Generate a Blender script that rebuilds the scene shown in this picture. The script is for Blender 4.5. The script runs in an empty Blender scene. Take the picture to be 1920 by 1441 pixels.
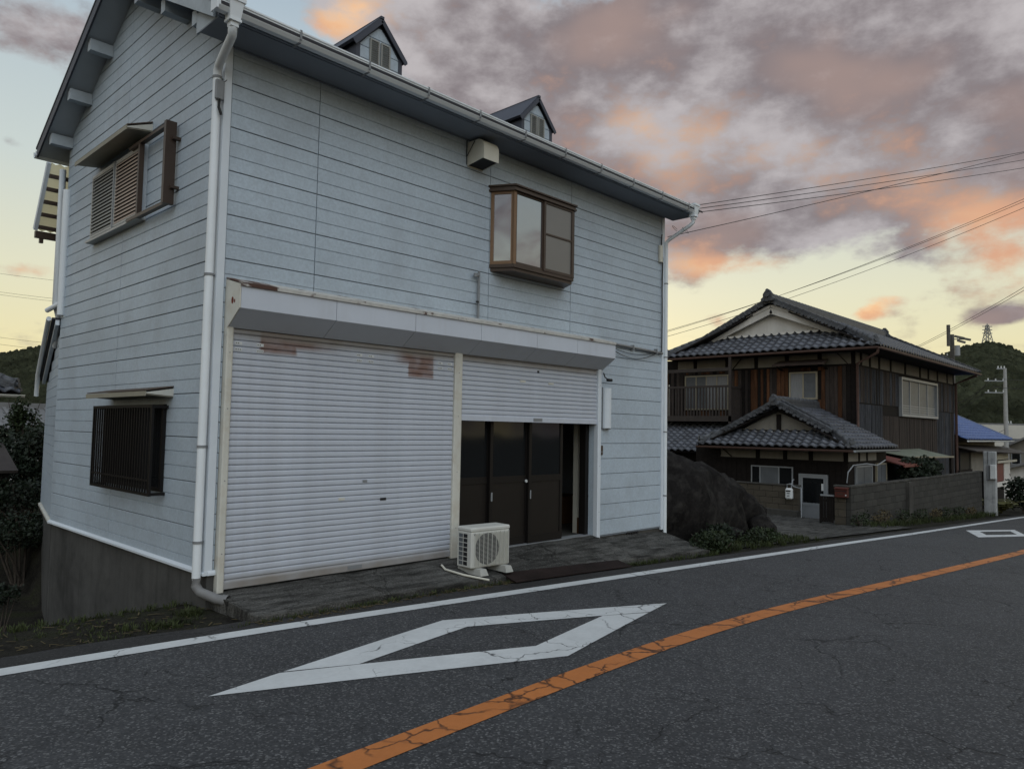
import bpy, bmesh, math, random
from mathutils import Matrix, Vector, noise
rnd = random.Random(7)
sc = bpy.context.scene
COL = sc.collection
# ------------------------------------------------------------------ camera
F = 1395.06
AX = Vector((0.69166369, 0.05548795, 0.72008501))
AY = Vector((-0.72199932, 0.02849345, 0.69130681))
AZ = Vector((0.01784149, -0.99805271, 0.05977015))
CP = Vector((-3.307, -7.0995, 1.6))
cam = bpy.data.objects.new('camera', bpy.data.cameras.new('camera'))
COL.objects.link(cam)
cam.matrix_world = Matrix(((AX[0], -AX[1], -AX[2], CP[0]), (AY[0], -AY[1], -AY[2], CP[1]),
                           (AZ[0], -AZ[1], -AZ[2], CP[2]), (0, 0, 0, 1)))
cam.data.sensor_width = 36
cam.data.lens = 36 * F / 1920
cam.data.clip_start = 0.05
cam.data.clip_end = 3000
sc.camera = cam
# ------------------------------------------------------------------ exposure
sc.view_settings.view_transform = 'Standard'
sc.view_settings.look = 'None'
sc.view_settings.exposure = 0.1
sc.view_settings.gamma = 1.0
sc.view_settings.use_curve_mapping = False
sc.cycles.max_bounces = 6
sc.cycles.diffuse_bounces = 3
sc.cycles.glossy_bounces = 3
sc.cycles.transmission_bounces = 4
sc.cycles.caustics_reflective = False
sc.cycles.caustics_refractive = False
# ------------------------------------------------------------------ sun: soft light of an overcast dusk sky
sun = bpy.data.objects.new('sun', bpy.data.lights.new('sun', 'SUN'))
COL.objects.link(sun)
sun.data.energy = 1.15
sun.data.angle = math.radians(75)
sun.data.color = (0.86, 0.94, 1.0)
sun.rotation_euler = Vector((0.42, 0.62, -0.78)).to_track_quat('-Z', 'Y').to_euler()
# ------------------------------------------------------------------ sky
W = bpy.data.worlds.new('World')
sc.world = W
W.use_nodes = True
wt = W.node_tree
wn, wl = wt.nodes, wt.links
wn.clear()


def wmath(op, a, b=None, c=None, clamp=False):
    n = wn.new('ShaderNodeMath'); n.operation = op; n.use_clamp = clamp
    for i, v in enumerate((a, b, c)):
        if v is None: continue
        if isinstance(v, (int, float)): n.inputs[i].default_value = v
        else: wl.new(v, n.inputs[i])
    return n.outputs[0]


def wmix(fac, a, b):
    n = wn.new('ShaderNodeMix'); n.data_type = 'RGBA'
    if isinstance(fac, (int, float)): n.inputs[0].default_value = fac
    else: wl.new(fac, n.inputs[0])
    for i, v in ((6, a), (7, b)):
        if isinstance(v, tuple): n.inputs[i].default_value = (*v, 1)
        else: wl.new(v, n.inputs[i])
    return n.outputs[2]


def wnoise(vec, scale, detail, rough, dist=0.0):
    n = wn.new('ShaderNodeTexNoise')
    n.inputs['Scale'].default_value = scale; n.inputs['Detail'].default_value = detail
    n.inputs['Roughness'].default_value = rough; n.inputs['Distortion'].default_value = dist
    wl.new(vec, n.inputs['Vector'])
    return n.outputs['Fac']


def wsmooth(v, lo, hi):
    n = wn.new('ShaderNodeMapRange'); n.interpolation_type = 'SMOOTHSTEP'
    n.inputs['From Min'].default_value = lo; n.inputs['From Max'].default_value = hi
    wl.new(v, n.inputs['Value'])
    return n.outputs['Result']


tc = wn.new('ShaderNodeTexCoord')
sep = wn.new('ShaderNodeSeparateXYZ'); wl.new(tc.outputs['Generated'], sep.inputs[0])
az = wmath('ARCTAN2', sep.outputs[0], sep.outputs[1])
el = wmath('ARCSINE', sep.outputs[2])
comb = wn.new('ShaderNodeCombineXYZ'); wl.new(az, comb.inputs[0]); wl.new(el, comb.inputs[1])
ae = comb.outputs[0]
# stretched sky coordinates for the turbulence of the clouds
cpl = wn.new('ShaderNodeVectorMath'); cpl.operation = 'MULTIPLY'; wl.new(ae, cpl.inputs[0]); cpl.inputs[1].default_value = (1.6, 2.7, 1.0)
n1 = wnoise(cpl.outputs[0], 3.1, 6, 0.6)
n2 = wnoise(cpl.outputs[0], 8.5, 5, 0.6)
n3 = wnoise(cpl.outputs[0], 2.4, 3, 0.5)


def pix_dir(px, py):
    v = ((px - 960), (py - 720.5), F)
    d = Vector((AX[0]*v[0]+AX[1]*v[1]+AX[2]*v[2], AY[0]*v[0]+AY[1]*v[1]+AY[2]*v[2],
                AZ[0]*v[0]+AZ[1]*v[1]+AZ[2]*v[2]))
    return d


def blobs(lst):
    """soft elliptical cloud masses given by azimuth, elevation, half-widths and weight"""
    acc = None
    for a0, e0, sa, se, w in lst:
        m = wn.new('ShaderNodeMapping'); wl.new(ae, m.inputs['Vector'])
        sa *= 1.75; se *= 1.75
        m.inputs['Location'].default_value = (-a0/sa, -e0/se, 0); m.inputs['Scale'].default_value = (1/sa, 1/se, 1)
        g = wn.new('ShaderNodeTexGradient'); g.gradient_type = 'SPHERICAL'; wl.new(m.outputs[0], g.inputs[0])
        acc = wmath('MULTIPLY_ADD', g.outputs['Fac'], w, 0.0 if acc is None else acc)
    return acc
COVER = [
    (0.937, 0.5, 0.236, 0.064, 0.75), (1.178, 0.438, 0.209, 0.087, 0.8), (1.381, 0.408, 0.146, 0.091, 0.8), (1.125, 0.264, 0.124, 0.039, 0.7),
    (1.25, 0.266, 0.089, 0.037, 0.6), (1.024, 0.236, 0.042, 0.041, 0.6), (1.291, 0.213, 0.034, 0.017, 0.45), (1.387, 0.203, 0.061, 0.047, 0.75),
    (1.352, 0.29, 0.08, 0.041, 0.55), (0.198, 0.425, 0.095, 0.031, 0.7), (0.564, 0.509, 0.077, 0.039, 0.6), (0.694, 0.486, 0.116, 0.065, 0.6),
    (0.828, 0.43, 0.11, 0.056, 0.45), (1.261, 0.155, 0.026, 0.01, 0.5), (1.284, 0.166, 0.029, 0.008, 0.5), (1.252, 0.146, 0.013, 0.008, 0.5),
    (1.075, 0.144, 0.016, 0.01, 0.45), (1.376, 0.133, 0.026, 0.01, 0.55), (1.404, 0.14, 0.02, 0.009, 0.6), (0.216, 0.168, 0.04, 0.013, 0.6),
    (0.197, 0.303, 0.015, 0.008, 0.55), (1.01, 0.349, 0.16, 0.058, 0.62), (0.959, 0.421, 0.157, 0.056, 0.5), (1.269, 0.349, 0.176, 0.041, 0.5),
    (1.112, 0.323, 0.132, 0.032, 0.45), (0.219, 0.316, 0.076, 0.067, -0.3), (0.483, 0.498, 0.033, 0.028, -0.35), (1.176, 0.179, 0.163, 0.02, -0.3),
    (1.341, 0.232, 0.022, 0.018, -0.25),
]
WARM = [
    (0.538, 0.483, 0.055, 0.029, 0.9), (0.592, 0.518, 0.042, 0.022, 0.6), (1.392, 0.203, 0.055, 0.053, 0.95), (1.352, 0.255, 0.069, 0.027, 0.7),
    (1.286, 0.299, 0.075, 0.024, 0.45), (1.045, 0.222, 0.075, 0.02, 0.8), (1.125, 0.211, 0.059, 0.012, 0.5), (1.261, 0.155, 0.035, 0.017, 0.8),
    (1.284, 0.166, 0.034, 0.01, 0.7), (1.252, 0.146, 0.018, 0.01, 0.9), (0.216, 0.168, 0.045, 0.015, 0.9), (1.075, 0.145, 0.027, 0.014, 0.8),
    (1.031, 0.283, 0.042, 0.033, 0.3), (0.938, 0.397, 0.115, 0.044, 0.3), (1.044, 0.347, 0.151, 0.051, 0.36), (1.298, 0.351, 0.114, 0.035, 0.25),
    (0.215, 0.382, 0.061, 0.016, 0.2), (1.401, 0.137, 0.03, 0.012, -0.5), (1.376, 0.13, 0.031, 0.01, -0.5),
]

cov = wmath('ADD', blobs(COVER), wmath('MULTIPLY', wmath('SUBTRACT', n1, 0.5), 2.0))
cov = wmath('ADD', cov, wmath('MULTIPLY', wmath('SUBTRACT', n2, 0.5), 0.75))
# the cloud deck goes on overhead and behind the viewer
deck = wmath('MAXIMUM', wsmooth(el, 0.5, 0.75), wsmooth(wmath('ABSOLUTE', wmath('SUBTRACT', az, 0.8)), 0.75, 1.1))
cov = wmath('ADD', cov, wmath('MULTIPLY', deck, 0.33))
mask = wsmooth(cov, 0.12, 0.58)
warm = wmath('ADD', blobs(WARM), wmath('MULTIPLY', wmath('SUBTRACT', n2, 0.5), 1.7))
warm = wsmooth(warm, 0.15, 1.05)
thick = wsmooth(wmath('ADD', wmath('MULTIPLY', n2, 0.55), wmath('MULTIPLY', n3, 0.75)), 0.45, 0.75)
grey = wmix(thick, (0.47, 0.44, 0.45), (0.215, 0.188, 0.20))
pale = wsmooth(n3, 0.5, 0.68)
grey = wmix(wmath('MULTIPLY', pale, 0.38), grey, (0.50, 0.335, 0.275))
glow = wmix(thick, (1.0, 0.60, 0.30), (0.66, 0.37, 0.24))
cloud = wmix(warm, grey, glow)
sky = wn.new('ShaderNodeTexSky'); sky.sky_type = 'NISHITA'; sky.sun_disc = False
sky.sun_elevation = math.radians(7); sky.sun_rotation = math.radians(46)
sky.dust_density = 0.4; sky.air_density = 1.0; sky.ozone_density = 1.0
ramp = wn.new('ShaderNodeValToRGB')
wl.new(wmath('MULTIPLY', el, 1.6), ramp.inputs[0])
cr = ramp.color_ramp
cr.elements[0].position = 0.0; cr.elements[0].color = (0.84, 0.67, 0.33, 1)
cr.elements[1].position = 1.0; cr.elements[1].color = (0.30, 0.40, 0.50, 1)
for p, c in ((0.14, (0.83, 0.73, 0.42, 1)), (0.28, (0.78, 0.75, 0.54, 1)), (0.48, (0.62, 0.68, 0.64, 1)), (0.75, (0.47, 0.56, 0.62, 1))):
    e_ = cr.elements.new(p); e_.color = c
bg0 = wn.new('ShaderNodeBackground'); bg0.inputs[1].default_value = 0.1; wl.new(sky.outputs[0], bg0.inputs[0])
bg1 = wn.new('ShaderNodeBackground'); wl.new(ramp.outputs[0], bg1.inputs[0])
bg2 = wn.new('ShaderNodeBackground'); wl.new(cloud, bg2.inputs[0])
m0 = wn.new('ShaderNodeMixShader'); m0.inputs[0].default_value = 0.82
wl.new(bg0.outputs[0], m0.inputs[1]); wl.new(bg1.outputs[0], m0.inputs[2])
m1 = wn.new('ShaderNodeMixShader'); wl.new(mask, m1.inputs[0])
wl.new(m0.outputs[0], m1.inputs[1]); wl.new(bg2.outputs[0], m1.inputs[2])
wo = wn.new('ShaderNodeOutputWorld'); wl.new(m1.outputs[0], wo.inputs[0])
W.cycles.sampling_method = 'MANUAL'
W.cycles.sample_map_resolution = 256

# ------------------------------------------------------------------ measuring helpers (real planes in the place)
def on(px, py, axis, val):
    d = pix_dir(px, py)
    return CP + d * ((val - CP[axis]) / d[axis])
def FR(px, py, y=0.0): return on(px, py, 1, y)      # point on a plane parallel to the shop front
def SD(px, py, x=0.0): return on(px, py, 0, x)      # point on a plane parallel to the gable wall
def GZ(px, py, z=0.0): return on(px, py, 2, z)
def DP(px, py, depth):                              # point at a distance along the viewing axis
    return CP + pix_dir(px, py) * (depth / F)

def zr(x):                                          # road profile: level past the gable, then about 5 % downhill
    return -0.1 - 0.048 * 2.0 * math.log1p(math.exp(min(60.0, (x - 2.5) / 2.0)))

def RP(px, py):                                     # point of the road surface
    d = pix_dir(px, py); t = 0.0005
    for _ in range(60):
        p = CP + d * t
        t += (p.z - zr(p.x)) / (-d.z) * 0.7
    return CP + d * t

# ------------------------------------------------------------------ materials
MATS = {}
def mat(name, col, rough=0.65, var=0.12, vscale=3.0, bump=0.0, bscale=60.0, metal=0.0, spec=0.35, dirt=0.0,
        dirtcol=(0.10, 0.095, 0.085), dscale=1.2, streak=0.0, rand=0.0, rust=0.0, stretch=(1, 1, 1), fine=0.0, fscale=180):
    """painted / weathered surface: base colour, soft blotches, vertical run-off streaks, specks and a fine bump"""
    m = bpy.data.materials.new(name); m.use_nodes = True
    t = m.node_tree; n, l = t.nodes, t.links
    b = n['Principled BSDF']
    b.inputs['Roughness'].default_value = rough; b.inputs['Metallic'].default_value = metal
    b.inputs['Specular IOR Level'].default_value = spec
    tcd = n.new('ShaderNodeTexCoord'); mp = n.new('ShaderNodeMapping')
    mp.inputs['Scale'].default_value = stretch
    l.new(tcd.outputs['Object'], mp.inputs[0])
    vec = mp.outputs[0]
    def noi(scale, det=5, ro=0.6, v=None):
        x = n.new('ShaderNodeTexNoise'); x.inputs['Scale'].default_value = scale
        x.inputs['Detail'].default_value = det; x.inputs['Roughness'].default_value = ro
        l.new(v or vec, x.inputs['Vector']); return x.outputs['Fac']
    def mr(v, a, b_, c, d):
        x = n.new('ShaderNodeMapRange'); x.inputs[1].default_value = a; x.inputs[2].default_value = b_
        x.inputs[3].default_value = c; x.inputs[4].default_value = d; l.new(v, x.inputs[0]); return x.outputs[0]
    def mix(fac, a, b_, mode='MIX'):
        x = n.new('ShaderNodeMix'); x.data_type = 'RGBA'; x.blend_type = mode
        if isinstance(fac, float): x.inputs[0].default_value = fac
        else: l.new(fac, x.inputs[0])
        for i, v in ((6, a), (7, b_)):
            if isinstance(v, tuple): x.inputs[i].default_value = (*v, 1)
            else: l.new(v, x.inputs[i])
        return x.outputs[2]
    lo = tuple(max(0, c * (1 - var)) for c in col); hi = tuple(min(1, c * (1 + var)) for c in col)
    c = mix(mr(noi(vscale), 0.3, 0.7, 0, 1), lo, hi)
    if fine:
        c = mix(mr(noi(fscale, 2), 0.35, 0.65, 0, fine), c, tuple(x * 0.35 for x in col))
    if dirt:
        c = mix(mr(noi(dscale, 6, 0.65), 0.48, 0.75, 0, dirt), c, dirtcol)
    if streak:
        mp2 = n.new('ShaderNodeMapping'); mp2.inputs['Scale'].default_value = (7, 7, 0.35)
        l.new(tcd.outputs['Object'], mp2.inputs[0])
        c = mix(mr(noi(1.6, 5, 0.6, mp2.outputs[0]), 0.5, 0.78, 0, streak), c, dirtcol)
    if rust:
        c = mix(mr(noi(7, 6, 0.7), 0.60, 0.68, 0, rust), c, (0.13, 0.045, 0.02))
    if rand:
        oi = n.new('ShaderNodeObjectInfo')
        c = mix(mr(oi.outputs['Random'], 0, 1, 0, rand), c, tuple(x * 0.3 for x in col))
    l.new(c, b.inputs['Base Color'])
    if bump:
        bp = n.new('ShaderNodeBump'); bp.inputs['Strength'].default_value = bump; bp.inputs['Distance'].default_value = 0.01
        l.new(noi(bscale, 4), bp.inputs['Height']); l.new(bp.outputs[0], b.inputs['Normal'])
    MATS[name] = m
    return m

def hexc(r, g, b):
    f = lambda v: (v/255/12.92) if v <= 10 else ((v/255+0.055)/1.055)**2.4
    return (f(r), f(g), f(b))

mat('siding', (0.468, 0.545, 0.618), 0.5, 0.08, 0.8, 0.12, 70, dirt=0.5, dscale=1.3, dirtcol=(0.30, 0.33, 0.365), streak=0.13, fine=0.2, fscale=40)
mat('joint', (0.20, 0.225, 0.26), 0.8)
mat('white_metal', (0.66, 0.71, 0.76), 0.4, 0.04, 2, dirt=0.1, dirtcol=(0.35, 0.36, 0.36))
mat('shutter', (0.50, 0.535, 0.60), 0.42, 0.05, 2.5, 0.05, 40, dirt=0.2, dscale=3, dirtcol=(0.33, 0.33, 0.34), streak=0.15)
def patchy(m, patches, col, amount, nscale=6.0, thr=False):
    t = MATS[m].node_tree; n, l = t.nodes, t.links; b = n['Principled BSDF']; prev = b.inputs['Base Color'].links[0].from_socket
    g = n.new('ShaderNodeNewGeometry'); sp = n.new('ShaderNodeSeparateXYZ'); l.new(g.outputs['Position'], sp.inputs[0])
    nz = n.new('ShaderNodeTexNoise'); nz.inputs['Scale'].default_value = nscale; nz.inputs['Detail'].default_value = 5; l.new(g.outputs['Position'], nz.inputs['Vector'])
    def mth(op, a, c):
        x = n.new('ShaderNodeMath'); x.operation = op
        for i, v in enumerate((a, c)):
            if isinstance(v, (int, float)): x.inputs[i].default_value = v
            else: l.new(v, x.inputs[i])
        return x.outputs[0]
    def edge(v, lo, hi, soft):
        def st(a, c):
            x = n.new('ShaderNodeMapRange'); x.interpolation_type = 'SMOOTHSTEP'; x.inputs[1].default_value = a; x.inputs[2].default_value = c; l.new(v, x.inputs[0]); return x.outputs[0]
        return mth('MULTIPLY', st(lo-soft, lo+soft), mth('SUBTRACT', 1.0, st(hi-soft, hi+soft)))
    acc = None
    for (x0, x1, z0, z1, sx, sz) in patches:
        e = mth('MULTIPLY', edge(sp.outputs[0], x0, x1, sx), edge(sp.outputs[2], z0, z1, sz)); acc = e if acc is None else mth('MAXIMUM', acc, e)
    fac = mth('MULTIPLY', acc, mth('MULTIPLY_ADD', nz.outputs['Fac'], 1.2))
    if thr:
        q = n.new('ShaderNodeMapRange'); q.inputs[1].default_value = 0.74; q.inputs[2].default_value = 0.84; l.new(mth('ADD', mth('MULTIPLY', acc, 0.36), nz.outputs['Fac']), q.inputs[0]); fac = q.outputs[0]
    fac = mth('MULTIPLY', fac, amount)
    x = n.new('ShaderNodeMix'); x.data_type = 'RGBA'; l.new(fac, x.inputs[0]); l.new(prev, x.inputs[6]); x.inputs[7].default_value = (*col, 1); l.new(x.outputs[2], b.inputs['Base Color'])
patchy('shutter', [(0.34, 0.75, 2.33, 2.60, 0.02, 0.03), (0.5, 1.1, 2.40, 2.60, 0.3, 0.04), (2.24, 2.63, 2.20, 2.60, 0.015, 0.03), (2.1, 2.6, 2.36, 2.60, 0.12, 0.05)], (0.20, 0.105, 0.075), 0.72)
patchy('shutter', [(0.0, 6.0, 2.46, 2.62, 0.1, 0.05), (0.0, 3.0, -0.1, 0.10, 0.2, 0.06)], (0.25, 0.23, 0.21), 0.8, 3.0)
mat('canopy', (0.56, 0.60, 0.67), 0.5, 0.04, 2, dirt=0.12, dirtcol=(0.35, 0.34, 0.32), streak=0.12)
mat('canopy_under', (0.50, 0.53, 0.58), 0.5, 0.05, 2, dirt=0.30, dscale=2, dirtcol=(0.3, 0.29, 0.28))
mat('canopy_rust', (0.50, 0.49, 0.46), 0.7, 0.15, 8, 0.2, 60)
patchy_later = True
mat('cream_metal', (0.60, 0.59, 0.53), 0.5, 0.06, 3, dirt=0.35, dscale=5, dirtcol=(0.36, 0.26, 0.15))
mat('cream_wood', (0.62, 0.60, 0.52), 0.6, 0.06, 3)
mat('soffit_shaded', (0.22, 0.245, 0.28), 0.7, 0.08, 1.5)  # darker than the gable underside: the front eave's shade is put into the colour
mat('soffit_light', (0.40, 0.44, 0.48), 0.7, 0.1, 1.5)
mat('eave_wood', (0.42, 0.47, 0.51), 0.65, 0.12, 4, 0.1, 40, dirt=0.4, dscale=3, dirtcol=(0.2, 0.22, 0.24))
mat('slate', (0.035, 0.036, 0.044), 0.55, 0.25, 5, 0.2, 80, rand=0.4)
mat('dark_trim', (0.06, 0.065, 0.085), 0.5, 0.1, 4)
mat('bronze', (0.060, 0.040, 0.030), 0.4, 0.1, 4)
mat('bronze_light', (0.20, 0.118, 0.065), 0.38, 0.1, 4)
mat('dark_frame', (0.010, 0.0085, 0.008), 0.45, 0.1, 4, spec=0.25)
mat('door_panel', (0.013, 0.0105, 0.009), 0.5, 0.12, 3, 0.05, 50, spec=0.25)
mat('louvre_grey', (0.30, 0.30, 0.28), 0.55, 0.08, 3)
mat('louvre_brown', (0.42, 0.335, 0.28), 0.55, 0.08, 3)
mat('awning_metal', (0.30, 0.28, 0.22), 0.6, 0.1, 3, dirt=0.3)
mat('awning_top', (0.09, 0.065, 0.05), 0.6, 0.15, 3)
mat('pvc', (0.76, 0.80, 0.83), 0.4, 0.04, 2, dirt=0.08, dirtcol=(0.4, 0.41, 0.4))
mat('grey_pipe', (0.20, 0.20, 0.20), 0.5, 0.15, 6)
mat('concrete_wall', (0.078, 0.077, 0.073), 0.9, 0.25, 1.6, 0.3, 50, dirt=0.97, dscale=0.75, dirtcol=(0.012, 0.012, 0.011), streak=0.4, fine=0.12)  # shade low on the house is put into the base colour; blotches are stains
mat('black', (0.012, 0.012, 0.013), 0.6)
mat('rubber', (0.02, 0.02, 0.02), 0.7)
mat('interior', (0.05, 0.045, 0.04), 0.9)
mat('step_wood', (0.13, 0.065, 0.03), 0.6, 0.2, 6)
mat('ac_white', (0.56, 0.56, 0.52), 0.5, 0.05, 3, dirt=0.25, dscale=4, dirtcol=(0.25, 0.24, 0.2))
mat('ac_fin', (0.10, 0.11, 0.12), 0.5)
mat('foot', (0.42, 0.42, 0.39), 0.8, 0.1, 6, dirt=0.3)
mat('tile', (0.085, 0.092, 0.112), 0.40, 0.3, 9, 0.15, 60, spec=0.5, rand=0.75)
mat('tile_cap', (0.085, 0.09, 0.10), 0.5, 0.4, 7, 0.25, 40, dirt=0.4, dscale=6, dirtcol=(0.19, 0.19, 0.19), rand=0.5)
mat('blue_tile', (0.075, 0.13, 0.32), 0.4, 0.2, 6, 0.1, 50, rand=0.25)
mat('plaster', (0.24, 0.225, 0.195), 0.9, 0.1, 2, 0.1, 60, dirt=0.4, dirtcol=(0.13, 0.12, 0.1), streak=0.3)
mat('white_plaster', (0.66, 0.64, 0.60), 0.9, 0.08, 2, 0.1, 60, dirt=0.25, dirtcol=(0.35, 0.33, 0.29), streak=0.25)
mat('plank', (0.045, 0.034, 0.029), 0.85, 0.45, 4, 0.4, 40, stretch=(3, 3, 0.5), rand=0.6, streak=0.5, dirtcol=(0.014, 0.013, 0.012))
mat('plank_red', (0.120, 0.055, 0.028), 0.85, 0.5, 3, 0.4, 40, spec=0.15, stretch=(3, 3, 0.5), rand=0.85, streak=0.9, dirtcol=(0.016, 0.013, 0.012))
mat('plank_grey', (0.062, 0.066, 0.076), 0.85, 0.5, 4, 0.4, 40, spec=0.15, stretch=(3, 3, 0.5), rand=0.7, streak=0.9, dirtcol=(0.018, 0.018, 0.019))
mat('timber', (0.0125, 0.010, 0.009), 0.75, 0.3, 6, 0.2, 50, spec=0.15)
mat('rail_wood', (0.042, 0.034, 0.030), 0.7, 0.2, 6, 0.2, 50)
mat('copper_pipe', (0.115, 0.070, 0.058), 0.5, 0.15, 4)
mat('alu', (0.30, 0.27, 0.20), 0.4, 0.06, 3)
mat('alu_grey', (0.27, 0.285, 0.30), 0.4, 0.06, 3)
mat('curtain', (0.24, 0.245, 0.25), 0.9, 0.15, 9, stretch=(6, 6, 0.3))
mat('frosted', (0.125, 0.135, 0.145), 0.4, 0.2, 2, spec=0.15)
mat('block', (0.060, 0.058, 0.052), 0.95, 0.3, 3, 0.4, 40, dirt=0.7, dscale=1.7, dirtcol=(0.018, 0.019, 0.016), rand=0.5, fine=0.25, fscale=50)
mat('block_beige', (0.088, 0.075, 0.056), 0.95, 0.18, 3, 0.4, 40, dirt=0.6, dscale=2.2, dirtcol=(0.03, 0.027, 0.024), rand=0.3)
mat('mortar', (0.028, 0.027, 0.025), 0.95, 0.2, 6, 0.3, 50)
mat('mailbox', (0.085, 0.022, 0.016), 0.5, 0.15, 6, dirt=0.2)
mat('plate_white', (0.66, 0.68, 0.68), 0.5, 0.05, 3, dirt=0.2)
mat('concrete', (0.145, 0.142, 0.135), 0.95, 0.4, 1.3, 0.6, 60, dirt=0.9, dscale=2.2, dirtcol=(0.03, 0.029, 0.027), fine=0.5, fscale=70, stretch=(0.5, 2.4, 1))
mat('old_concrete', (0.070, 0.067, 0.060), 0.95, 0.35, 1.6, 0.5, 50, dirt=0.85, dscale=1.8, dirtcol=(0.017, 0.016, 0.014), fine=0.35, fscale=80)
mat('pole_concrete', (0.36, 0.36, 0.35), 0.9, 0.12, 2, dirt=0.2)
mat('far_pole', (0.10, 0.095, 0.085), 0.8, 0.2, 2)
mat('wire', (0.035, 0.033, 0.033), 0.6)
mat('steel', (0.22, 0.23, 0.24), 0.5, 0.1, 5)
mat('ramp_plate', (0.024, 0.0165, 0.015), 0.85, 0.4, 3, 0.4, 60, spec=0.1, dirt=0.4, dirtcol=(0.016, 0.015, 0.014))
mat('rock', (0.017, 0.0155, 0.015), 0.95, 0.5, 2.5, 1.0, 6, spec=0.1, dirt=0.45, dscale=5.5, dirtcol=(0.07, 0.066, 0.06), fine=0.4, fscale=25)
mat('leaf', (0.021, 0.033, 0.012), 0.6, 0.6, 2.0, spec=0.3)
mat('leaf_dark', (0.013, 0.021, 0.011), 0.6, 0.5, 2.0, spec=0.3)
mat('leaf_yellow', (0.085, 0.082, 0.022), 0.6, 0.4, 2.0, spec=0.3)
mat('leaf_dry', (0.085, 0.068, 0.036), 0.8, 0.4, 4.0, spec=0.2)
mat('grass', (0.038, 0.048, 0.017), 0.7, 0.6, 4.0, spec=0.2)
mat('bark', (0.06, 0.048, 0.038), 0.9, 0.3, 6, 0.4, 30)
mat('forest', (0.055, 0.060, 0.036), 0.95, 0.6, 0.03, 1.0, 0.9, spec=0.02, dirt=0.6, dscale=0.12, dirtcol=(0.014, 0.018, 0.010), fine=0.55, fscale=0.5)
MATS['forest'].node_tree.nodes['Bump'].inputs['Distance'].default_value = 1.2
mat('far_wall', (0.50, 0.48, 0.43), 0.9, 0.1, 0.5)
mat('far_roof', (0.17, 0.17, 0.17), 0.8, 0.15, 2)
mat('polycarb', (0.62, 0.60, 0.46), 0.4, 0.08, 3)
for nm_, tr_ in (('polycarb', 0.55),):
    MATS[nm_].node_tree.nodes['Principled BSDF'].inputs['Transmission Weight'].default_value = tr_
    MATS[nm_].node_tree.nodes['Principled BSDF'].inputs['Roughness'].default_value = 0.6

def glassmat(name, col, rough=0.03, metal=0.85):
    m = mat(name, col, rough, 0.03, 1.5, 0.0, metal=metal, spec=0.6)
    t = m.node_tree; b = t.nodes['Principled BSDF']
    nz = t.nodes.new('ShaderNodeTexNoise'); nz.inputs['Scale'].default_value = 1.3; nz.inputs['Detail'].default_value = 1
    tcd = t.nodes.new('ShaderNodeTexCoord'); t.links.new(tcd.outputs['Object'], nz.inputs['Vector'])
    bp = t.nodes.new('ShaderNodeBump'); bp.inputs['Strength'].default_value = 0.25; bp.inputs['Distance'].default_value = 0.02
    t.links.new(nz.outputs['Fac'], bp.inputs['Height']); t.links.new(bp.outputs[0], b.inputs['Normal'])
    return m
glassmat('glass_sky', (0.36, 0.37, 0.40))
glassmat('glass_screen', (0.20, 0.195, 0.19), 0.35, 0.5)
glassmat('glass_dark', (0.030, 0.033, 0.036), 0.06, 0.6)
glassmat('glass_house', (0.25, 0.26, 0.27), 0.08, 0.7)

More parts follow.
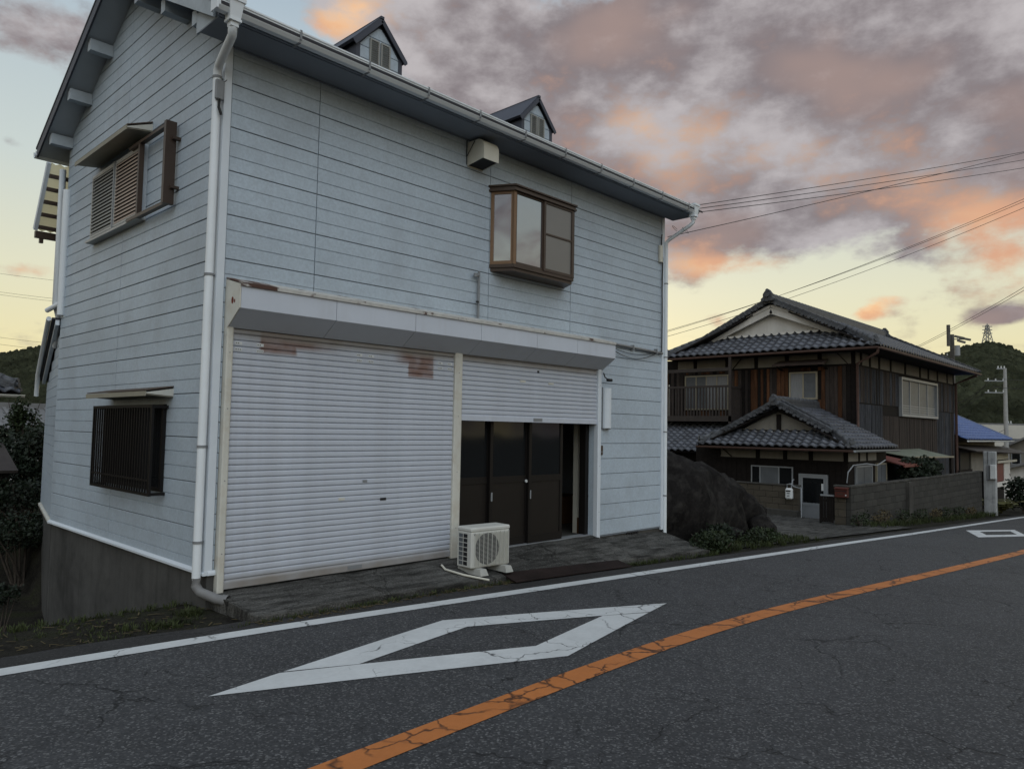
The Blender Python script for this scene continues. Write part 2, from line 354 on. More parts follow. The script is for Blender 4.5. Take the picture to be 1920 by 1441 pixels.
# ------------------------------------------------------------------ mesh building
class MB:
    def __init__(s): s.v = []; s.f = []; s.sm = []
    def add(s, vs, fs, smooth=False):
        o = len(s.v); s.v += [tuple(v) for v in vs]
        for f in fs: s.f.append(tuple(i + o for i in f)); s.sm.append(smooth)
        return s
    def box(s, x0, x1, y0, y1, z0, z1):
        return s.hexa([(x0,y0,z0),(x1,y0,z0),(x1,y1,z0),(x0,y1,z0),(x0,y0,z1),(x1,y0,z1),(x1,y1,z1),(x0,y1,z1)])
    def hexa(s, p):
        return s.add(p, [(0,3,2,1),(4,5,6,7),(0,1,5,4),(1,2,6,5),(2,3,7,6),(3,0,4,7)])
    def bbox(s, x0, x1, y0, y1, z0, z1, b=0.006):
        """box with chamfered edges"""
        bm = bmesh.new(); bmesh.ops.create_cube(bm, size=1)
        for v in bm.verts: v.co = Vector(((x0+x1)/2+v.co.x*(x1-x0), (y0+y1)/2+v.co.y*(y1-y0), (z0+z1)/2+v.co.z*(z1-z0)))
        bmesh.ops.bevel(bm, geom=bm.edges[:], offset=b, segments=1, affect='EDGES', profile=0.5)
        bm.verts.index_update()
        s.add([v.co[:] for v in bm.verts], [[v.index for v in f.verts] for f in bm.faces]); bm.free(); return s
    def quad(s, a, b, c, d): return s.add([a, b, c, d], [(0,1,2,3)])
    def poly(s, pts): return s.add(pts, [tuple(range(len(pts)))])
    def prism(s, pts, a, b, axis):
        """polygon pts (2D) extruded along axis from a to b; axis x -> pts are (y,z), y -> (x,z), z -> (x,y)"""
        def P(p, t): return {'x': (t,p[0],p[1]), 'y': (p[0],t,p[1]), 'z': (p[0],p[1],t)}[axis]
        n = len(pts)
        vs = [P(p, a) for p in pts] + [P(p, b) for p in pts]
        fs = [tuple(range(n)), tuple(range(2*n-1, n-1, -1))]
        fs += [(i, i+n, (i+1) % n + n, (i+1) % n) for i in range(n)]
        return s.add(vs, fs)
    def slab(s, a, b, c, d, t):
        """quad a,b,c,d thickened by t along its normal (towards -normal)"""
        a, b, c, d = map(Vector, (a, b, c, d)); n = (b-a).cross(d-a).normalized() * t
        return s.hexa([a-n, b-n, c-n, d-n, a, b, c, d])
    def bar(s, p, q, w, h, up=(0, 0, 1)):
        p, q = Vector(p), Vector(q); d = (q-p).normalized(); u = Vector(up)
        r = d.cross(u)
        if r.length < 1e-4: r = d.cross(Vector((1, 0, 0)))
        r.normalize(); u = r.cross(d); r *= w/2; u = u*h/2
        return s.hexa([p-r-u, q-r-u, q+r-u, p+r-u, p-r+u, q-r+u, q+r+u, p+r+u])
    def tube(s, path, r, n=10, caps=True, rs=None):
        path = [Vector(p) for p in path]; o = len(s.v); prev = None
        for i, p in enumerate(path):
            d = (path[min(i+1, len(path)-1)] - path[max(i-1, 0)]).normalized()
            a = d.cross(Vector((0, 0, 1)))
            if a.length < 1e-3: a = d.cross(Vector((1, 0, 0))) if prev is None else prev
            a.normalize()
            if prev is not None and a.dot(prev) < 0: a = -a
            prev = a; b = d.cross(a).normalized(); rr = rs[i] if rs else r
            for k in range(n):
                t = 2*math.pi*k/n; s.v.append(tuple(p + (a*math.cos(t) + b*math.sin(t))*rr))
        for i in range(len(path)-1):
            for k in range(n):
                s.f.append((o+i*n+k, o+(i+1)*n+k, o+(i+1)*n+(k+1) % n, o+i*n+(k+1) % n)); s.sm.append(True)
        if caps:
            e = o+(len(path)-1)*n
            for base, rev in ((o, False), (e, True)):
                c0 = len(s.v); s.v += [s.v[base+k] for k in range(n)]
                s.f.append(tuple(c0+k for k in (range(n-1, -1, -1) if rev else range(n)))); s.sm.append(False)
        return s
    def mesh(s, name, off=(0, 0, 0)):
        me = bpy.data.meshes.new(name)
        me.from_pydata([(v[0]-off[0], v[1]-off[1], v[2]-off[2]) for v in s.v], [], s.f)
        me.polygons.foreach_set('use_smooth', s.sm); me.update()
        return me
    def build(s, name, m, parent=None, **kw):
        o = bpy.data.objects.new(name, s.mesh(name, origin(parent)))
        o.data.materials.append(MATS[m]); COL.objects.link(o)
        if parent is not None: o.parent = parent
        tag(o, **kw); return o

def origin(p):
    v = Vector((0, 0, 0))
    while p is not None: v += p.location; p = p.parent
    return v
def tag(o, label=None, cat=None, group=None, kind=None):
    if label: o['label'] = label
    if cat: o['category'] = cat
    if group: o['group'] = group
    if kind: o['kind'] = kind
    return o
def thing(name, label, cat, loc=(0, 0, 0), group=None):
    o = bpy.data.objects.new(name, None); COL.objects.link(o); o.location = loc; o.empty_display_size = 0.2
    return tag(o, label, cat, group)
def sub(name, parent, loc=None):
    """an empty part that groups sub-parts"""
    o = bpy.data.objects.new(name, None); COL.objects.link(o); o.parent = parent
    if loc is not None: o.location = Vector(loc) - origin(parent)
    return o
def copy_mesh(me, name, m, parent, M4):
    """one more piece that shares mesh data; M4 in world space"""
    o = bpy.data.objects.new(name, me); COL.objects.link(o); o.parent = parent
    o.matrix_local = Matrix.Translation(-origin(parent)) @ M4
    return o
def one(name, m, parent, *a): return MB().box(*a).build(name, m, parent)
def outer_inner(s, x0, x1, z0, z1, w, y0, y1):
    """rectangular frame in an xz plane"""
    s.box(x0, x0+w, y0, y1, z0, z1); s.box(x1-w, x1, y0, y1, z0, z1)
    s.box(x0+w, x1-w, y0, y1, z0, z0+w); s.box(x0+w, x1-w, y0, y1, z1-w, z1); return s
def frame_yz(s, y0, y1, z0, z1, w, x0, x1):
    s.box(x0, x1, y0, y0+w, z0, z1); s.box(x0, x1, y1-w, y1, z0, z1)
    s.box(x0, x1, y0+w, y1-w, z0, z0+w); s.box(x0, x1, y0+w, y1-w, z1-w, z1); return s

# ================================================================== ground, road, markings
def asphaltmat(name, base, speck, crackw=1.0, paint=None, wear=0.0, patch=0.3, ckb=0.0):
    m = bpy.data.materials.new(name); m.use_nodes = True; MATS[name] = m
    t = m.node_tree; n, l = t.nodes, t.links; b = n['Principled BSDF']
    g = n.new('ShaderNodeNewGeometry'); pos = g.outputs['Position']
    def noi(scale, det=4, ro=0.6, v=pos):
        x = n.new('ShaderNodeTexNoise'); x.inputs['Scale'].default_value = scale
        x.inputs['Detail'].default_value = det; x.inputs['Roughness'].default_value = ro; l.new(v, x.inputs['Vector']); return x
    def mr(v, a, b_, c, d):
        x = n.new('ShaderNodeMapRange'); x.inputs[1].default_value = a; x.inputs[2].default_value = b_
        x.inputs[3].default_value = c; x.inputs[4].default_value = d; l.new(v, x.inputs[0]); return x.outputs[0]
    def mix(fac, a, b_):
        x = n.new('ShaderNodeMix'); x.data_type = 'RGBA'
        if isinstance(fac, float): x.inputs[0].default_value = fac
        else: l.new(fac, x.inputs[0])
        for i, v in ((6, a), (7, b_)):
            if isinstance(v, tuple): x.inputs[i].default_value = (*v, 1)
            else: l.new(v, x.inputs[i])
        return x.outputs[2]
    def mul(a, b_):
        x = n.new('ShaderNodeMath'); x.operation = 'MULTIPLY'; l.new(a, x.inputs[0])
        if isinstance(b_, float): x.inputs[1].default_value = b_
        else: l.new(b_, x.inputs[1])
        return x.outputs[0]
    big = noi(0.55, 5); mid = noi(4.0, 5)
    c = mix(mr(big.outputs['Fac'], 0.35, 0.65, 0, 1), tuple(x*(1-patch) for x in base), tuple(x*(1+patch) for x in base))
    c = mix(mr(mid.outputs['Fac'], 0.4, 0.7, 0, 0.35), c, tuple(x*0.55 for x in base))
    vo = n.new('ShaderNodeTexVoronoi'); vo.inputs['Scale'].default_value = 85; l.new(pos, vo.inputs['Vector'])
    sx = n.new('ShaderNodeSeparateColor'); l.new(vo.outputs['Color'], sx.inputs[0])
    c = mix(mr(sx.outputs[0], 0.72, 1.0, 0, 0.9), c, speck)
    c = mix(mr(sx.outputs[1], 0.6, 1.0, 0, 0.6), c, tuple(x*0.3 for x in base))
    # cracks: warped cell borders that fade in and out
    warp = n.new('ShaderNodeVectorMath'); warp.operation = 'MULTIPLY_ADD'
    wz = noi(2.2, 4); l.new(wz.outputs['Color'], warp.inputs[0]); warp.inputs[1].default_value = (0.55, 0.55, 0.0); l.new(pos, warp.inputs[2])
    def crack(scale, w, lo, hi, ns):
        v = n.new('ShaderNodeTexVoronoi'); v.feature = 'DISTANCE_TO_EDGE'; v.inputs['Scale'].default_value = scale
        l.new(warp.outputs[0], v.inputs['Vector'])
        cm = mr(v.outputs['Distance'], 0.0, w, 1, 0)
        return mul(cm, mr(noi(ns, 3).outputs['Fac'], lo, hi, 0, 1))
    ck = n.new('ShaderNodeMath'); ck.operation = 'MAXIMUM'
    l.new(crack(0.9, 0.012*crackw, 0.46-ckb, 0.56-ckb, 0.8), ck.inputs[0]); l.new(crack(3.2, 0.028*crackw, 0.52-ckb, 0.62-ckb, 1.1), ck.inputs[1])
    if paint:
        pc = mix(mr(noi(3.0, 5).outputs['Fac'], 0.35, 0.7, 0, 1), tuple(x*0.86 for x in paint), paint)
        pc = mix(mr(noi(26.0, 3).outputs['Fac'], 0.35, 0.65, 0, 0.18), pc, tuple(x*0.6 for x in paint))
        worn = mr(noi(9.0, 6, 0.72).outputs['Fac'], 0.70 - wear, 0.73 - wear, 0, 1)
        c = mix(worn, pc, c)
    c = mix(mul(ck.outputs[0], 0.92), c, tuple(x*0.18 for x in base))
    l.new(c, b.inputs['Base Color'])
    b.inputs['Roughness'].default_value = 0.78 if not paint else 0.6
    b.inputs['Specular IOR Level'].default_value = 0.3
    hb = n.new('ShaderNodeMath'); hb.operation = 'MULTIPLY_ADD'
    l.new(sx.outputs[2], hb.inputs[0]); hb.inputs[1].default_value = 0.5 if not paint else 0.12
    l.new(mr(ck.outputs[0], 0, 1, 1, 0), hb.inputs[2])
    bp = n.new('ShaderNodeBump'); bp.inputs['Strength'].default_value = 0.6; bp.inputs['Distance'].default_value = 0.006
    l.new(hb.outputs[0], bp.inputs['Height']); l.new(bp.outputs[0], b.inputs['Normal'])
    return m
asphaltmat('asphalt', (0.052, 0.053, 0.056), (0.17, 0.17, 0.17), 1.0, patch=0.16)
asphaltmat('shoulder_asphalt', (0.030, 0.029, 0.029), (0.06, 0.058, 0.055), 0.8, patch=0.25)
asphaltmat('paint_white', (0.055, 0.056, 0.058), (0.12, 0.12, 0.12), 0.8, paint=(0.64, 0.66, 0.66), wear=0.0)
asphaltmat('paint_orange', (0.055, 0.056, 0.058), (0.12, 0.12, 0.12), 2.0, paint=(0.53, 0.185, 0.05), wear=0.04, ckb=0.09)

def earthmat(name, c1, c2, c3):
    m = bpy.data.materials.new(name); m.use_nodes = True; MATS[name] = m
    t = m.node_tree; n, l = t.nodes, t.links; b = n['Principled BSDF']
    g = n.new('ShaderNodeNewGeometry'); pos = g.outputs['Position']
    def noi(scale, det=6):
        x = n.new('ShaderNodeTexNoise'); x.inputs['Scale'].default_value = scale; x.inputs['Detail'].default_value = det
        x.inputs['Roughness'].default_value = 0.65; l.new(pos, x.inputs['Vector']); return x.outputs['Fac']
    r = n.new('ShaderNodeValToRGB'); l.new(noi(1.7), r.inputs[0])
    r.color_ramp.elements[0].position = 0.35; r.color_ramp.elements[0].color = (*c1, 1)
    r.color_ramp.elements[1].position = 0.68; r.color_ramp.elements[1].color = (*c3, 1)
    e = r.color_ramp.elements.new(0.5); e.color = (*c2, 1)
    x = n.new('ShaderNodeMix'); x.data_type = 'RGBA'; x.blend_type = 'MULTIPLY'; x.inputs[0].default_value = 0.7
    l.new(r.outputs[0], x.inputs[6])
    r2 = n.new('ShaderNodeValToRGB'); l.new(noi(38, 3), r2.inputs[0])
    r2.color_ramp.elements[0].position = 0.35; r2.color_ramp.elements[0].color = (0.35, 0.35, 0.35, 1)
    r2.color_ramp.elements[1].position = 0.65; r2.color_ramp.elements[1].color = (1.3, 1.3, 1.3, 1)
    l.new(r2.outputs[0], x.inputs[7]); l.new(x.outputs[2], b.inputs['Base Color'])
    b.inputs['Roughness'].default_value = 0.95; b.inputs['Specular IOR Level'].default_value = 0.1
    bp = n.new('ShaderNodeBump'); bp.inputs['Strength'].default_value = 0.8; bp.inputs['Distance'].default_value = 0.02
    l.new(noi(24, 5), bp.inputs['Height']); l.new(bp.outputs[0], b.inputs['Normal'])
earthmat('earth', (0.012, 0.011, 0.009), (0.026, 0.024, 0.019), (0.028, 0.030, 0.016))

def sstep(a, b, x):
    t = max(0.0, min(1.0, (x-a)/(b-a))); return t*t*(3-2*t)
def zrc(x): return zr(min(x, 62.0))
def gz(x, y):
    """height of the natural ground"""
    z = zrc(x) - 0.03
    if y > -1.0:
        left = 1 - sstep(0.1, 0.4, x)
        z -= left * (0.02 * sstep(-1.0, -0.2, y) + 1.12 * sstep(0.25, 2.6, y) - 0.55 * sstep(6.2, 8.6, y) + 0.9 * sstep(11, 18, y))
        z -= (1 - left) * 0.02
        z -= 2.5 * sstep(14, 60, y)
        z += 0.05 * (noise.noise(Vector((x*0.7, y*0.7, 3.0)))) * sstep(-0.9, 0.2, y) * (1 if x < -0.3 or x > 8.5 else 0)
    return z

def axis(segs):
    out = []
    for a, b, st in segs:
        k = max(1, round((b-a)/st)); out += [a+(b-a)*i/k for i in range(k)]
    return out + [segs[-1][1]]
gxs = axis([(-300, -60, 40), (-60, -12, 6), (-12, -4, 0.8), (-4, 0, 0.2), (0, 0.4, 0.1), (0.4, 9, 0.8), (9, 24, 0.6), (24, 62, 3), (62, 700, 60)])
gys = axis([(-300, -40, 40), (-40, -1.6, 6), (-1.6, 4, 0.2), (4, 16, 0.8), (16, 60, 4), (60, 700, 60)])
s = MB(); nx = len(gxs)
for y in gys:
    for x in gxs: s.v.append((x, y, gz(x, y)))
for j in range(len(gys)-1):
    for i in range(nx-1): s.f.append((j*nx+i, j*nx+i+1, (j+1)*nx+i+1, (j+1)*nx+i)); s.sm.append(True)
ground = s.build('ground', 'earth', kind='structure')

def strip(name, m, xs, ya, yb, dz, parent=None, nyy=4, **kw):
    """sheet that follows the road profile; ya/yb may vary with x"""
    s = MB(); k = nyy + 1
    for x in xs:
        a = ya(x) if callable(ya) else ya; b = yb(x) if callable(yb) else yb
        for j in range(k): s.v.append((x, a+(b-a)*j/nyy, zrc(x)+dz))
    for i in range(len(xs)-1):
        for j in range(nyy): s.f.append((i*k+j, (i+1)*k+j, (i+1)*k+j+1, i*k+j+1)); s.sm.append(True)
    return s.build(name, m, parent, **kw)
RX = axis([(-60, -6, 3), (-6, 24, 0.25), (24, 62, 2), (62, 140, 20)])
WL = [RP(*p) for p in [(0, 1259), (375, 1199), (712, 1148), (960, 1112), (1180, 1079), (1400, 1046), (1560, 1022), (1700, 1002), (1912, 970)]]
OL = [RP(*p) for p in [(650, 1436), (800, 1375), (1000, 1296), (1250, 1205), (1389, 1160), (1600, 1110), (1750, 1075), (1910, 1037)]]
def interp(P, x):
    if x <= P[0].x: return P[0].y + (x-P[0].x)*(P[1].y-P[0].y)/(P[1].x-P[0].x)*0.6
    for a, b in zip(P, P[1:]):
        if x <= b.x: return a.y + (b.y-a.y)*(x-a.x)/(b.x-a.x)
    return P[-1].y
def smooth_y(P, x): return sum(interp(P, x+d) for d in (-1.5, -0.75, 0, 0.75, 1.5))/5
road = strip('road', 'asphalt', RX, -9.4, lambda x: smooth_y(WL, x)+0.10, 0.0, kind='structure')
shoulder = strip('road_shoulder', 'shoulder_asphalt', RX, lambda x: smooth_y(WL, x)+0.10, lambda x: smooth_y(WL, x)+0.42+0.05*noise.noise(Vector((x*1.3, 0, 0)))+0.03*noise.noise(Vector((x*5.1, 2, 0))), -0.006, kind='structure')
strip('edge_line', 'paint_white', RX, lambda x: smooth_y(WL, x)-0.09, lambda x: smooth_y(WL, x)+0.085, 0.005, road, 1)
strip('centre_line', 'paint_orange', RX, lambda x: smooth_y(OL, x)-0.10, lambda x: smooth_y(OL, x)+0.10, 0.005, road, 1)
def ring(outer, inner):
    """hollow diamond of four thermoplastic strips that butt with a narrow joint"""
    N_, L_, F_, R_ = [RP(*p) for p in outer]; iN, iL, iF, iR = [RP(*p) for p in inner]
    def flat(v): return Vector((v.x, v.y))
    N_, L_, F_, R_, iN, iL, iF, iR = map(flat, (N_, L_, F_, R_, iN, iL, iF, iR))
    def meet(a, b, c_, d_):
        r_, s_ = b-a, d_-c_; t_ = ((c_-a).x*s_.y-(c_-a).y*s_.x)/(r_.x*s_.y-r_.y*s_.x); return a+r_*t_
    Xn, Xf = meet(iR, iN, N_, L_), meet(iL, iF, R_, F_)
    gapn = (L_-N_).normalized()*0.035; gapf = (R_-F_).normalized()*0.035
    for pts in ([N_, R_, iR, iN, Xn], [Xn+gapn, iN+gapn*0.4, iL, L_], [L_, iL, iF, Xf, F_], [Xf+gapf, iF+gapf*0.4, iR, R_]):
        bm = bmesh.new(); bm.faces.new([bm.verts.new((q.x, q.y, 0)) for q in pts])
        xa, xb = min(q.x for q in pts), max(q.x for q in pts); k = max(2, int((xb-xa)/0.3))
        for m_ in range(1, k): bmesh.ops.bisect_plane(bm, geom=bm.verts[:]+bm.edges[:]+bm.faces[:], plane_co=(xa+(xb-xa)*m_/k, 0, 0), plane_no=(1, 0, 0))
        bm.normal_update(); bm.verts.index_update(); s = MB()
        s.add([(v.co.x, v.co.y, zrc(v.co.x)+0.005) for v in bm.verts], [[v.index for v in (f.verts if f.normal.z > 0 else reversed(f.verts))] for f in bm.faces]); bm.free()
        s.build('diamond_marking', 'paint_white', road)
ring([(390, 1306), (830, 1163), (1250, 1131), (1065, 1230)], [(671, 1246), (876, 1175), (1131, 1154), (1005, 1211)])
ring([(1835, 1007), (1811, 994), (1902, 993), (1927, 1005)], [(1850, 1002.9), (1837, 996.6), (1894, 995.6), (1907, 1001.8)])

def apronmat():
    m = asphaltmat('apron', (0.085, 0.083, 0.077), (0.17, 0.167, 0.158), 0.9, patch=0.45, ckb=-0.04)
    t = m.node_tree; n, l = t.nodes, t.links; b = n['Principled BSDF']; prev = b.inputs['Base Color'].links[0].from_socket
    g = n.new('ShaderNodeNewGeometry'); mp = n.new('ShaderNodeMapping'); mp.inputs['Scale'].default_value = (0.7, 3.5, 1); l.new(g.outputs['Position'], mp.inputs[0])
    nz = n.new('ShaderNodeTexNoise'); nz.inputs['Scale'].default_value = 2.6; nz.inputs['Detail'].default_value = 7; nz.inputs['Roughness'].default_value = 0.68; l.new(mp.outputs[0], nz.inputs['Vector'])
    r = n.new('ShaderNodeMapRange'); r.inputs[1].default_value = 0.42; r.inputs[2].default_value = 0.66; l.new(nz.outputs['Fac'], r.inputs[0])
    x = n.new('ShaderNodeMix'); x.data_type = 'RGBA'; x.inputs[7].default_value = (0.014, 0.0135, 0.012, 1)
    k = n.new('ShaderNodeMath'); k.operation = 'MULTIPLY'; k.inputs[1].default_value = 0.9; l.new(r.outputs[0], k.inputs[0]); l.new(k.outputs[0], x.inputs[0])
    l.new(prev, x.inputs[6]); l.new(x.outputs[2], b.inputs['Base Color']); b.inputs['Roughness'].default_value = 0.9; b.inputs['Specular IOR Level'].default_value = 0.1
apronmat()
# concrete apron of the shop front: slabs with open joints, sloping to the road
ap = bpy.data.objects.new('shop_apron', None); COL.objects.link(ap); tag(ap, kind='structure')
def az_(x, y):
    e = zrc(x) + 0.035
    t = max(0, min(1, -y/0.9)); return (-0.012 if x < 5.975 else -0.06-0.05*(x-6)/1.9) * (1-t) + e * t
for i, (a, b) in enumerate([(-0.05, 1.4), (1.41, 2.93), (2.94, 4.45), (4.46, 5.97), (5.98, 7.9)]):
    s = MB(); N = 22; Mx = 8
    for ii in range(N+1):
        x = a+(b-a)*ii/N
        for j in range(Mx+1):
            y = 0.02-(0.92+0.05*noise.noise(Vector((x*2, 5, i)))+0.03*noise.noise(Vector((x*9, 5, i))))*j/Mx
            s.v.append((x, y, az_(x, y)+0.010*noise.noise(Vector((x*3, y*3, 0)))))
    k = Mx+1
    for ii in range(N):
        for j in range(Mx): s.f.append((ii*k+j, ii*k+j+1, (ii+1)*k+j+1, (ii+1)*k+j)); s.sm.append(True)
    base = len(s.v)
    edge = [ii*k+Mx for ii in range(N+1)]
    for e in edge: v = s.v[e]; s.v.append((v[0], v[1]-0.01, v[2]-0.16))
    for q in range(N): s.f.append((edge[q], base+q, base+q+1, edge[q+1])); s.sm.append(False)
    for idx in (0, N):
        row = [idx*k+j for j in range(k)]; b0 = len(s.v)
        for e in row: v = s.v[e]; s.v.append((v[0], v[1], v[2]-0.16))
        for q in range(k-1): s.f.append((row[q], b0+q, b0+q+1, row[q+1])); s.sm.append(False)
    s.build('concrete_slab', 'apron' , ap)
# driveway in front of the wooden house
s = MB(); xs = axis([(7.95, 19.6, 0.6)]); ys = axis([(-0.72, 5.2, 0.5)])
for x in xs:
    for y in ys: s.v.append((x, y, max(gz(x, y), zrc(x)-0.05)+0.028+0.012*noise.noise(Vector((x*.5, y*.8, 0)))))
k = len(ys)
for i in range(len(xs)-1):
    for j in range(k-1): s.f.append((i*k+j, (i+1)*k+j, (i+1)*k+j+1, i*k+j+1)); s.sm.append(True)
s.build('driveway', 'apron', kind='structure')

# ================================================================== the white shop house
X0, X1, Y1 = -0.10, 7.87, 5.08
house = thing('shop_house', 'two-storey pale blue-grey sided shop house with roller shutters and two dormers', 'house', (3.9, 2.5, -0.1))
RY, RZ, RS = 2.6, 7.0, 0.535
def ru(y): return RZ - RS*abs(y-RY)               # underside of the roof

def lap_panel(name, parent, ends, zlist, axis='x', face=0.0, out=-1, m='siding', d1=0.014, d0=0.003, g=0.008):
    """siding panel: one lap per interval of zlist, a groove above each; ends(z) -> (a, b) along the wall"""
    prof = []
    for i, (za, zb) in enumerate(zip(zlist, zlist[1:])):
        last = i == len(zlist)-2
        za2 = za + (0.0045 if i == 0 else 0)
        prof += [(d1-0.003, za2), (d1, za2+0.004), (d1-0.001, zb-g)]
        prof += [(d1-0.0075, zb-g+0.003), (d1-0.0075, zb)] if not last else [(d1-0.004, zb-0.004), (d0, zb-0.003)]
    s = MB(); n = len(prof)
    for k in (0, 1):
        for d, z in prof:
            t = ends(z)[k]
            s.v.append((t, face+out*d, z) if axis == 'x' else (face+out*d, t, z))
    for i in range(n-1):
        s.f.append((i, n+i, n+i+1, i+1) if axis == 'x' else (i, i+1, n+i+1, n+i)); s.sm.append(False)
    # end returns to the wall
    for k in (0, 1):
        o = k*n
        b0 = len(s.v); q = s.v[o]; r = s.v[o+n-1]
        s.v += [(q[0], face, q[2]), (r[0], face, r[2])] if axis == 'x' else [(face, q[1], q[2]), (face, r[1], r[2])]
        s.f.append(tuple([b0] + [o+i for i in range(n)] + [b0+1]) if k == 0 else tuple([b0+1] + [o+i for i in range(n-1, -1, -1)] + [b0])); s.sm.append(False)
    return s.build(name, m, parent)

# --- front wall
fw = MB()
fw.box(X0+0.02, X1-0.02, 0.0, 0.10, 2.58, 5.6)
fw.box(X0+0.02, 2.97, 0.0, 0.10, -0.12, 2.58)
fw.box(5.98, X1-0.02, 0.0, 0.10, -0.05, 2.58)
front_wall = fw.build('wall', 'joint', house)
ZS = [5.425, 5.00, 4.5575, 4.115, 3.6725, 3.23, 2.7875, 2.35]
SEAM = [X0+0.05, 0.95, 3.585, 5.31, X1-0.045]
GAP = 0.005
for (za, zb) in zip(ZS[1:], ZS):
    for a, b in zip(SEAM, SEAM[1:]):
        zl = [zb-0.1475*k for k in range(3, -1, -1)]
        if zb > 5.1: zl = [5.00, 5.15, 5.295, 5.425]
        if zb < 3.3: continue
        if za < 3.3 and a < 6: zl = zl
        lap_panel('siding_panel', front_wall, lambda z, a=a, b=b: (a+GAP, b-GAP), zl)
# row hidden partly by the shutter box
for a, b in zip(SEAM, SEAM[1:]):
    lap_panel('siding_panel', front_wall, lambda z, a=a, b=b: (a+GAP, b-GAP), [2.94, 3.08, 3.23])
lap_panel('siding_panel', front_wall, lambda z: (6.05, X1-0.05), [2.7875, 2.94])
lap_panel('siding_panel', front_wall, lambda z: (6.05, X1-0.05), [2.35, 2.495, 2.64, 2.7875])
z = 2.35
while z > -0.02:
    lap_panel('siding_panel', front_wall, lambda z: (6.05, X1-0.05), [z-0.238, z]); z -= 0.238
z = 2.94
while z > 0.2:
    lap_panel('siding_panel', front_wall, lambda z: (X0+0.055, -0.03), [z-0.1475, z]); z -= 0.1475

# --- gable wall (left side)
sw = MB()
sw.prism([(0.02, 0.17), (Y1-0.02, 0.17), (Y1-0.02, ru(Y1)+0.04), (RY, RZ+0.04), (0.02, ru(0)+0.04)], X0, X0+0.12, 'x')
side_wall = sw.build('wall', 'joint', house)
def gable_ends(a, b):
    def f(z):
        lo, hi = a, b
        if z > ru(0.0): lo = max(lo, RY-(RZ-z)/RS-0.02)
        if z > ru(Y1): hi = min(hi, RY+(RZ-z)/RS+0.02)
        return (lo, max(hi, lo+0.001))
    return f
zz = 2.7875 - 0.4425*6
rows = []
while zz < 6.95:
    rows.append(zz); zz += 0.4425
for za in rows:
    for a, b in ((0.045, 2.68), (2.68, Y1-0.01)):
        zl = [za+0.1475*k for k in range(4)]
        zl = [z for z in zl if z > 0.1]
        if zl[0] > 0.2 and len(zl) == 3: pass
        if za < 0.15: zl = [0.19] + [z for z in zl if z > 0.25]
        if za > 6.3: zl = [z for z in zl if z < 6.95]
        if len(zl) < 2: continue
        mid = (zl[0]+zl[-1])/2
        e = gable_ends(a+GAP, b-GAP)
        if e(zl[0])[1]-e(zl[0])[0] < 0.05: continue
        lap_panel('siding_panel', side_wall, e, zl, 'y', X0, -1)
# remaining walls
bw = MB(); bw.box(X1-0.12, X1-0.03, 0.10, Y1-0.12, -0.12, 5.6); bw.box(X0+0.12, X1-0.03, Y1-0.12, Y1, -0.12, 5.5)
bw.prism([(0.0, 5.55), (Y1, 5.42), (Y1, ru(Y1)+0.02), (RY, RZ+0.02), (0.0, ru(0)+0.02)], X1-0.10, X1-0.04, 'x')
bw.build('wall', 'siding', house)
# --- corner trims, base trim
def L(s, x, y, sx, sy, w, t, z0, z1):
    s.box(min(x, x+sx*w), max(x, x+sx*w), min(y, y-sy*t), max(y, y-sy*t), z0, z1)
s = MB(); s.box(X0-0.03, X0+0.045, -0.028, -0.002, 0.17, 5.40); s.box(X0-0.03, X0-0.002, -0.002, 0.045, 0.17, 5.40)
s.build('corner_trim', 'white_metal', house)
s = MB(); s.box(X1-0.05, X1+0.025, -0.028, -0.001, -0.08, 5.40); s.build('corner_trim', 'white_metal', house)
s = MB(); s.prism([(X0-0.045, 0.150), (X0, 0.150), (X0, 0.195), (X0-0.012, 0.195), (X0-0.045, 0.172)], -0.03, Y1, 'y')
s.prism([(-0.04, 0.150), (0.0, 0.150), (0.0, 0.195), (-0.03, 0.195), (-0.04, 0.172)], X0, -0.02, 'x')
s.build('base_trim', 'white_metal', house)
# --- foundation
s = MB(); s.box(X0+0.005, -0.012, -0.006, Y1-0.01, -1.7, 0.152)
s.build('foundation', 'concrete_wall', house)
s = MB(); s.box(6.03, 7.86, 0.012, 0.09, -0.5, 0.0); s.build('foundation', 'old_concrete', house)
one('foundation', 'old_concrete', house, -0.01, X1-0.04, 0.11, Y1-0.02, -1.0, -0.14)
s = MB()
for k in range(5): s.box(6.85+k*0.07, 6.90+k*0.07, -0.004, 0.01, -0.10, -0.045)
s.build('foundation_vent', 'black', house)
# --- lean-to at the back with its slanted wall
lean = sub('lean_to', house, (0.2, 6.4, 0))
A = Vector((X0+0.004, 5.05, 0)); Bp = Vector((0.47, 7.85, 0)); dv = (Bp-A); nrm = Vector((-dv.y, dv.x, 0)).normalized()
def LP(t, z, out=0.0): p = A + dv*t + nrm*out; return (p.x, p.y, z)
ltop = lambda t: 3.02-0.74*t
s = MB(); s.hexa([LP(0, 0.17, -0.1), LP(1, 0.17, -0.1), LP(1, 0.17), LP(0, 0.17), LP(0, ltop(0), -0.1), LP(1, ltop(1), -0.1), LP(1, ltop(1)), LP(0, ltop(0))])
s.build('wall', 'joint', lean)
z = 0.2
while z < 3.0:
    zt = z+0.1425
    t1 = min(1.0, (3.0-zt)/0.74)
    if t1 > 0.03:
        s = MB(); s.hexa([LP(0.006, z), LP(t1, z), LP(t1, z, 0.013), LP(0.006, z, 0.013), LP(0.006, zt), LP(t1, zt), LP(t1, zt, 0.012), LP(0.006, zt, 0.012)])
        s.build('siding_board', 'siding', lean)
    z += 0.1475
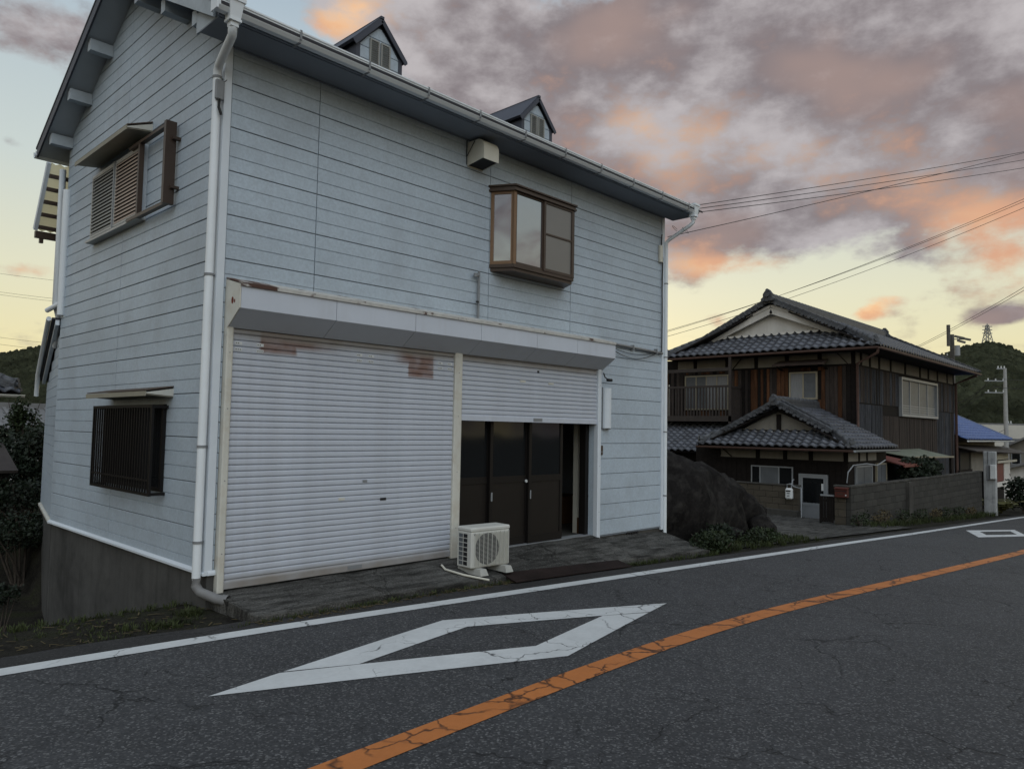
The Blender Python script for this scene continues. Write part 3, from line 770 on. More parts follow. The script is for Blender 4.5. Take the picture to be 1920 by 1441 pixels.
s = MB(); s.hexa([LP(-0.01, 0.14), LP(1, 0.14), LP(1, 0.14, 0.045), LP(-0.01, 0.14, 0.045), LP(-0.01, 0.19), LP(1, 0.19), LP(1, 0.172, 0.045), LP(-0.01, 0.172, 0.045)])
s.build('base_trim', 'cream_metal', lean)
s = MB(); s.hexa([LP(0, -2.0, -0.1), LP(1, -2.4, -0.1), LP(1, -2.4, 0.004), LP(0, -2.0, 0.004), LP(0, 0.14, -0.1), LP(1, 0.14, -0.1), LP(1, 0.14, 0.004), LP(0, 0.14, 0.004)])
s.build('foundation', 'concrete_wall', lean)
s = MB(); s.slab(LP(-0.0, ltop(0)+0.04, 0.13), LP(1.03, ltop(1.03)+0.04, 0.13), LP(1.03, ltop(1.03)+0.04, -2.5), LP(-0.0, ltop(0)+0.04, -2.5), 0.03)
s.build('roof', 'slate', lean)
s = MB(); s.bar(LP(0.0, ltop(0)+0.01, 0.06), LP(1.0, ltop(1)+0.01, 0.06), 0.05, 0.10); s.build('barge_board', 'white_metal', lean)
s = MB(); s.tube([LP(0.05, ltop(0.05)+0.1, 0.16), LP(0.95, ltop(.95)+0.07, 0.16), LP(1.0, ltop(1)-0.25, 0.16)], 0.035, 8)
s.build('drain_pipe', 'pvc', lean)

# --- roof
s = MB(); E0, E1 = -0.40, 5.42; XL, XR = -0.42, 8.17
for (ya, yb) in ((E0, RY), (RY, E1)):
    s.hexa([(XL, ya, ru(ya)), (XR, ya, ru(ya)), (XR, yb, ru(yb)), (XL, yb, ru(yb)),
            (XL, ya, ru(ya)+0.13), (XR, ya, ru(ya)+0.13), (XR, yb, ru(yb)+0.13), (XL, yb, ru(yb)+0.13)])
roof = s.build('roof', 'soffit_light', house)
s = MB()
for (ya, yb) in ((-0.60, RY), (RY, E1+0.06)):
    s.hexa([(XL-0.03, ya, ru(ya)+0.133), (XR+0.03, ya, ru(ya)+0.133), (XR+0.03, yb, ru(yb)+0.133), (XL-0.03, yb, ru(yb)+0.133),
            (XL-0.03, ya, ru(ya)+0.165), (XR+0.03, ya, ru(ya)+0.165), (XR+0.03, yb, ru(yb)+0.165), (XL-0.03, yb, ru(yb)+0.165)])
s.build('slate_covering', 'slate', roof)
for xb in (XL-0.012, XR+0.012):
    for (ya, yb) in ((E0-0.02, RY), (RY, E1+0.02)):
        s = MB(); s.hexa([(xb-0.012, ya, ru(ya)-0.015), (xb+0.0115, ya, ru(ya)-0.015), (xb+0.0115, yb, ru(yb)-0.015), (xb-0.012, yb, ru(yb)-0.015),
                          (xb-0.012, ya, ru(ya)+0.131), (xb+0.0115, ya, ru(ya)+0.131), (xb+0.0115, yb, ru(yb)+0.131), (xb-0.012, yb, ru(yb)+0.131)])
        s.build('barge_board', 'eave_wood' if yb == RY else 'dark_trim', roof)
for y in (0.13, 0.96, 1.78, 3.42, 4.20, 4.98):
    s = MB(); s.box(XL+0.03, X0-0.016, y-0.055, y+0.055, ru(y)-0.16, ru(y)-0.012); s.build('purlin_end', 'eave_wood', roof)
# flat boxed eave along the street
s = MB(); s.box(XL+0.02, XR-0.02, -0.44, -0.03, 5.378, 5.392); s.build('soffit_board', 'soffit_shaded', roof)
s = MB(); s.box(XL+0.01, XR-0.01, -0.47, -0.442, 5.385, 5.50); s.build('fascia_board', 'soffit_shaded', roof)
s = MB(); s.box(XL+0.025, XL+0.045, -0.44, 0.06, 5.394, 5.60); s.build('eave_end_board', 'eave_wood', roof)
s = MB(); s.box(X0-0.03, X1, -0.030, -0.001, 5.365, 5.378); s.build('soffit_strip', 'joint', roof)

def gutter(name, parent, p, q, w, h, m='pvc'):
    """open box gutter with rolled lip between p and q"""
    p, q = Vector(p), Vector(q); s = MB(); u = Vector((0, 0, 1)); d = (q-p).normalized(); r = d.cross(u).normalized()
    prof = [(-w/2, h), (-w/2, 0.03), (-w/2+0.03, 0), (w/2-0.025, 0), (w/2, 0.03), (w/2, h), (w/2+0.012, h), (w/2+0.012, h-0.016), (w/2+0.003, h-0.02), (w/2+0.003, 0.028), (w/2-0.024, -0.004), (-w/2+0.029, -0.004), (-w/2-0.004, 0.029), (-w/2-0.004, h)]
    n = len(prof)
    for e in (p, q): s.v += [tuple(e + r*a + u*b) for a, b in prof]
    for i in range(n): s.f.append((i, (i+1) % n, n+(i+1) % n, n+i)); s.sm.append(False)
    return s.build(name, m, parent)
gt = gutter('gutter', house, (-0.47, -0.535, 5.385), (8.1, -0.535, 5.385), 0.115, 0.105)
for k in range(10):
    x = 0.35+k*0.82
    s = MB(); s.box(x, x+0.022, -0.606, -0.594, 5.40, 5.50); s.box(x, x+0.022, -0.59, -0.45, 5.375, 5.382); s.build('bracket', 'steel', gt)
s = MB(); s.box(-0.49, -0.472, -0.60, -0.472, 5.375, 5.50); s.build('end_cap', 'pvc', gt)
def hopper(x, y, z):
    s = MB(); s.box(x-0.085, x+0.085, y-0.075, y+0.085, z+0.10, z+0.135)
    s.hexa([(x-0.05, y-0.045, z-0.06), (x+0.05, y-0.045, z-0.06), (x+0.05, y+0.055, z-0.06), (x-0.05, y+0.055, z-0.06),
            (x-0.07, y-0.065, z+0.10), (x+0.07, y-0.065, z+0.10), (x+0.07, y+0.075, z+0.10), (x-0.07, y+0.075, z+0.10)])
    s.box(x-0.058, x+0.058, y-0.053, y+0.063, z-0.085, z-0.06); s.box(x-0.038, x+0.038, y-0.033, y+0.043, z-0.13, z-0.085)
    return s.build('rain_hopper', 'pvc', house)
hopper(-0.31, -0.555, 5.40)
PX, PY = -0.185, 0.02
s = MB(); s.tube([(-0.31, -0.55, 5.30), (-0.31, -0.545, 5.245), (-0.295, -0.51, 5.215), (-0.20, -0.04, 5.13), (PX, PY, 5.09), (PX, PY, 5.0), (PX, PY, 0.12)], 0.041, 14)
dp = s.build('downpipe', 'pvc', house)
for z in (5.02, 3.05, 1.38, 0.47):
    s = MB(); s.tube([(PX, PY, z-0.012), (PX, PY, z+0.012)], 0.047, 14); s.bar((PX+0.04, PY, z), (X0-0.01, PY, z), 0.012, 0.02); s.build('pipe_clip', 'steel', dp)
s = MB(); s.tube([(PX, PY, 0.135), (PX, PY, 0.06), (PX+0.02, PY-0.05, 0.005), (PX+0.12, PY-0.20, -0.05), (PX+0.17, PY-0.27, -0.06)], 0.046, 12, caps=False)
s.tube([(PX+0.155, PY-0.245, -0.057), (PX+0.185, PY-0.29, -0.062)], 0.053, 12, caps=False); s.build('drain_elbow', 'grey_pipe', dp)
s = MB(); s.bbox(PX-0.04, PX+0.045, PY-0.075, PY-0.038, 4.78, 4.98, 0.008); bx_ = s.build('cable_box', 'steel', dp)
s = MB(); s.tube([(PX, PY-0.06, 4.79), (PX-0.005, PY-0.07, 4.70), (PX+0.02, PY-0.075, 4.63)], 0.014, 8); s.build('cable_tail', 'rubber', bx_)
s = MB(); s.tube([(PX+0.02, PY-0.06, 4.95), (PX+0.07, PY-0.05, 5.0), (PX+0.10, PY-0.03, 5.05), (PX+0.11, PY, 5.3)], 0.004, 5); s.build('thin_cable', 'wire', dp)
# right-hand downpipe
hopper(7.98, -0.55, 5.40)
s = MB(); s.tube([(7.98, -0.545, 5.30), (7.98, -0.54, 5.22), (7.965, -0.48, 5.17), (7.92, -0.10, 4.98), (7.915, -0.045, 4.93), (7.915, -0.045, 4.8), (7.915, -0.045, -0.15)], 0.032, 12)
dp2 = s.build('downpipe', 'pvc', house)
for z in (4.2, 2.9, 1.6, 0.5):
    s = MB(); s.tube([(7.915, -0.045, z-0.01), (7.915, -0.045, z+0.01)], 0.038, 12); s.build('pipe_clip', 'steel', dp2)
# rear-left pipes and rear gutter
s = MB(); s.tube([(-0.17, 5.14, 5.28), (-0.17, 5.14, 3.3), (-0.06, 5.3, 3.05), (0.05, 5.9, 2.75)], 0.045, 12); s.build('downpipe', 'pvc', house)
s = MB(); s.tube([(-0.14, 4.98, 4.95), (-0.14, 4.98, 4.80), (-0.14, 4.98, 3.12)], 0.05, 12, rs=[0.055, 0.055, 0.05]); s.tube([(-0.14, 4.98, 3.3), (-0.25, 5.25, 3.2)], 0.035, 8)
s.build('vent_pipe', 'pvc', house)
gutter('gutter', house, (8.1, 5.49, 5.47), (-0.46, 5.49, 5.47), 0.10, 0.09)
# --- rear balcony canopy of corrugated plastic
cb = sub('balcony_canopy', house, (0.5, 6.0, 4.6))
c0 = SD(92, 305, -0.36); c1 = SD(66, 430, -0.36)
y0_, z0_, y1_, z1_ = c0.y, c0.z, c1.y, c1.z
s = MB(); N = 34
for i in range(N+1):
    x = -0.33+1.9*i/N; dz = 0.013*math.cos(i*math.pi)
    s.v += [(x, y0_, z0_+dz), (x, y1_, z1_+dz)]
for i in range(N): s.f.append((2*i, 2*i+2, 2*i+3, 2*i+1)); s.sm.append(True)
s.build('corrugated_sheet', 'polycarb', cb)
for k in range(5):
    t = (k+0.7)/5.2; s = MB(); y = y0_+(y1_-y0_)*t; z = z0_+(z1_-z0_)*t-0.045
    s.box(-0.33, 1.6, y-0.025, y+0.025, z-0.03, z+0.02); s.build('crossbar', 'bronze', cb)
s = MB(); s.bar((-0.36, y0_, z0_), (-0.36, y1_, z1_), 0.05, 0.07); s.build('side_beam', 'white_metal', cb)
s = MB(); s.box(-0.36, 1.6, y1_-0.03, y1_+0.04, z1_-0.12, z1_-0.02); s.box(-0.30, -0.25, y1_-0.02, y1_+0.03, z1_-0.19, z1_-0.12); s.build('front_beam', 'bronze', cb)

# --- dormers
def dormer(cx, lab):
    d = sub('dormer', house, (cx, 0.6, 5.9)); fy = 0.30; hw = 0.34
    zb = ru(fy)+0.10; ze, zp = 6.21, 6.54
    tz = lambda y: ru(y)+0.16
    s = MB(); s.prism([(cx-hw, zb), (cx+hw, zb), (cx+hw, ze), (cx, zp), (cx-hw, ze)], fy, 1.3, 'y'); s.build('wall', 'dark_trim', d)
    for k in range(5):
        za, zt = zb+0.02+k*0.15, zb+0.02+(k+1)*0.15-0.008
        def hwz(z): return hw-0.05 if z < ze-0.02 else max(0.0, (zp-z)/(zp-ze)*hw-0.04)
        if hwz(za) < 0.03: break
        s = MB(); s.hexa([(cx-hwz(za), fy-0.012, za), (cx+hwz(za), fy-0.012, za), (cx+hwz(za), fy+0.01, za), (cx-hwz(za), fy+0.01, za),
                          (cx-hwz(zt), fy-0.010, zt), (cx+hwz(zt), fy-0.010, zt), (cx+hwz(zt), fy+0.01, zt), (cx-hwz(zt), fy+0.01, zt)])
        s.build('siding_board', 'siding', d)
    for sx in (-1, 1):
        s = MB(); s.box(cx+sx*(hw-0.025)-0.028, cx+sx*(hw-0.025)+0.028, fy-0.02, fy-0.001, zb, ze); s.build('corner_post', 'dark_trim', d)
        # roof plane with rows of slates
        xe = cx+sx*(hw+0.045); zeo = ze-0.05
        s = MB(); s.slab((cx, fy-0.045, zp+0.05), (cx, 1.85, zp+0.05), (xe, 1.25, zeo+0.02), (xe, fy-0.045, zeo+0.02), 0.035*sx); s.build('roof', 'dark_trim', d)
        for k in range(4):
            t0, t1 = k/4, (k+1)/4+0.02
            s = MB(); a0 = (cx+sx*(hw+0.045)*t0, zp+0.058+0.012+(zeo-zp-0.03)*t0-0.01); a1 = (cx+sx*(hw+0.045)*t1, zp+0.058+0.02+(zeo-zp-0.03)*t1-0.01)
            s.slab((a0[0], fy-0.03, a0[1]), (a0[0], 1.6, a0[1]), (a1[0], 1.4, a1[1]), (a1[0], fy-0.03, a1[1]), 0.012*sx); s.build('slate_course', 'slate', d)
        s = MB(); s.bar((cx, fy-0.052, zp+0.035), (xe, fy-0.052, zeo+0.0), 0.014, 0.05); s.build('barge_board', 'dark_trim', d)
    s = MB(); s.bar((cx, fy-0.06, zp+0.075), (cx, 1.85, zp+0.075), 0.05, 0.03); s.build('ridge_cap', 'dark_trim', d)
    for sx in (-1, 1):
        lx = cx+sx*0.082
        s = MB(); outer_inner(s, lx-0.07, lx+0.07, 5.97, 6.31, 0.018, fy-0.035, fy-0.011)
        for k in range(11): s.hexa([(lx-0.054, fy-0.034, 5.995+k*0.0275), (lx+0.054, fy-0.034, 5.995+k*0.0275), (lx+0.054, fy-0.014, 6.01+k*0.0275), (lx-0.054, fy-0.014, 6.01+k*0.0275),
                                     (lx-0.054, fy-0.034, 6.002+k*0.0275), (lx+0.054, fy-0.034, 6.002+k*0.0275), (lx+0.054, fy-0.014, 6.017+k*0.0275), (lx-0.054, fy-0.014, 6.017+k*0.0275)])
        s.build('louvre', 'louvre_grey', d)
dormer(1.93, 0); dormer(4.83, 1)

# --- roller shutter box
mat('rust_red', (0.16, 0.035, 0.018), 0.8, 0.3, 30)
patchy('canopy_rust', [(-0.1, 0.38, 2.8, 3.1, .04, .02), (0.72, 0.86, 2.8, 3.1, .2, .02), (1.25, 1.42, 2.8, 3.1, .18, .02), (2.2, 2.36, 2.8, 3.1, .18, .02), (2.75, 2.85, 2.8, 3.1, .18, .02), (3.5, 3.62, 2.8, 3.1, .18, .02), (4.4, 4.5, 2.8, 3.1, .18, .02), (5.3, 5.5, 2.8, 3.1, .2, .02)], (0.062, 0.020, 0.011), 0.95, 9.0, True)
cy = -0.32; CX0, CX1 = -0.015, 6.04
can = sub('shutter_box', house, (3.0, -0.2, 2.7))
seams = [CX0, 1.05, 2.12, 3.18, 4.24, 5.12, CX1]
for a, b in zip(seams, seams[1:]):
    s = MB(); s.hexa([(a+0.003, cy, 2.715), (b-0.003, cy, 2.715), (b-0.003, cy+0.012, 2.715), (a+0.003, cy+0.012, 2.715),
                      (a+0.003, cy, 2.945), (b-0.003, cy, 2.945), (b-0.003, cy+0.012, 2.945), (a+0.003, cy+0.012, 2.945)])
    s.build('front_panel', 'canopy', can)
    s = MB(); q = [(cy+0.001, 2.712), (-0.075, 2.545), (-0.072, 2.557), (cy+0.011, 2.722)]
    sh = 0.0
    s.prism([(p[0], p[1]) for p in q], a+0.003, b-0.003, 'x'); s.build('sloping_panel', 'canopy_under', can)
s = MB(); s.hexa([(CX0-0.01, cy-0.012, 2.946), (CX1+0.01, cy-0.012, 2.946), (CX1+0.01, -0.015, 3.035), (CX0-0.01, -0.015, 3.035),
                  (CX0-0.01, cy-0.012, 2.962), (CX1+0.01, cy-0.012, 2.962), (CX1+0.01, -0.015, 3.047), (CX0-0.01, -0.015, 3.047)])
s.box(CX0-0.01, CX1+0.01, cy-0.016, cy-0.0125, 2.925, 2.961); s.build('top_flashing', 'canopy_rust', can)
for xx, t in ((CX0, -0.012), (CX1, 0.012)):
    s = MB(); s.prism([(cy, 2.714), (cy, 2.944), (-0.004, 3.03), (-0.004, 2.47), (-0.075, 2.47), (-0.078, 2.545)], xx, xx+t, 'x')
    s.build('end_plate', 'cream_metal' if t < 0 else 'canopy', can)
for zz_, r_ in ((2.80, 0.024), (2.79, 0.013)):
    s = MB(); yy = -0.17 if r_ > 0.02 else -0.215
    s.prism([(yy+r_*math.cos(a), zz_+r_*1.5*math.sin(a)) for a in [i*math.pi/4 for i in range(8)]], CX0-0.0135, CX0-0.0125, 'x'); s.build('rust_spot', 'rust_red', can)

# --- roller shutters: every slat is a piece
def roller(x0, x1, zb, label_m):
    r = sub('roller_shutter', house, ((x0+x1)/2, -0.05, zb))
    P = 0.0617
    prof = [(-0.036, 0.0), (-0.047, 0.004), (-0.0500, 0.012), (-0.0505, 0.030), (-0.0495, 0.047), (-0.046, 0.053), (-0.037, 0.0570), (-0.036, 0.0600), (-0.026, 0.060), (-0.026, 0.0)]
    sm = MB(); sm.prism(prof, x0, x1, 'x'); me = sm.mesh('slat'); me.materials.append(MATS['shutter'])
    z = zb+0.085
    while z < 2.54:
        copy_mesh(me, 'slat', 'shutter', r, Matrix.Translation((0, 0.0006*(rnd.random()-0.5), z))); z += P
    s = MB(); s.prism([(-0.058, zb), (-0.020, zb), (-0.022, zb+0.085), (-0.036, zb+0.085), (-0.052, zb+0.074), (-0.056, zb+0.06)], x0, x1, 'x'); s.build('bottom_rail', 'shutter', r)
    s = MB(); xm = (x0+x1)/2+0.05; s.box(xm-0.09, xm+0.09, -0.064, -0.052, zb+0.016, zb+0.058); s.build('handle', 'steel', r)
    return r
r1 = roller(0.045, 2.965, 0.004, 0)
r2 = roller(3.095, 5.945, 1.70, 1)
def latch(x, z, r, w=0.05, m='cream_metal'):
    s = MB(); s.box(x-w, x+w, -0.056, -0.0505, z-0.014, z+0.014); s.build('latch_plate', m, r)
latch(1.36, 0.80, r1, 0.04); latch(1.92, 0.77, r1, 0.04, 'black'); latch(1.66, 0.985, r1, 0.03, 'steel')
latch(4.25, 2.265, r2, 0.055); latch(4.85, 2.265, r2, 0.055); latch(4.57, 2.42, r2, 0.02, 'black')
# stained patches and stickers of the old lettering on the top slats
def stain(x0, x1, z, m): 
    s = MB(); s.box(x0, x1, -0.0535, -0.0505, z, z+0.030); s.build('sticker_trace', m, r1)
mat('rust_stain', (0.24, 0.17, 0.145), 0.6, 0.25, 5)
mat('rust_stain_light', (0.34, 0.29, 0.27), 0.6, 0.25, 5)
mat('sticker', (0.66, 0.68, 0.68), 0.5, 0.05, 5)
mat('faded_ink', (0.17, 0.18, 0.19), 0.6, 0.3, 20)
zt = [0.089+0.0617*k+0.0155 for k in range(40)]
top_ = [z for z in zt if 2.2 < z < 2.50]
for i, z in enumerate(sorted(top_, reverse=True)[:5]):
    if i in (1, 2):
        for a in (0.07, 0.30, 1.50, 1.66, 2.70, 2.86):
            stain(a, a+0.075, z, 'sticker')
            for q in range(3 if i == 2 else 2):
                s = MB(); s.box(a+0.008+q*0.022, a+0.022+q*0.022, -0.0545, -0.0536, z+0.009, z+0.021); s.build('faded_letter', 'faded_ink', r1)
# shutter posts
def post(x0, x1, m, z0=-0.02): 
    s = MB(); s.prism([(x0, -0.075), (x0+0.012, -0.082), (x1-0.012, -0.082), (x1, -0.075), (x1, -0.001), (x0, -0.001)], z0, 2.56, 'z')
    p = s.build('shutter_post', m, house)
    for z in (0.35, 1.05, 1.75, 2.3):
        s = MB(); s.tube([((x0+x1)/2, -0.081, z), ((x0+x1)/2, -0.085, z)], 0.006, 6); s.build('screw', 'steel', p)
post(-0.025, 0.043, 'cream_metal'); post(2.967, 3.093, 'cream_metal'); post(5.947, 6.03, 'white_metal', -0.05)

# --- entrance: sliding doors in the recess
def slide(x0, x1, y, ztop=2.2, handle=None, hx=0.02):
    d = sub('sliding_door', house, ((x0+x1)/2, y, 0)); w = 0.055; y0, y1 = y-0.018, y+0.018
    s = MB(); s.box(x0, x0+w, y0, y1, 0.0, ztop); s.box(x1-w, x1, y0, y1, 0.0, ztop); s.box(x0+w, x1-w, y0, y1, 0.0, 0.11); s.box(x0+w, x1-w, y0, y1, 0.86, 0.95); s.box(x0+w, x1-w, y0, y1, ztop-0.08, ztop)
    s.build('frame', 'dark_frame', d)
    s = MB(); s.box(x0+w-0.004, x1-w+0.004, y-0.008, y+0.008, 0.105, 0.865); s.build('lower_panel', 'door_panel', d)
    s = MB(); s.box(x0+w-0.004, x1-w+0.004, y-0.004, y+0.004, 0.945, ztop-0.075); s.build('glass_pane', 'glass_dark', d)
    if handle is not None:
        s = MB(); s.bbox(handle-hx, handle+hx, y0-0.012, y0-0.001, 0.62, 0.74, 0.004); s.build('handle', 'steel', d)
    return d
slide(3.10, 3.83, 0.16); slide(3.79, 4.55, 0.115, handle=3.825, hx=0.015)
dC = slide(4.52, 5.26, 0.07, handle=4.555, hx=0.012)
s = MB(); s.tube([(4.50, 0.09, 0.87), (4.50, 0.075, 0.87)], 0.022, 10); s.build('lock_knob', 'plate_white', dC)
s = MB(); s.box(3.10, 5.95, 0.03, 0.20, -0.045, -0.005); s.build('door_track', 'steel', house)
one('lintel', 'dark_frame', house, 3.10, 5.95, 0.03, 0.22, 2.2, 2.58)
one('jamb', 'dark_frame', house, 2.98, 3.10, 0.02, 0.22, -0.05, 2.58)
s = MB(); s.box(5.87, 5.945, 0.101, 0.22, -0.05, 2.58); s.build('jamb', 'dark_frame', house)
s = MB(); s.box(5.952, 5.979, 0.003, 0.10, -0.05, 2.58); s.build('jamb', 'siding', house)
# the dark room behind
rm = sub('shop_room', house, (5, 1.5, 0))
s = MB(); s.box(0.2, 7.7, 0.23, 4.9, -0.13, -0.03); s.build('floor', 'old_concrete', rm)
s = MB(); s.box(0.2, 7.7, 3.2, 3.3, -0.03, 2.6); s.build('partition', 'interior', rm)
s = MB(); s.box(0.2, 7.7, 0.23, 4.9, 2.6, 2.66); s.build('ceiling', 'interior', rm)
s = MB(); s.box(5.2, 7.7, 1.3, 3.2, -0.029, 0.40); s.box(5.15, 7.7, 1.25, 1.33, 0.36, 0.44); s.build('raised_step', 'step_wood', rm)
s = MB(); s.box(6.03, 6.12, 0.38, 0.47, -0.029, 2.6); s.build('pillar', 'cream_wood', rm)
s = MB(); s.box(6.02, 6.13, 0.37, 0.375, -0.028, 0.22); s.build('pillar_base', 'step_wood', rm)
for k in range(4):
    s = MB(); s.bbox(5.35+k*0.22, 5.5+k*0.22, 1.4, 1.62, 0.441, 0.50+0.03*(k % 2), 0.02); s.build('slipper', 'cream_wood' if k % 2 else 'interior', rm)
s = MB(); s.box(4.85, 5.02, 0.9, 1.0, -0.029, 2.5); s.build('inner_post', 'cream_wood', rm)

# --- bay window
bay = sub('bay_window', house, (4.4, -0.15, 4.3))
bz0, bz1, by = 3.80, 4.79, -0.30
bxl0, bxl1, bxr1, bxr0 = 3.60, 3.765, 5.005, 5.17
def bay_poly(e): return [(bxl0-e, -0.016), (bxl1-e*0.6, by-e), (bxr1+e*0.6, by-e), (bxr0+e, -0.016)]
s = MB(); s.prism(bay_poly(0.045), 4.79, 4.815, 'z'); s.prism(bay_poly(0.03), 4.816, 4.85, 'z'); s.prism(bay_poly(0.055), 4.851, 4.872, 'z'); s.build('hood', 'bronze', bay)
s = MB(); s.prism(bay_poly(0.012), 3.755, 3.80, 'z'); s.prism(bay_poly(-0.01), 3.71, 3.754, 'z'); s.build('sill', 'bronze', bay)
def leaf(name, p, q, w, m, z0=bz0, z1=bz1, glass='glass_sky', rail=None, pane='pane', off=0.0):
    """window leaf standing between plan points p and q"""
    p, q = Vector((*p, 0)), Vector((*q, 0)); d = (q-p).normalized(); nn = Vector((d.y, -d.x, 0))
    def bx(s, a, b, za, zb, n0, n1):
        A_, B_ = p+d*a, p+d*b
        s.hexa([A_+nn*n1+Vector((0, 0, za)), B_+nn*n1+Vector((0, 0, za)), B_+nn*n0+Vector((0, 0, za)), A_+nn*n0+Vector((0, 0, za)),
                A_+nn*n1+Vector((0, 0, zb)), B_+nn*n1+Vector((0, 0, zb)), B_+nn*n0+Vector((0, 0, zb)), A_+nn*n0+Vector((0, 0, zb))])
    Ln = (q-p).length; s = MB()
    bx(s, 0, w, z0, z1, off-0.03, off+0.006); bx(s, Ln-w, Ln, z0, z1, off-0.03, off+0.006)
    bx(s, w, Ln-w, z0, z0+w, off-0.03, off+0.004); bx(s, w, Ln-w, z1-w*0.8, z1, off-0.03, off+0.004)
    if rail: bx(s, w, Ln-w, rail-0.012, rail+0.012, off-0.025, off+0.003)
    f = s.build(name, m, bay)
    s = MB(); bx(s, w-0.003, Ln-w+0.003, z0+w-0.003, z1-w*0.8+0.003, off-0.016, off-0.010); s.build(pane, glass, f)
leaf('side_sash', (bxl0, -0.018), (bxl1, by), 0.045, 'bronze_light')
leaf('front_sash', (bxl1+0.01, by), (4.36, by), 0.035, 'bronze')
leaf('insect_screen', (4.345, by), (bxr1-0.01, by), 0.04, 'bronze', glass='glass_screen', rail=4.33, pane='mesh_pane', off=0.016)
leaf('side_sash', (bxr1, by), (bxr0, -0.018), 0.045, 'bronze')
s = MB(); s.prism([(p[0]*1.0, p[1]) for p in [(bxl0+0.05, -0.015), (bxl1+0.03, by+0.045), (bxr1-0.03, by+0.045), (bxr0-0.05, -0.015)]], bz0+0.002, bz1-0.002, 'z'); s.build('dark_interior', 'interior', bay)
s = MB(); s.box(bxl1-0.02, bxl1+0.03, by-0.012, by+0.03, bz0, bz1); s.build('mullion', 'bronze_light', bay)
s = MB(); s.box(bxr1-0.03, bxr1+0.02, by-0.010, by+0.03, bz0, bz1); s.build('mullion', 'bronze', bay)

# --- vent hood
vh = sub('vent_hood', house, (3.3, -0.15, 5.1))
s = MB(); hx0, hx1 = 3.15, 3.42
prof = [(-0.016, 5.02), (-0.016, 5.34)] + [(-0.20-0.13*math.sin(a), 5.34-0.13*(1-math.cos(a))) for a in [i*math.pi/2/6 for i in range(7)]] + [(-0.33, 5.06), (-0.318, 5.062), (-0.318, 5.2), (-0.2, 5.325), (-0.028, 5.325), (-0.028, 5.02)]
s.prism(prof, hx0, hx0+0.01, 'x'); 
n_ = 10
s.prism(prof, hx1-0.01, hx1, 'x'); s.prism(prof, hx0+0.0102, hx1-0.0102, 'x')
s.build('shell', 'cream_wood', vh)
for xx in (hx0-0.001, hx1-0.004):
    s = MB(); s.prism([(-0.02, 5.03), (-0.02, 5.335), (-0.20, 5.335), (-0.29, 5.29), (-0.325, 5.2), (-0.325, 5.07)], xx, xx+0.005, 'x'); s.build('side_plate', 'cream_wood', vh)
s = MB(); s.hexa([(hx0+0.012, -0.03, 5.035), (hx1-0.012, -0.03, 5.035), (hx1-0.012, -0.315, 5.075), (hx0+0.012, -0.315, 5.075), (hx0+0.012, -0.03, 5.045), (hx1-0.012, -0.03, 5.045), (hx1-0.012, -0.315, 5.085), (hx0+0.012, -0.315, 5.085)]); s.build('opening', 'black', vh)
s = MB(); s.tube([(hx0-0.02, -0.025, 5.36), (hx0-0.03, -0.03, 5.2), (hx0-0.02, -0.03, 5.04)], 0.006, 6); s.tube([(hx0-0.02, -0.03, 5.15), (hx0-0.003, -0.16, 5.33)], 0.005, 6); s.build('stay_wire', 'wire', vh)

# --- small fittings on the front
s = MB(); s.prism([(6.13, -0.015)] + [(6.22-0.085*math.cos(a), -0.03-0.075*math.sin(a)) for a in [i*math.pi/8 for i in range(9)]] + [(6.31, -0.015)], 1.64, 2.27, 'z')
lp = s.build('wall_lamp', 'white_metal', house)
s = MB(); s.box(6.12, 6.135, -0.03, -0.015, 1.62, 2.285); s.box(6.14, 6.30, -0.06, -0.015, 1.625, 1.64); s.build('lamp_base', 'steel', lp)
s = MB(); s.bbox(6.05, 6.13, -0.045, -0.014, 1.22, 1.37, 0.006); ic = s.build('door_intercom', 'bronze', house)
s = MB(); s.tube([(6.09, -0.046, 1.27), (6.09, -0.050, 1.27)], 0.014, 8); s.build('button', 'steel', ic)
s = MB(); s.tube([(6.06, -0.09, 2.50), (6.06, -0.12, 2.43), (6.13, -0.13, 2.40)], 0.010, 6); s.bbox(6.11, 6.21, -0.16, -0.10, 2.37, 2.415, 0.008); s.build('shutter_lock_arm', 'black', house)
s = MB(); s.tube([(3.37, -0.05, 3.05), (3.37, -0.05, 3.66)], 0.016, 8); cd = s.build('conduit', 'steel', house)
s = MB(); s.tube([(3.37, -0.05, 3.61), (3.29, -0.07, 3.60)], 0.018, 8); s.tube([(3.29, -0.07, 3.625), (3.29, -0.07, 3.575)], 0.026, 8); s.build('end_fitting', 'steel', cd)
s = MB(); s.tube([(3.37, -0.05, 3.26), (3.31, -0.08, 3.25)], 0.013, 6); s.build('pipe_clip', 'black', cd)
s = MB(); s.tube([(6.05, -0.05, 3.0), (6.7, -0.05, 2.985), (7.80, -0.05, 2.96)], 0.022, 8); cv = s.build('service_pipe', 'grey_pipe', house)
for x in (6.9, 7.6):
    s = MB(); s.box(x-0.012, x+0.012, -0.08, -0.014, 2.93, 3.02); s.build('pipe_clip', 'steel', cv)
for dz in (0.10, 0.16):
    s = MB(); s.tube([(6.05+1.7*t, -0.055, 2.99-dz*math.sin(math.pi*t)*1.2) for t in [i/12 for i in range(13)]], 0.006, 5); s.build('loose_cable', 'wire', cv)
s = MB(); s.tube([(7.79, -0.045, 2.97), (7.80, -0.045, 3.6), (7.795, -0.045, 4.3), (7.80, -0.05, 4.62), (7.74, -0.05, 4.80), (7.77, -0.05, 5.05)], 0.011, 6); s.build('riser_cable', 'wire', house)
s = MB(); s.bbox(7.70, 7.78, -0.07, -0.015, 4.55, 4.85, 0.01); s.build('junction_box', 'cream_wood', house)
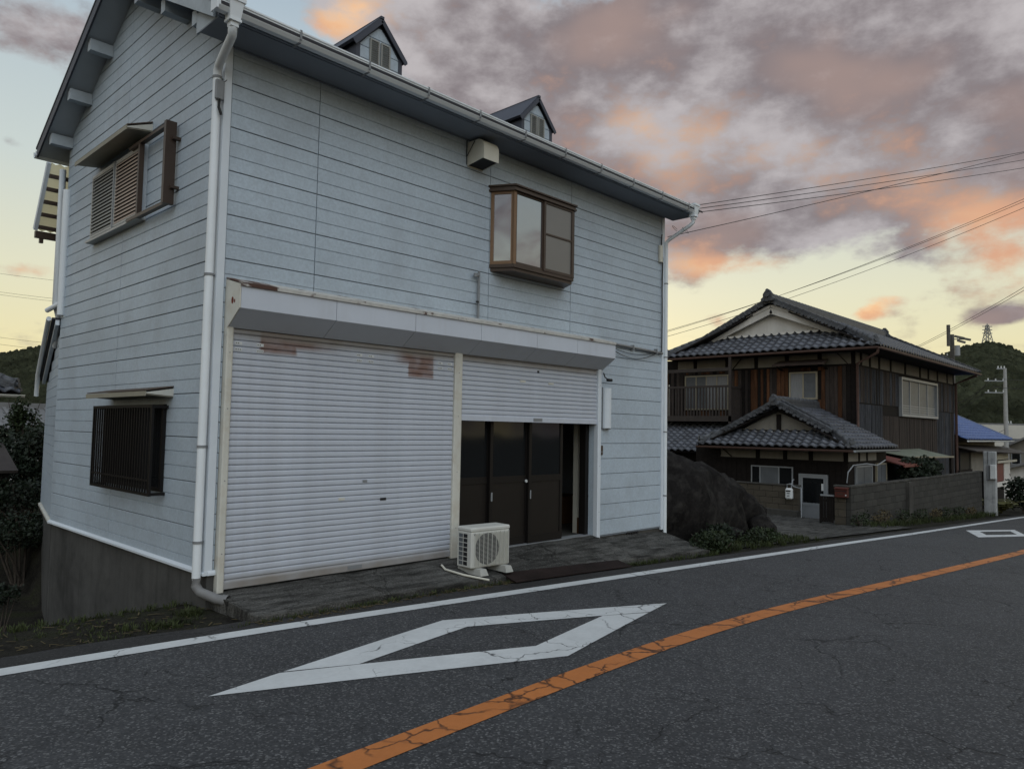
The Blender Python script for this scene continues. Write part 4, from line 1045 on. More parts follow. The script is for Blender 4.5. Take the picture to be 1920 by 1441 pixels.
for k in range(2):
    s = MB(); c_ = Vector((7.88+0.10*k, -0.25-0.14*k, 5.14-0.03*k)); R_ = 0.06
    s.tube([c_+Vector((R_*math.cos(a), 0.05*math.sin(a), R_*math.sin(a))) for a in [i*math.pi/8 for i in range(17 if k else 12)]], 0.0035, 5); s.build('cable_loop', 'wire', house)

# --- upper window with louvred shutters
mat('louvre_frame', (0.42, 0.42, 0.40), 0.5, 0.06, 3)
uw = sub('louvred_window', house, (X0, 2.85, 4.4))
fx = X0-0.05
s = MB(); frame_yz(s, 1.97, 3.75, 3.985, 4.865, 0.03, fx-0.02, X0-0.012); s.build('frame', 'white_metal', uw)
for (a, b, m_) in ((2.87, 3.71, 'louvre_grey'), (2.005, 2.84, 'louvre_brown')):
    lf = sub('shutter_leaf', uw, (X0, (a+b)/2, 4.4))
    s = MB(); frame_yz(s, a, b, 4.02, 4.83, 0.028, fx-0.035, fx-0.022); s.build('leaf_frame', 'louvre_frame', uw)
    sm = MB(); sm.hexa([(fx-0.038, a+0.028, -0.022), (fx-0.038, b-0.028, -0.022), (fx-0.018, b-0.028, 0.014), (fx-0.018, a+0.028, 0.014),
                        (fx-0.038, a+0.028, -0.014), (fx-0.038, b-0.028, -0.014), (fx-0.018, b-0.028, 0.021), (fx-0.018, a+0.028, 0.021)])
    me = sm.mesh('louvre_slat'); me.materials.append(MATS[m_])
    for k in range(17): copy_mesh(me, 'louvre_slat', m_, uw, Matrix.Translation((0, 0, 4.07+k*0.0452)))
    s = MB(); s.box(fx-0.010, fx-0.004, a+0.02, b-0.02, 4.04, 4.81); s.build('backing', 'black', uw)
    bpy.data.objects.remove(lf)
s = MB(); s.box(fx-0.05, fx-0.02, 2.842, 2.868, 4.0, 4.85); s.build('meeting_stile', 'alu_grey', uw)
s = MB(); s.box(fx-0.07, X0-0.011, 1.95, 3.77, 3.955, 3.984); s.build('sill', 'louvre_frame', uw)
# open storage frame for the shutter
s = MB(); y0, y1, z0, z1 = 1.07, 1.955, 3.96, 4.87; xo, xi = X0-0.13, X0-0.075
s.box(xo-0.03, xi+0.03, y0, y0+0.055, z0, z1); s.box(xo, xi, y0+0.055, y1+0.30, z1-0.035, z1-0.001); s.box(xo, xi, y0+0.055, y1+0.30, z0+0.001, z0+0.04); s.box(xo, xi, y1-0.045, y1-0.001, z0+0.04, z1-0.035)
s.build('shutter_pocket', 'bronze', uw)
for z in (4.14, 4.68):
    s = MB(); s.box(X0-0.10, X0-0.011, y0-0.05, y0-0.001, z-0.015, z+0.015); s.build('pocket_bracket', 'bronze', uw)
# awnings
def awning(y0, y1, zw, xo, zo, cheek):
    a = sub('window_awning', house, (X0, (y0+y1)/2, zw))
    s = MB(); s.slab((X0-0.012, y1, zw+0.10), (X0-0.012, y0, zw+0.10), (xo, y0, zo+0.03), (xo, y1, zo+0.03), 0.012); s.build('top_sheet', 'awning_top', a)
    s = MB(); s.hexa([(xo, y0+0.01, zo-0.01), (X0-0.012, y0+0.01, zw-0.01), (X0-0.012, y1-0.01, zw-0.01), (xo, y1-0.01, zo-0.01), (xo, y0+0.01, zo), (X0-0.012, y0+0.01, zw), (X0-0.012, y1-0.01, zw), (xo, y1-0.01, zo)]); s.build('underside', 'awning_metal', a)
    s = MB(); s.box(xo-0.014, xo-0.001, y0, y1, zo-0.025, zo+0.025); s.build('front_edge', 'awning_metal', a)
    for yy in (y0+0.001, y1-0.009):
        s = MB(); s.prism([(xo, zo+0.002), (xo, zo+0.014), (X0-0.013, zw+0.083), (X0-0.013, zw+0.002)], yy, yy+0.008, 'y'); s.build('cheek', 'cream_metal', a)
awning(1.86, 3.72, 5.00, -0.39, 4.96, 0); awning(0.92, 2.78, 1.88, -0.39, 1.90, 0)
# lower window with barred grille
lw = sub('barred_window', house, (X0, 1.97, 1.3))
s = MB(); frame_yz(s, 1.08, 2.86, 0.87, 1.80, 0.04, X0-0.05, X0-0.012); s.build('frame', 'dark_frame', lw)
s = MB(); s.box(X0-0.035, X0-0.03, 1.11, 2.83, 0.90, 1.77); s.build('pane', 'glass_dark', lw)
s = MB(); s.box(X0-0.045, X0-0.0365, 1.95, 1.99, 0.91, 1.76); s.build('meeting_stile', 'dark_frame', lw)
gx = -0.27; s = MB(); frame_yz(s, 1.03, 2.89, 0.83, 1.79, 0.03, gx-0.012, gx+0.012)
for y in (1.03, 2.865): s.box(gx+0.0125, X0-0.013, y, y+0.024, 0.835, 0.865); s.box(gx+0.0125, X0-0.013, y, y+0.024, 1.755, 1.785)
s.build('grille_frame', 'dark_frame', lw)
for k in range(24):
    y = 1.09+k*0.075
    s = MB(); s.box(gx-0.008, gx+0.008, y-0.009, y+0.009, 0.861, 1.759); s.build('grille_bar', 'dark_frame', lw)
s = MB(); s.box(gx-0.006, gx+0.006, 1.062, 2.858, 0.98, 1.0); s.build('grille_rail', 'dark_frame', lw)

# ================================================================== wooden tiled house
wh = thing('wooden_house', 'old two-storey wooden house with dark plank walls, balcony and grey tiled hip-and-gable roof', 'house', (28, 5, -1.3))
XM, XE = 23.5, 20.0
YC, YE = 2.13, 1.17            # street-side walls of the main block and of the front wing
XF = 36.4

def tile_mesh(w, l, amp, m):
    s = MB(); n = 7
    top0, top1, bot0 = [], [], []
    for i in range(n+1):
        u = i/n; h = amp*math.sin(2*math.pi*(u-0.15)) + (0.35*amp if 0.0 < u < 0.5 else 0)
        x = (u-0.5)*w*1.03
        top0.append((x, 0, h+0.046)); top1.append((x, l*1.12, h+0.006)); bot0.append((x, 0.0, h+0.002))
    vs = top0+top1+bot0; k = n+1
    fs = [(i, i+1, k+i+1, k+i) for i in range(n)] + [(2*k+i, 2*k+i+1, i+1, i) for i in range(n)]
    s.add(vs, fs, True); me = s.mesh('roof_tile'); me.materials.append(MATS[m]); return me, s
def plane_mat(O, U, V, u, v, jit=0.0):
    U = Vector(U).normalized(); V = Vector(V).normalized(); N = U.cross(V).normalized()
    if N.z < 0: N = -N
    p = Vector(O)+U*u+V*v + N*(jit*(rnd.random()-0.5))
    return Matrix(((U.x, V.x, N.x, p.x), (U.y, V.y, N.y, p.y), (U.z, V.z, N.z, p.z), (0, 0, 0, 1)))
def tiles(parent, O, U, V, ulen, vlen, inside, w, l, amp=0.030, m='tile', single=True, limit=300):
    me, src = tile_mesh(w, l, amp, m); nu, nv = int(ulen/w), int(math.ceil(vlen/l)); cnt = 0; big = MB()
    for j in range(nv):
        for i in range(nu):
            u, v = (i+0.5)*w, j*l
            if not inside(u, v+l*0.5): continue
            M4 = plane_mat(O, U, V, u, v, 0.012)
            if single and cnt < limit: copy_mesh(me, 'roof_tile', m, parent, M4); cnt += 1
            else:
                o = len(big.v); big.v += [tuple(M4 @ Vector(q)) for q in src.v]
                big.f += [tuple(a+o for a in f) for f in src.f]; big.sm += src.sm
    if big.v: big.build('roof_tiles', m, parent, kind='stuff')
def caps(parent, p, q, r, m='tile_cap', step=0.30, name='ridge_tile', base=0.10, bw=0.16):
    """ridge: stacked courses with half-round cap tiles, each cap a piece"""
    p, q = Vector(p), Vector(q); d = (q-p); n = max(1, int(d.length/step)); d.normalize()
    side_ = d.cross(Vector((0, 0, 1))).normalized(); up = side_.cross(d).normalized()
    if up.z < 0: up = -up
    if base:
        s = MB()
        for k in range(3):
            h0 = -0.06+k*(base+0.06)/3; wd = bw*(1-0.12*k)
            s.bar(p+up*(h0+(base+0.06)/6), q+up*(h0+(base+0.06)/6), wd*2*(0.94 if k % 2 else 1), (base+0.06)/3*0.92)
        s.build('ridge_course', m, parent)
    Ls = (q-p).length/n
    sm = MB(); K = 8; ang = [math.pi*k/K for k in range(K+1)]
    a0 = [(0, r*math.cos(a), r*math.sin(a)) for a in ang]; a1 = [(Ls*0.97, r*0.86*math.cos(a), r*0.86*math.sin(a)) for a in ang]
    sm.add(a0+a1, [(i, i+1, K+2+i, K+1+i) for i in range(K)] + [tuple(range(K, -1, -1)), tuple(range(K+1, 2*K+2))], True)
    me = sm.mesh(name); me.materials.append(MATS[m])
    for k in range(n):
        o = p+d*(Ls*k)+up*base
        copy_mesh(me, name, m, parent, Matrix(((d.x, side_.x, up.x, o.x), (d.y, side_.y, up.y, o.y), (d.z, side_.z, up.z, o.z), (0, 0, 0, 1))))
def ornament(parent, p, size, d=(-1, 0, 0)):
    """ridge-end tile: round-shouldered plate with a boss and two scrolls"""
    p = Vector(p); d = Vector(d).normalized(); r = d.cross(Vector((0, 0, 1))).normalized(); s = MB()
    pts = [(-0.55, -0.5), (-0.75, -0.25), (-0.5, 0.0), (-0.52, 0.3), (-0.3, 0.62), (0, 0.75), (0.3, 0.62), (0.52, 0.3), (0.5, 0.0), (0.75, -0.25), (0.55, -0.5)]
    n = len(pts); f = [p+r*(a*size)+Vector((0, 0, b*size)) for a, b in pts]
    s.add([q+d*(0.14*size) for q in f]+[q-d*(0.30*size) for q in f], [tuple(range(n)), tuple(range(2*n-1, n-1, -1))]+[(i, i+n, (i+1) % n+n, (i+1) % n) for i in range(n)])
    s.tube([p+d*(0.10*size)+Vector((0, 0, 0.2*size)), p+d*(0.34*size)+Vector((0, 0, 0.2*size))], 0.27*size, 10)
    for sx in (-1, 1): s.tube([p+r*(sx*0.5*size)-d*(0.2*size)+Vector((0, 0, -0.32*size)), p+r*(sx*0.5*size)+d*(0.26*size)+Vector((0, 0, -0.32*size))], 0.2*size, 8)
    s.tube([p-d*(0.5*size)+Vector((0, 0, 0.62*size)), p+d*(0.22*size)+Vector((0, 0, 0.70*size))], 0.2*size, 8)
    return s.build('ridge_end_tile', 'tile_cap', parent)
def rake(parent, p, q, step=0.26, r=0.095, out=(-1, 0, 0), m='tile_cap', ln=0.34):
    """verge of a gable: a row of tile ends stepping down from p to q"""
    p, q = Vector(p), Vector(q); n = int((q-p).length/step); o = Vector(out); d = (q-p).normalized()
    sm = MB(); sm.tube([-o*0.20, o*(ln-0.20)], r, 8); sm.tube([-o*0.1-d*0.14+Vector((0, 0, -0.05)), o*(ln-0.17)-d*0.14+Vector((0, 0, -0.05))], r*0.8, 8)
    sm.bar(-d*(step*0.62)+o*0.02+Vector((0, 0, 0.085)), d*(step*0.55)+o*0.02+Vector((0, 0, 0.06)), 0.20, 0.08)
    me = sm.mesh('verge_tile'); me.materials.append(MATS[m])
    for k in range(n+1):
        c = p.lerp(q, k/n); copy_mesh(me, 'verge_tile', m, parent, Matrix.Translation(c))

# ---- main roof
xe, ZE, yR, yL, yr_ = 22.7, 4.60, 1.18, 9.35, 5.24
SL, SF = 0.475, 0.60
xg = 23.9; zg = ZE+SF*(xg-xe); ZR = ZE+SL*(yr_-yR)
XRF = 36.7
mroof = sub('roof', wh, (28, yr_, ZE))
ygR, ygL = yR+(zg-ZE)/SL, yL-(zg-ZE)/SL
# under-boarding
s = MB()
s.slab((xe, yL, ZE-0.03), (xe, yR, ZE-0.03), (xg+0.3, ygR+0.38, zg-0.03+0.18), (xg+0.3, ygL-0.38, zg-0.03+0.18), 0.05)
s.slab((xe, yR, ZE-0.03), (XRF, yR, ZE-0.03), (XRF, yr_, ZR-0.03), (xg-0.1, yr_, ZR-0.03), 0.05)
s.slab((XRF, yL, ZE-0.03), (xe, yL, ZE-0.03), (xg-0.1, yr_, ZR-0.03), (XRF, yr_, ZR-0.03), 0.05)
s.build('roof_boarding', 'timber', mroof)
# tiles: front skirt piece by piece, the receding slopes as joined courses
lf = math.hypot(xg-xe, zg-ZE)
tiles(mroof, (xe-0.06, yL+0.02, ZE), (0, -1, 0), (xg-xe, 0, zg-ZE), yL-yR+0.04, lf+0.1, lambda u, v: (v/lf)*(yL-ygL)-0.1 < u < (yL-yR)-(v/lf)*(ygR-yR)+0.14, 0.30, 0.27)
ls = math.hypot(yr_-yR, ZR-ZE)
tiles(mroof, (xe, yR-0.06, ZE), (1, 0, 0), (0, yr_-yR, ZR-ZE), XRF-xe, ls, lambda u, v: u > min((v/ls)*(yr_-yR)*(xg-xe)/(ygR-yR), xg-xe-0.25), 0.30, 0.27, single=False)
tiles(mroof, (XRF, yL+0.06, ZE), (-1, 0, 0), (0, yr_-yL, ZR-ZE), XRF-xe, ls, lambda u, v: XRF-xe-u > min((v/ls)*(yL-yr_)*(xg-xe)/(yL-ygL), xg-xe-0.25), 0.30, 0.27, single=False)
caps(mroof, (xg-0.45, yr_, ZR+0.10), (XRF, yr_, ZR+0.10), 0.10, base=0.20, bw=0.15)
ornament(mroof, (xg-0.52, yr_, ZR+0.22), 0.34); ornament(mroof, (XRF+0.05, yr_, ZR+0.22), 0.34, (1, 0, 0))
caps(mroof, (xe+0.12, yR+0.12, ZE+0.13), (xg-0.05, ygR, zg+0.13), 0.085, base=0.08, bw=0.12)
caps(mroof, (xe+0.12, yL-0.12, ZE+0.13), (xg-0.05, ygL, zg+0.13), 0.085, base=0.08, bw=0.12)
ornament(mroof, (xe+0.05, yR+0.05, ZE+0.14), 0.24, (-1, -1, 0)); ornament(mroof, (xe+0.05, yL-0.05, ZE+0.14), 0.24, (-1, 1, 0))
rake(mroof, (xg-0.30, yr_-0.15, ZR+0.06), (xg-0.30, ygR-0.1, zg+0.06)); rake(mroof, (xg-0.30, yr_+0.15, ZR+0.06), (xg-0.30, ygL+0.1, zg+0.06))
rake(mroof, (XRF-0.1, yr_-0.15, ZR+0.05), (XRF-0.1, yR, ZE+0.05), out=(1, 0, 0))
caps(mroof, (xg+0.02, ygL+0.1, zg+0.13), (xg+0.02, ygL-0.1, zg+0.13), 0.06, base=0, step=0.2)
# gable triangle with white barge boards
s = MB(); s.prism([(ygL-0.2, zg-0.05), (ygR+0.2, zg-0.05), (yr_, ZR-0.12)], xg, xg+0.08, 'x'); s.build('gable_wall', 'white_plaster', mroof)
for yy in (ygR+0.02, ygL-0.02):
    s = MB(); a, b = Vector((xg-0.22, yr_, ZR-0.16)), Vector((xg-0.22, yy, zg+0.02))
    a.z -= 0.05; b.z -= 0.05; s.bar(a, b, 0.07, 0.34); s.build('barge_board', 'white_plaster', mroof)
    s = MB(); s.bar(a+Vector((-0.035, 0, 0.11)), b+Vector((-0.035, 0, 0.11)), 0.07, 0.09); s.build('barge_moulding', 'white_plaster', mroof)
s = MB(); s.box(xg-0.09, xg-0.01, ygR+0.35, ygL-0.35, zg-0.01, zg+0.07); s.build('gable_beam', 'timber', mroof)
for k in range(int((ygL-ygR-0.8)/0.30)):
    y = ygR+0.45+k*0.30
    s = MB(); s.prism([(y, zg+0.07), (y+0.27, zg+0.07), (y+0.21, zg+0.0), (y+0.135, zg-0.02), (y+0.06, zg+0.0)], xg-0.24, xg-0.18, 'x'); s.build('plaster_scallop', 'white_plaster', mroof)
gm = gutter('gutter', wh, (xe-0.10, yL, ZE-0.13), (xe-0.10, yR-0.1, ZE-0.13), 0.09, 0.07, 'copper_pipe')
gutter('gutter', wh, (xe-0.05, yR-0.10, ZE-0.13), (XRF, yR-0.10, ZE-0.13), 0.09, 0.07, 'copper_pipe')
s = MB(); s.box(xe+0.03, XRF-0.1, yR+0.05, YC, ZE-0.09, ZE-0.075); s.box(xe+0.03, XM, YC, yL-0.1, ZE-0.09, ZE-0.075); s.build('eave_boards', 'timber', wh)

# ---- main walls
s = MB(); s.box(XM, XM+0.1, YC, 9.9, -1.6, 4.54); s.box(XM+0.1, XF, YC, YC+0.1, -1.9, 4.54); s.box(XF-0.1, XF, YC+0.1, 9.2, -2.0, 4.54); s.box(XM+0.1, XF-0.1, 9.1, 9.2, -1.6, 4.54)
s.build('wall', 'timber', wh)
s = MB(); s.prism([(YC, 4.5), (9.2, 4.5), (yr_, ZR-0.15)], XF-0.1, XF-0.02, 'x'); s.build('gable_wall', 'plaster', wh)
def plank_row(a, b, w, face, axis, z0f, z1, mats, skip=None, weights=None):
    t = a
    while t < b-0.02:
        ww = min(w*(0.8+0.4*rnd.random()), b-t); m_ = rnd.choices(mats, weights)[0]
        z0 = z0f(t) if callable(z0f) else z0f
        segs = [(z0, z1)]
        if skip:
            for (sa, sb, za, zb) in skip:
                if t+ww > sa and t < sb: segs = [(z0, za), (zb, z1)] if zb < z1 else [(z0, za)]
        for za, zb in segs:
            if zb-za < 0.05: continue
            d = 0.010+0.022*rnd.random(); s = MB()
            if axis == 'y': s.box(face-d, face, t+0.006, t+ww-0.006, za, zb)
            else: s.box(t+0.006, t+ww-0.006, face-d, face, za, zb)
            s.build('plank', m_, wh)
        t += ww
plank_row(YC, 9.85, 0.135, XM-0.001, 'y', lambda t: 1.0 if t > 6 else 1.2, 4.08, ['plank', 'plank_red', 'timber'], [(3.40, 4.50, 2.84, 3.90), (6.85, 8.82, 2.46, 3.92)], [3, 3.4, 1.6])
plank_row(XM, 28.2, 0.15, YC-0.001, 'x', 2.74, 4.05, ['plank_grey', 'plank', 'timber'], None, [4, 2, 1])
plank_row(33.3, XF, 0.16, YC-0.001, 'x', 2.74, 4.05, ['plank_grey', 'plank'], None, [2, 3])
plank_row(XM, 26.2, 0.14, YC-0.001, 'x', -1.2, 2.70, ['plank_grey'], None)
plank_row(26.2, 33.3, 0.16, YC-0.001, 'x', -1.4, 2.34, ['plank'], None)
plank_row(33.3, XF, 0.15, YC-0.001, 'x', -1.7, 2.70, ['plank_grey', 'plank_grey', 'plank'], None)
# plaster band under the eaves with posts and braces
s = MB(); s.box(XM-0.012, XM-0.002, YC+0.01, 9.15, 4.08, 4.50); s.build('plaster_band', 'plaster', wh)
s = MB(); s.box(XM+0.01, XF-0.01, YC-0.012, YC-0.002, 4.05, 4.50); s.build('plaster_band', 'plaster', wh)
for y in (YC+0.06, 3.35, 4.55, 5.75, 6.95, 8.35):
    s = MB(); s.box(XM-0.035, XM-0.013, y-0.07, y+0.07, 4.075, 4.50); s.build('post', 'timber', wh)
for y, sg in ((YC+0.25, 1), (6.7, -1)):
    s = MB(); s.bar((XM-0.022, y, 4.09), (XM-0.022, y+sg*0.35, 4.47), 0.015, 0.07, (1, 0, 0)); s.build('brace', 'timber', wh)
for x in (24.0, 24.9, 25.9, 27.2, 29.0, 31.0, 32.2, 33.6, 35.2, 36.3):
    s = MB(); s.box(x-0.08, x+0.08, YC-0.035, YC-0.013, 4.045, 4.50); s.build('post', 'timber', wh)
s = MB(); s.box(XM-0.045, XM-0.013, YC-0.03, 9.15, 4.02, 4.085); s.build('rail_beam', 'timber', wh)
s = MB(); s.box(XM-0.01, XF, YC-0.045, YC-0.026, 4.0, 4.06); s.build('rail_beam', 'timber', wh)
# downpipes and the eave strut pipes
s = MB(); s.tube([(xe-0.02, yR-0.06, ZE-0.10), (xe, yR-0.03, ZE-0.26), (XM-0.07, YC-0.09, ZE-0.52), (XM-0.07, YC-0.09, 1.75)], 0.045, 10); s.build('downpipe', 'copper_pipe', wh)
s = MB(); s.tube([(XRF-0.5, yR-0.05, ZE-0.15), (XF-0.06, YC-0.10, ZE-0.5), (XF-0.06, YC-0.10, -1.6)], 0.06, 10); s.build('downpipe', 'copper_pipe', wh)
# windows
def window_x(name, y0, y1, z0, z1, face, frame_m, panes, curtain=None, depth=0.07, fw_=0.055):
    w = sub(name, wh, (face, (y0+y1)/2, z0))
    s = MB(); frame_yz(s, y0, y1, z0, z1, fw_, face-depth, face+0.02); s.build('frame', frame_m, w)
    n = len(panes); W_ = (y1-y0-2*fw_)/n
    for k, g in enumerate(panes):
        a = y0+fw_+k*W_; s = MB(); s.box(face-0.03-0.01*(k % 2), face-0.025-0.01*(k % 2), a, a+W_, z0+fw_, z1-fw_); s.build('pane', g, w)
        if k: s = MB(); s.box(face-0.055, face-0.02, a-0.025, a+0.025, z0+fw_, z1-fw_); s.build('stile', frame_m, w)
    return w
def window_y(name, x0, x1, z0, z1, face, frame_m, panes, depth=0.07, fw_=0.06):
    w = sub(name, wh, ((x0+x1)/2, face, z0))
    s = MB(); outer_inner(s, x0, x1, z0, z1, fw_, face-depth, face+0.02); s.build('frame', frame_m, w)
    n = len(panes); W_ = (x1-x0-2*fw_)/n
    for k, g in enumerate(panes):
        a = x0+fw_+k*W_; s = MB(); s.box(a, a+W_, face-0.03-0.01*(k % 2), face-0.025-0.01*(k % 2), z0+fw_, z1-fw_); s.build('pane', g, w)
        if k: s = MB(); s.box(a-0.04, a+0.04, face-0.055, face-0.02, z0+fw_, z1-fw_); s.build('stile', frame_m, w)
    return w
window_x('balcony_window', 6.87, 8.80, 2.50, 3.88, XM, 'alu', ['curtain', 'curtain', 'frosted', 'frosted'])
window_x('upper_window', 3.43, 4.46, 2.86, 3.86, XM, 'alu', ['frosted', 'curtain'])
w_ = window_y('street_window', 28.2, 33.25, 2.37, 3.92, YC, 'alu_grey', ['frosted', 'frosted', 'frosted', 'frosted'], 0.12, 0.10)
for k in range(4):
    s = MB(); s.box(28.35, 33.1, YC-0.045, YC-0.042, 2.52+k*0.09, 2.55+k*0.09); s.build('shelf_line', 'alu_grey', w_)
mat('hood_sheet', (0.075, 0.055, 0.048), 0.7, 0.2, 4)
aw = sub('window_hood', wh, (23.2, 3.9, 4.05))
s = MB(); s.slab((XM-0.02, 4.80, 4.24), (XM-0.02, 3.05, 4.24), (XM-0.55, 2.98, 4.06), (XM-0.55, 4.88, 4.06), 0.06); s.build('sheet', 'hood_sheet', aw)
for y in (3.1, 4.75):
    s = MB(); s.bar((XM-0.03, y, 3.95), (XM-0.45, y, 4.04), 0.05, 0.05); s.build('bracket', 'timber', aw)
# ---- balcony
bc = sub('balcony', wh, (23.0, 8.0, 2.1)); bx0 = 22.62
s = MB(); s.box(bx0, XM-0.03, 6.35, 9.6, 2.06, 2.22); s.build('floor', 'rail_wood', bc)
s = MB(); s.box(bx0-0.04, bx0-0.001, 6.33, 9.6, 2.03, 2.24); s.build('edge_beam', 'rail_wood', bc)
s = MB(); s.box(bx0-0.04, bx0+0.05, 6.33, 6.43, 1.95, 4.46); s.build('post', 'rail_wood', bc)
s = MB(); s.box(bx0-0.02, bx0+0.05, 6.431, 9.6, 3.33, 3.41); s.box(bx0+0.051, XM-0.03, 6.35, 6.41, 3.30, 3.38); s.build('handrail', 'rail_wood', bc)
s = MB(); s.box(bx0-0.02, bx0+0.05, 6.431, 9.6, 3.95, 4.08); s.build('upper_beam', 'rail_wood', bc)
k = 0; y = 6.56
while y < 9.55:
    s = MB(); s.box(bx0-0.005, bx0+0.03, y-0.022, y+0.022, 2.241, 3.329); s.build('baluster', 'rail_wood', bc); y += 0.135
for k in range(6):
    s = MB(); x = bx0+0.14+k*0.12; s.box(x-0.02, x+0.02, 6.36, 6.40, 2.221, 3.299); s.build('baluster', 'rail_wood', bc)
s = MB(); s.tube([(bx0+0.2, 9.15, 2.23), (bx0+0.2, 9.15, 3.5)], 0.02, 6); s.build('bamboo_pole', 'cream_metal', bc)

# ---- low roof at the left of the front wing
lr = sub('side_roof', wh, (22.2, 8, 1.4))
a0, a1 = Vector((21.0, 10.2, 0.92)), Vector((23.45, 10.2, 1.98))
s = MB(); s.slab((21.0, 10.2, 0.9), (21.0, 6.0, 0.9), (23.45, 6.0, 1.96), (23.45, 10.2, 1.96), 0.05); s.build('roof_boarding', 'timber', lr)
tiles(lr, (20.95, 10.2, 0.93), (0, -1, 0), (2.45, 0, 1.06), 4.2, 2.7, lambda u, v: True, 0.28, 0.25)
s = MB(); s.box(21.6, 21.7, 6.0, 10.2, -1.6, 1.0); s.build('wall', 'timber', lr)
s = MB(); s.slab((20.2, 8.4, 0.55), (20.2, 6.15, -0.05), (21.6, 6.15, 0.1), (21.6, 8.4, 0.75), 0.05); s.build('lean_roof', 'tile', lr)

# ---- front wing
fwg = sub('front_wing', wh, (21.5, 3.3, -1.1))
ee, eR, eL, eZ, eRy = 19.32, 0.80, 5.85, 1.22, 3.325
eSL, eSF = 0.50, 0.62
xg2 = 20.05; zg2 = eZ+eSF*(xg2-ee); eZR = eZ+eSL*(eRy-eR)
gR2, gL2 = eR+(zg2-eZ)/eSL, eL-(zg2-eZ)/eSL
s = MB()
s.slab((ee, eL, eZ-0.03), (ee, eR, eZ-0.03), (xg2+0.25, gR2+0.3, zg2+0.12), (xg2+0.25, gL2-0.3, zg2+0.12), 0.04)
s.slab((ee, eR, eZ-0.03), (XM+0.0, eR, eZ-0.03), (XM+0.0, eRy, eZR-0.03), (xg2-0.1, eRy, eZR-0.03), 0.04)
s.slab((XM, eL, eZ-0.03), (ee, eL, eZ-0.03), (xg2-0.1, eRy, eZR-0.03), (XM, eRy, eZR-0.03), 0.04)
s.build('roof_boarding', 'timber', fwg)
l2 = math.hypot(xg2-ee, zg2-eZ)
tiles(fwg, (ee-0.05, eL+0.02, eZ), (0, -1, 0), (xg2-ee, 0, zg2-eZ), eL-eR+0.04, l2+0.05, lambda u, v: (v/l2)*(eL-gL2)-0.1 < u < (eL-eR)-(v/l2)*(gR2-eR)+0.12, 0.27, 0.19, 0.030)
l3 = math.hypot(eRy-eR, eZR-eZ)
tiles(fwg, (ee, eR-0.05, eZ), (1, 0, 0), (0, eRy-eR, eZR-eZ), XM-ee, l3, lambda u, v: u > min((v/l3)*(eRy-eR)*(xg2-ee)/(gR2-eR), xg2-ee-0.2), 0.27, 0.24, 0.030, single=True, limit=140)
tiles(fwg, (XM, eL+0.05, eZ), (-1, 0, 0), (0, eRy-eL, eZR-eZ), XM-ee, l3, lambda u, v: XM-ee-u > min((v/l3)*(eL-eRy)*(xg2-ee)/(eL-gL2), xg2-ee-0.2), 0.27, 0.24, 0.030, single=False)
caps(fwg, (xg2-0.35, eRy, eZR+0.06), (23.1, eRy, eZR+0.06), 0.085, base=0.20, bw=0.14)
ornament(fwg, (xg2-0.42, eRy, eZR+0.16), 0.26)
caps(fwg, (ee+0.1, eR+0.1, eZ+0.11), (xg2-0.05, gR2, zg2+0.11), 0.075, base=0.06, bw=0.10)
caps(fwg, (ee+0.1, eL-0.1, eZ+0.11), (xg2-0.05, gL2, zg2+0.11), 0.075, base=0.06, bw=0.10)
ornament(fwg, (ee+0.06, eR+0.06, eZ+0.12), 0.22, (-1, -1, 0)); ornament(fwg, (ee+0.06, eL-0.06, eZ+0.12), 0.2, (-1, 1, 0))
rake(fwg, (xg2-0.24, eRy-0.12, eZR+0.05), (xg2-0.24, gR2-0.05, zg2+0.05), 0.24, 0.07); rake(fwg, (xg2-0.24, eRy+0.12, eZR+0.05), (xg2-0.24, gL2+0.05, zg2+0.05), 0.24, 0.07)
rake(fwg, (xg2+0.05, eRy-0.12, eZR+0.09), (xg2+0.05, gR2-0.05, zg2+0.09), 0.24, 0.07)
s = MB(); s.prism([(gL2-0.15, zg2-0.05), (gR2+0.15, zg2-0.05), (eRy, eZR-0.1)], xg2, xg2+0.06, 'x'); s.build('gable_wall', 'plaster', fwg)
s = MB(); s.box(xg2-0.05, xg2-0.002, eRy-0.07, eRy+0.07, zg2+0.02, eZR-0.25); s.build('gable_post', 'timber', fwg)
s = MB(); s.box(xg2-0.06, xg2-0.002, gR2+0.35, gL2-0.35, zg2-0.01, zg2+0.05); s.build('gable_beam', 'timber', fwg)
for yy in (gR2, gL2):
    s = MB(); s.bar((xg2-0.10, eRy, eZR-0.10), (xg2-0.10, yy, zg2+0.0), 0.05, 0.12); s.build('barge_board', 'timber', fwg)
for k in range(int((gL2-gR2-0.8)/0.27)):
    y = gR2+0.42+k*0.27
    s = MB(); s.prism([(y, zg2+0.0), (y+0.23, zg2+0.0), (y+0.17, zg2-0.05), (y+0.115, zg2-0.062), (y+0.06, zg2-0.05)], xg2-0.13, xg2-0.07, 'x'); s.build('plaster_scallop', 'white_plaster', fwg)
gutter('gutter', fwg, (ee-0.09, eL, eZ-0.12), (ee-0.09, eR-0.05, eZ-0.12), 0.08, 0.06, 'copper_pipe')
gutter('gutter', fwg, (ee-0.05, eR-0.09, eZ-0.12), (XM-0.2, eR-0.09, eZ-0.12), 0.08, 0.06, 'alu_grey')
s = MB(); s.box(XE, XE+0.1, YE, 6.3, -1.4, eZ-0.06); s.box(XE+0.1, XM, YE, YE+0.1, -1.5, eZ-0.06); s.build('wall', 'timber', fwg)
s = MB(); s.box(ee+0.03, XM, eR+0.03, YE, eZ-0.075, eZ-0.062); s.box(ee+0.03, XE, YE, eL-0.1, eZ-0.075, eZ-0.062); s.build('eave_boards', 'timber', fwg)
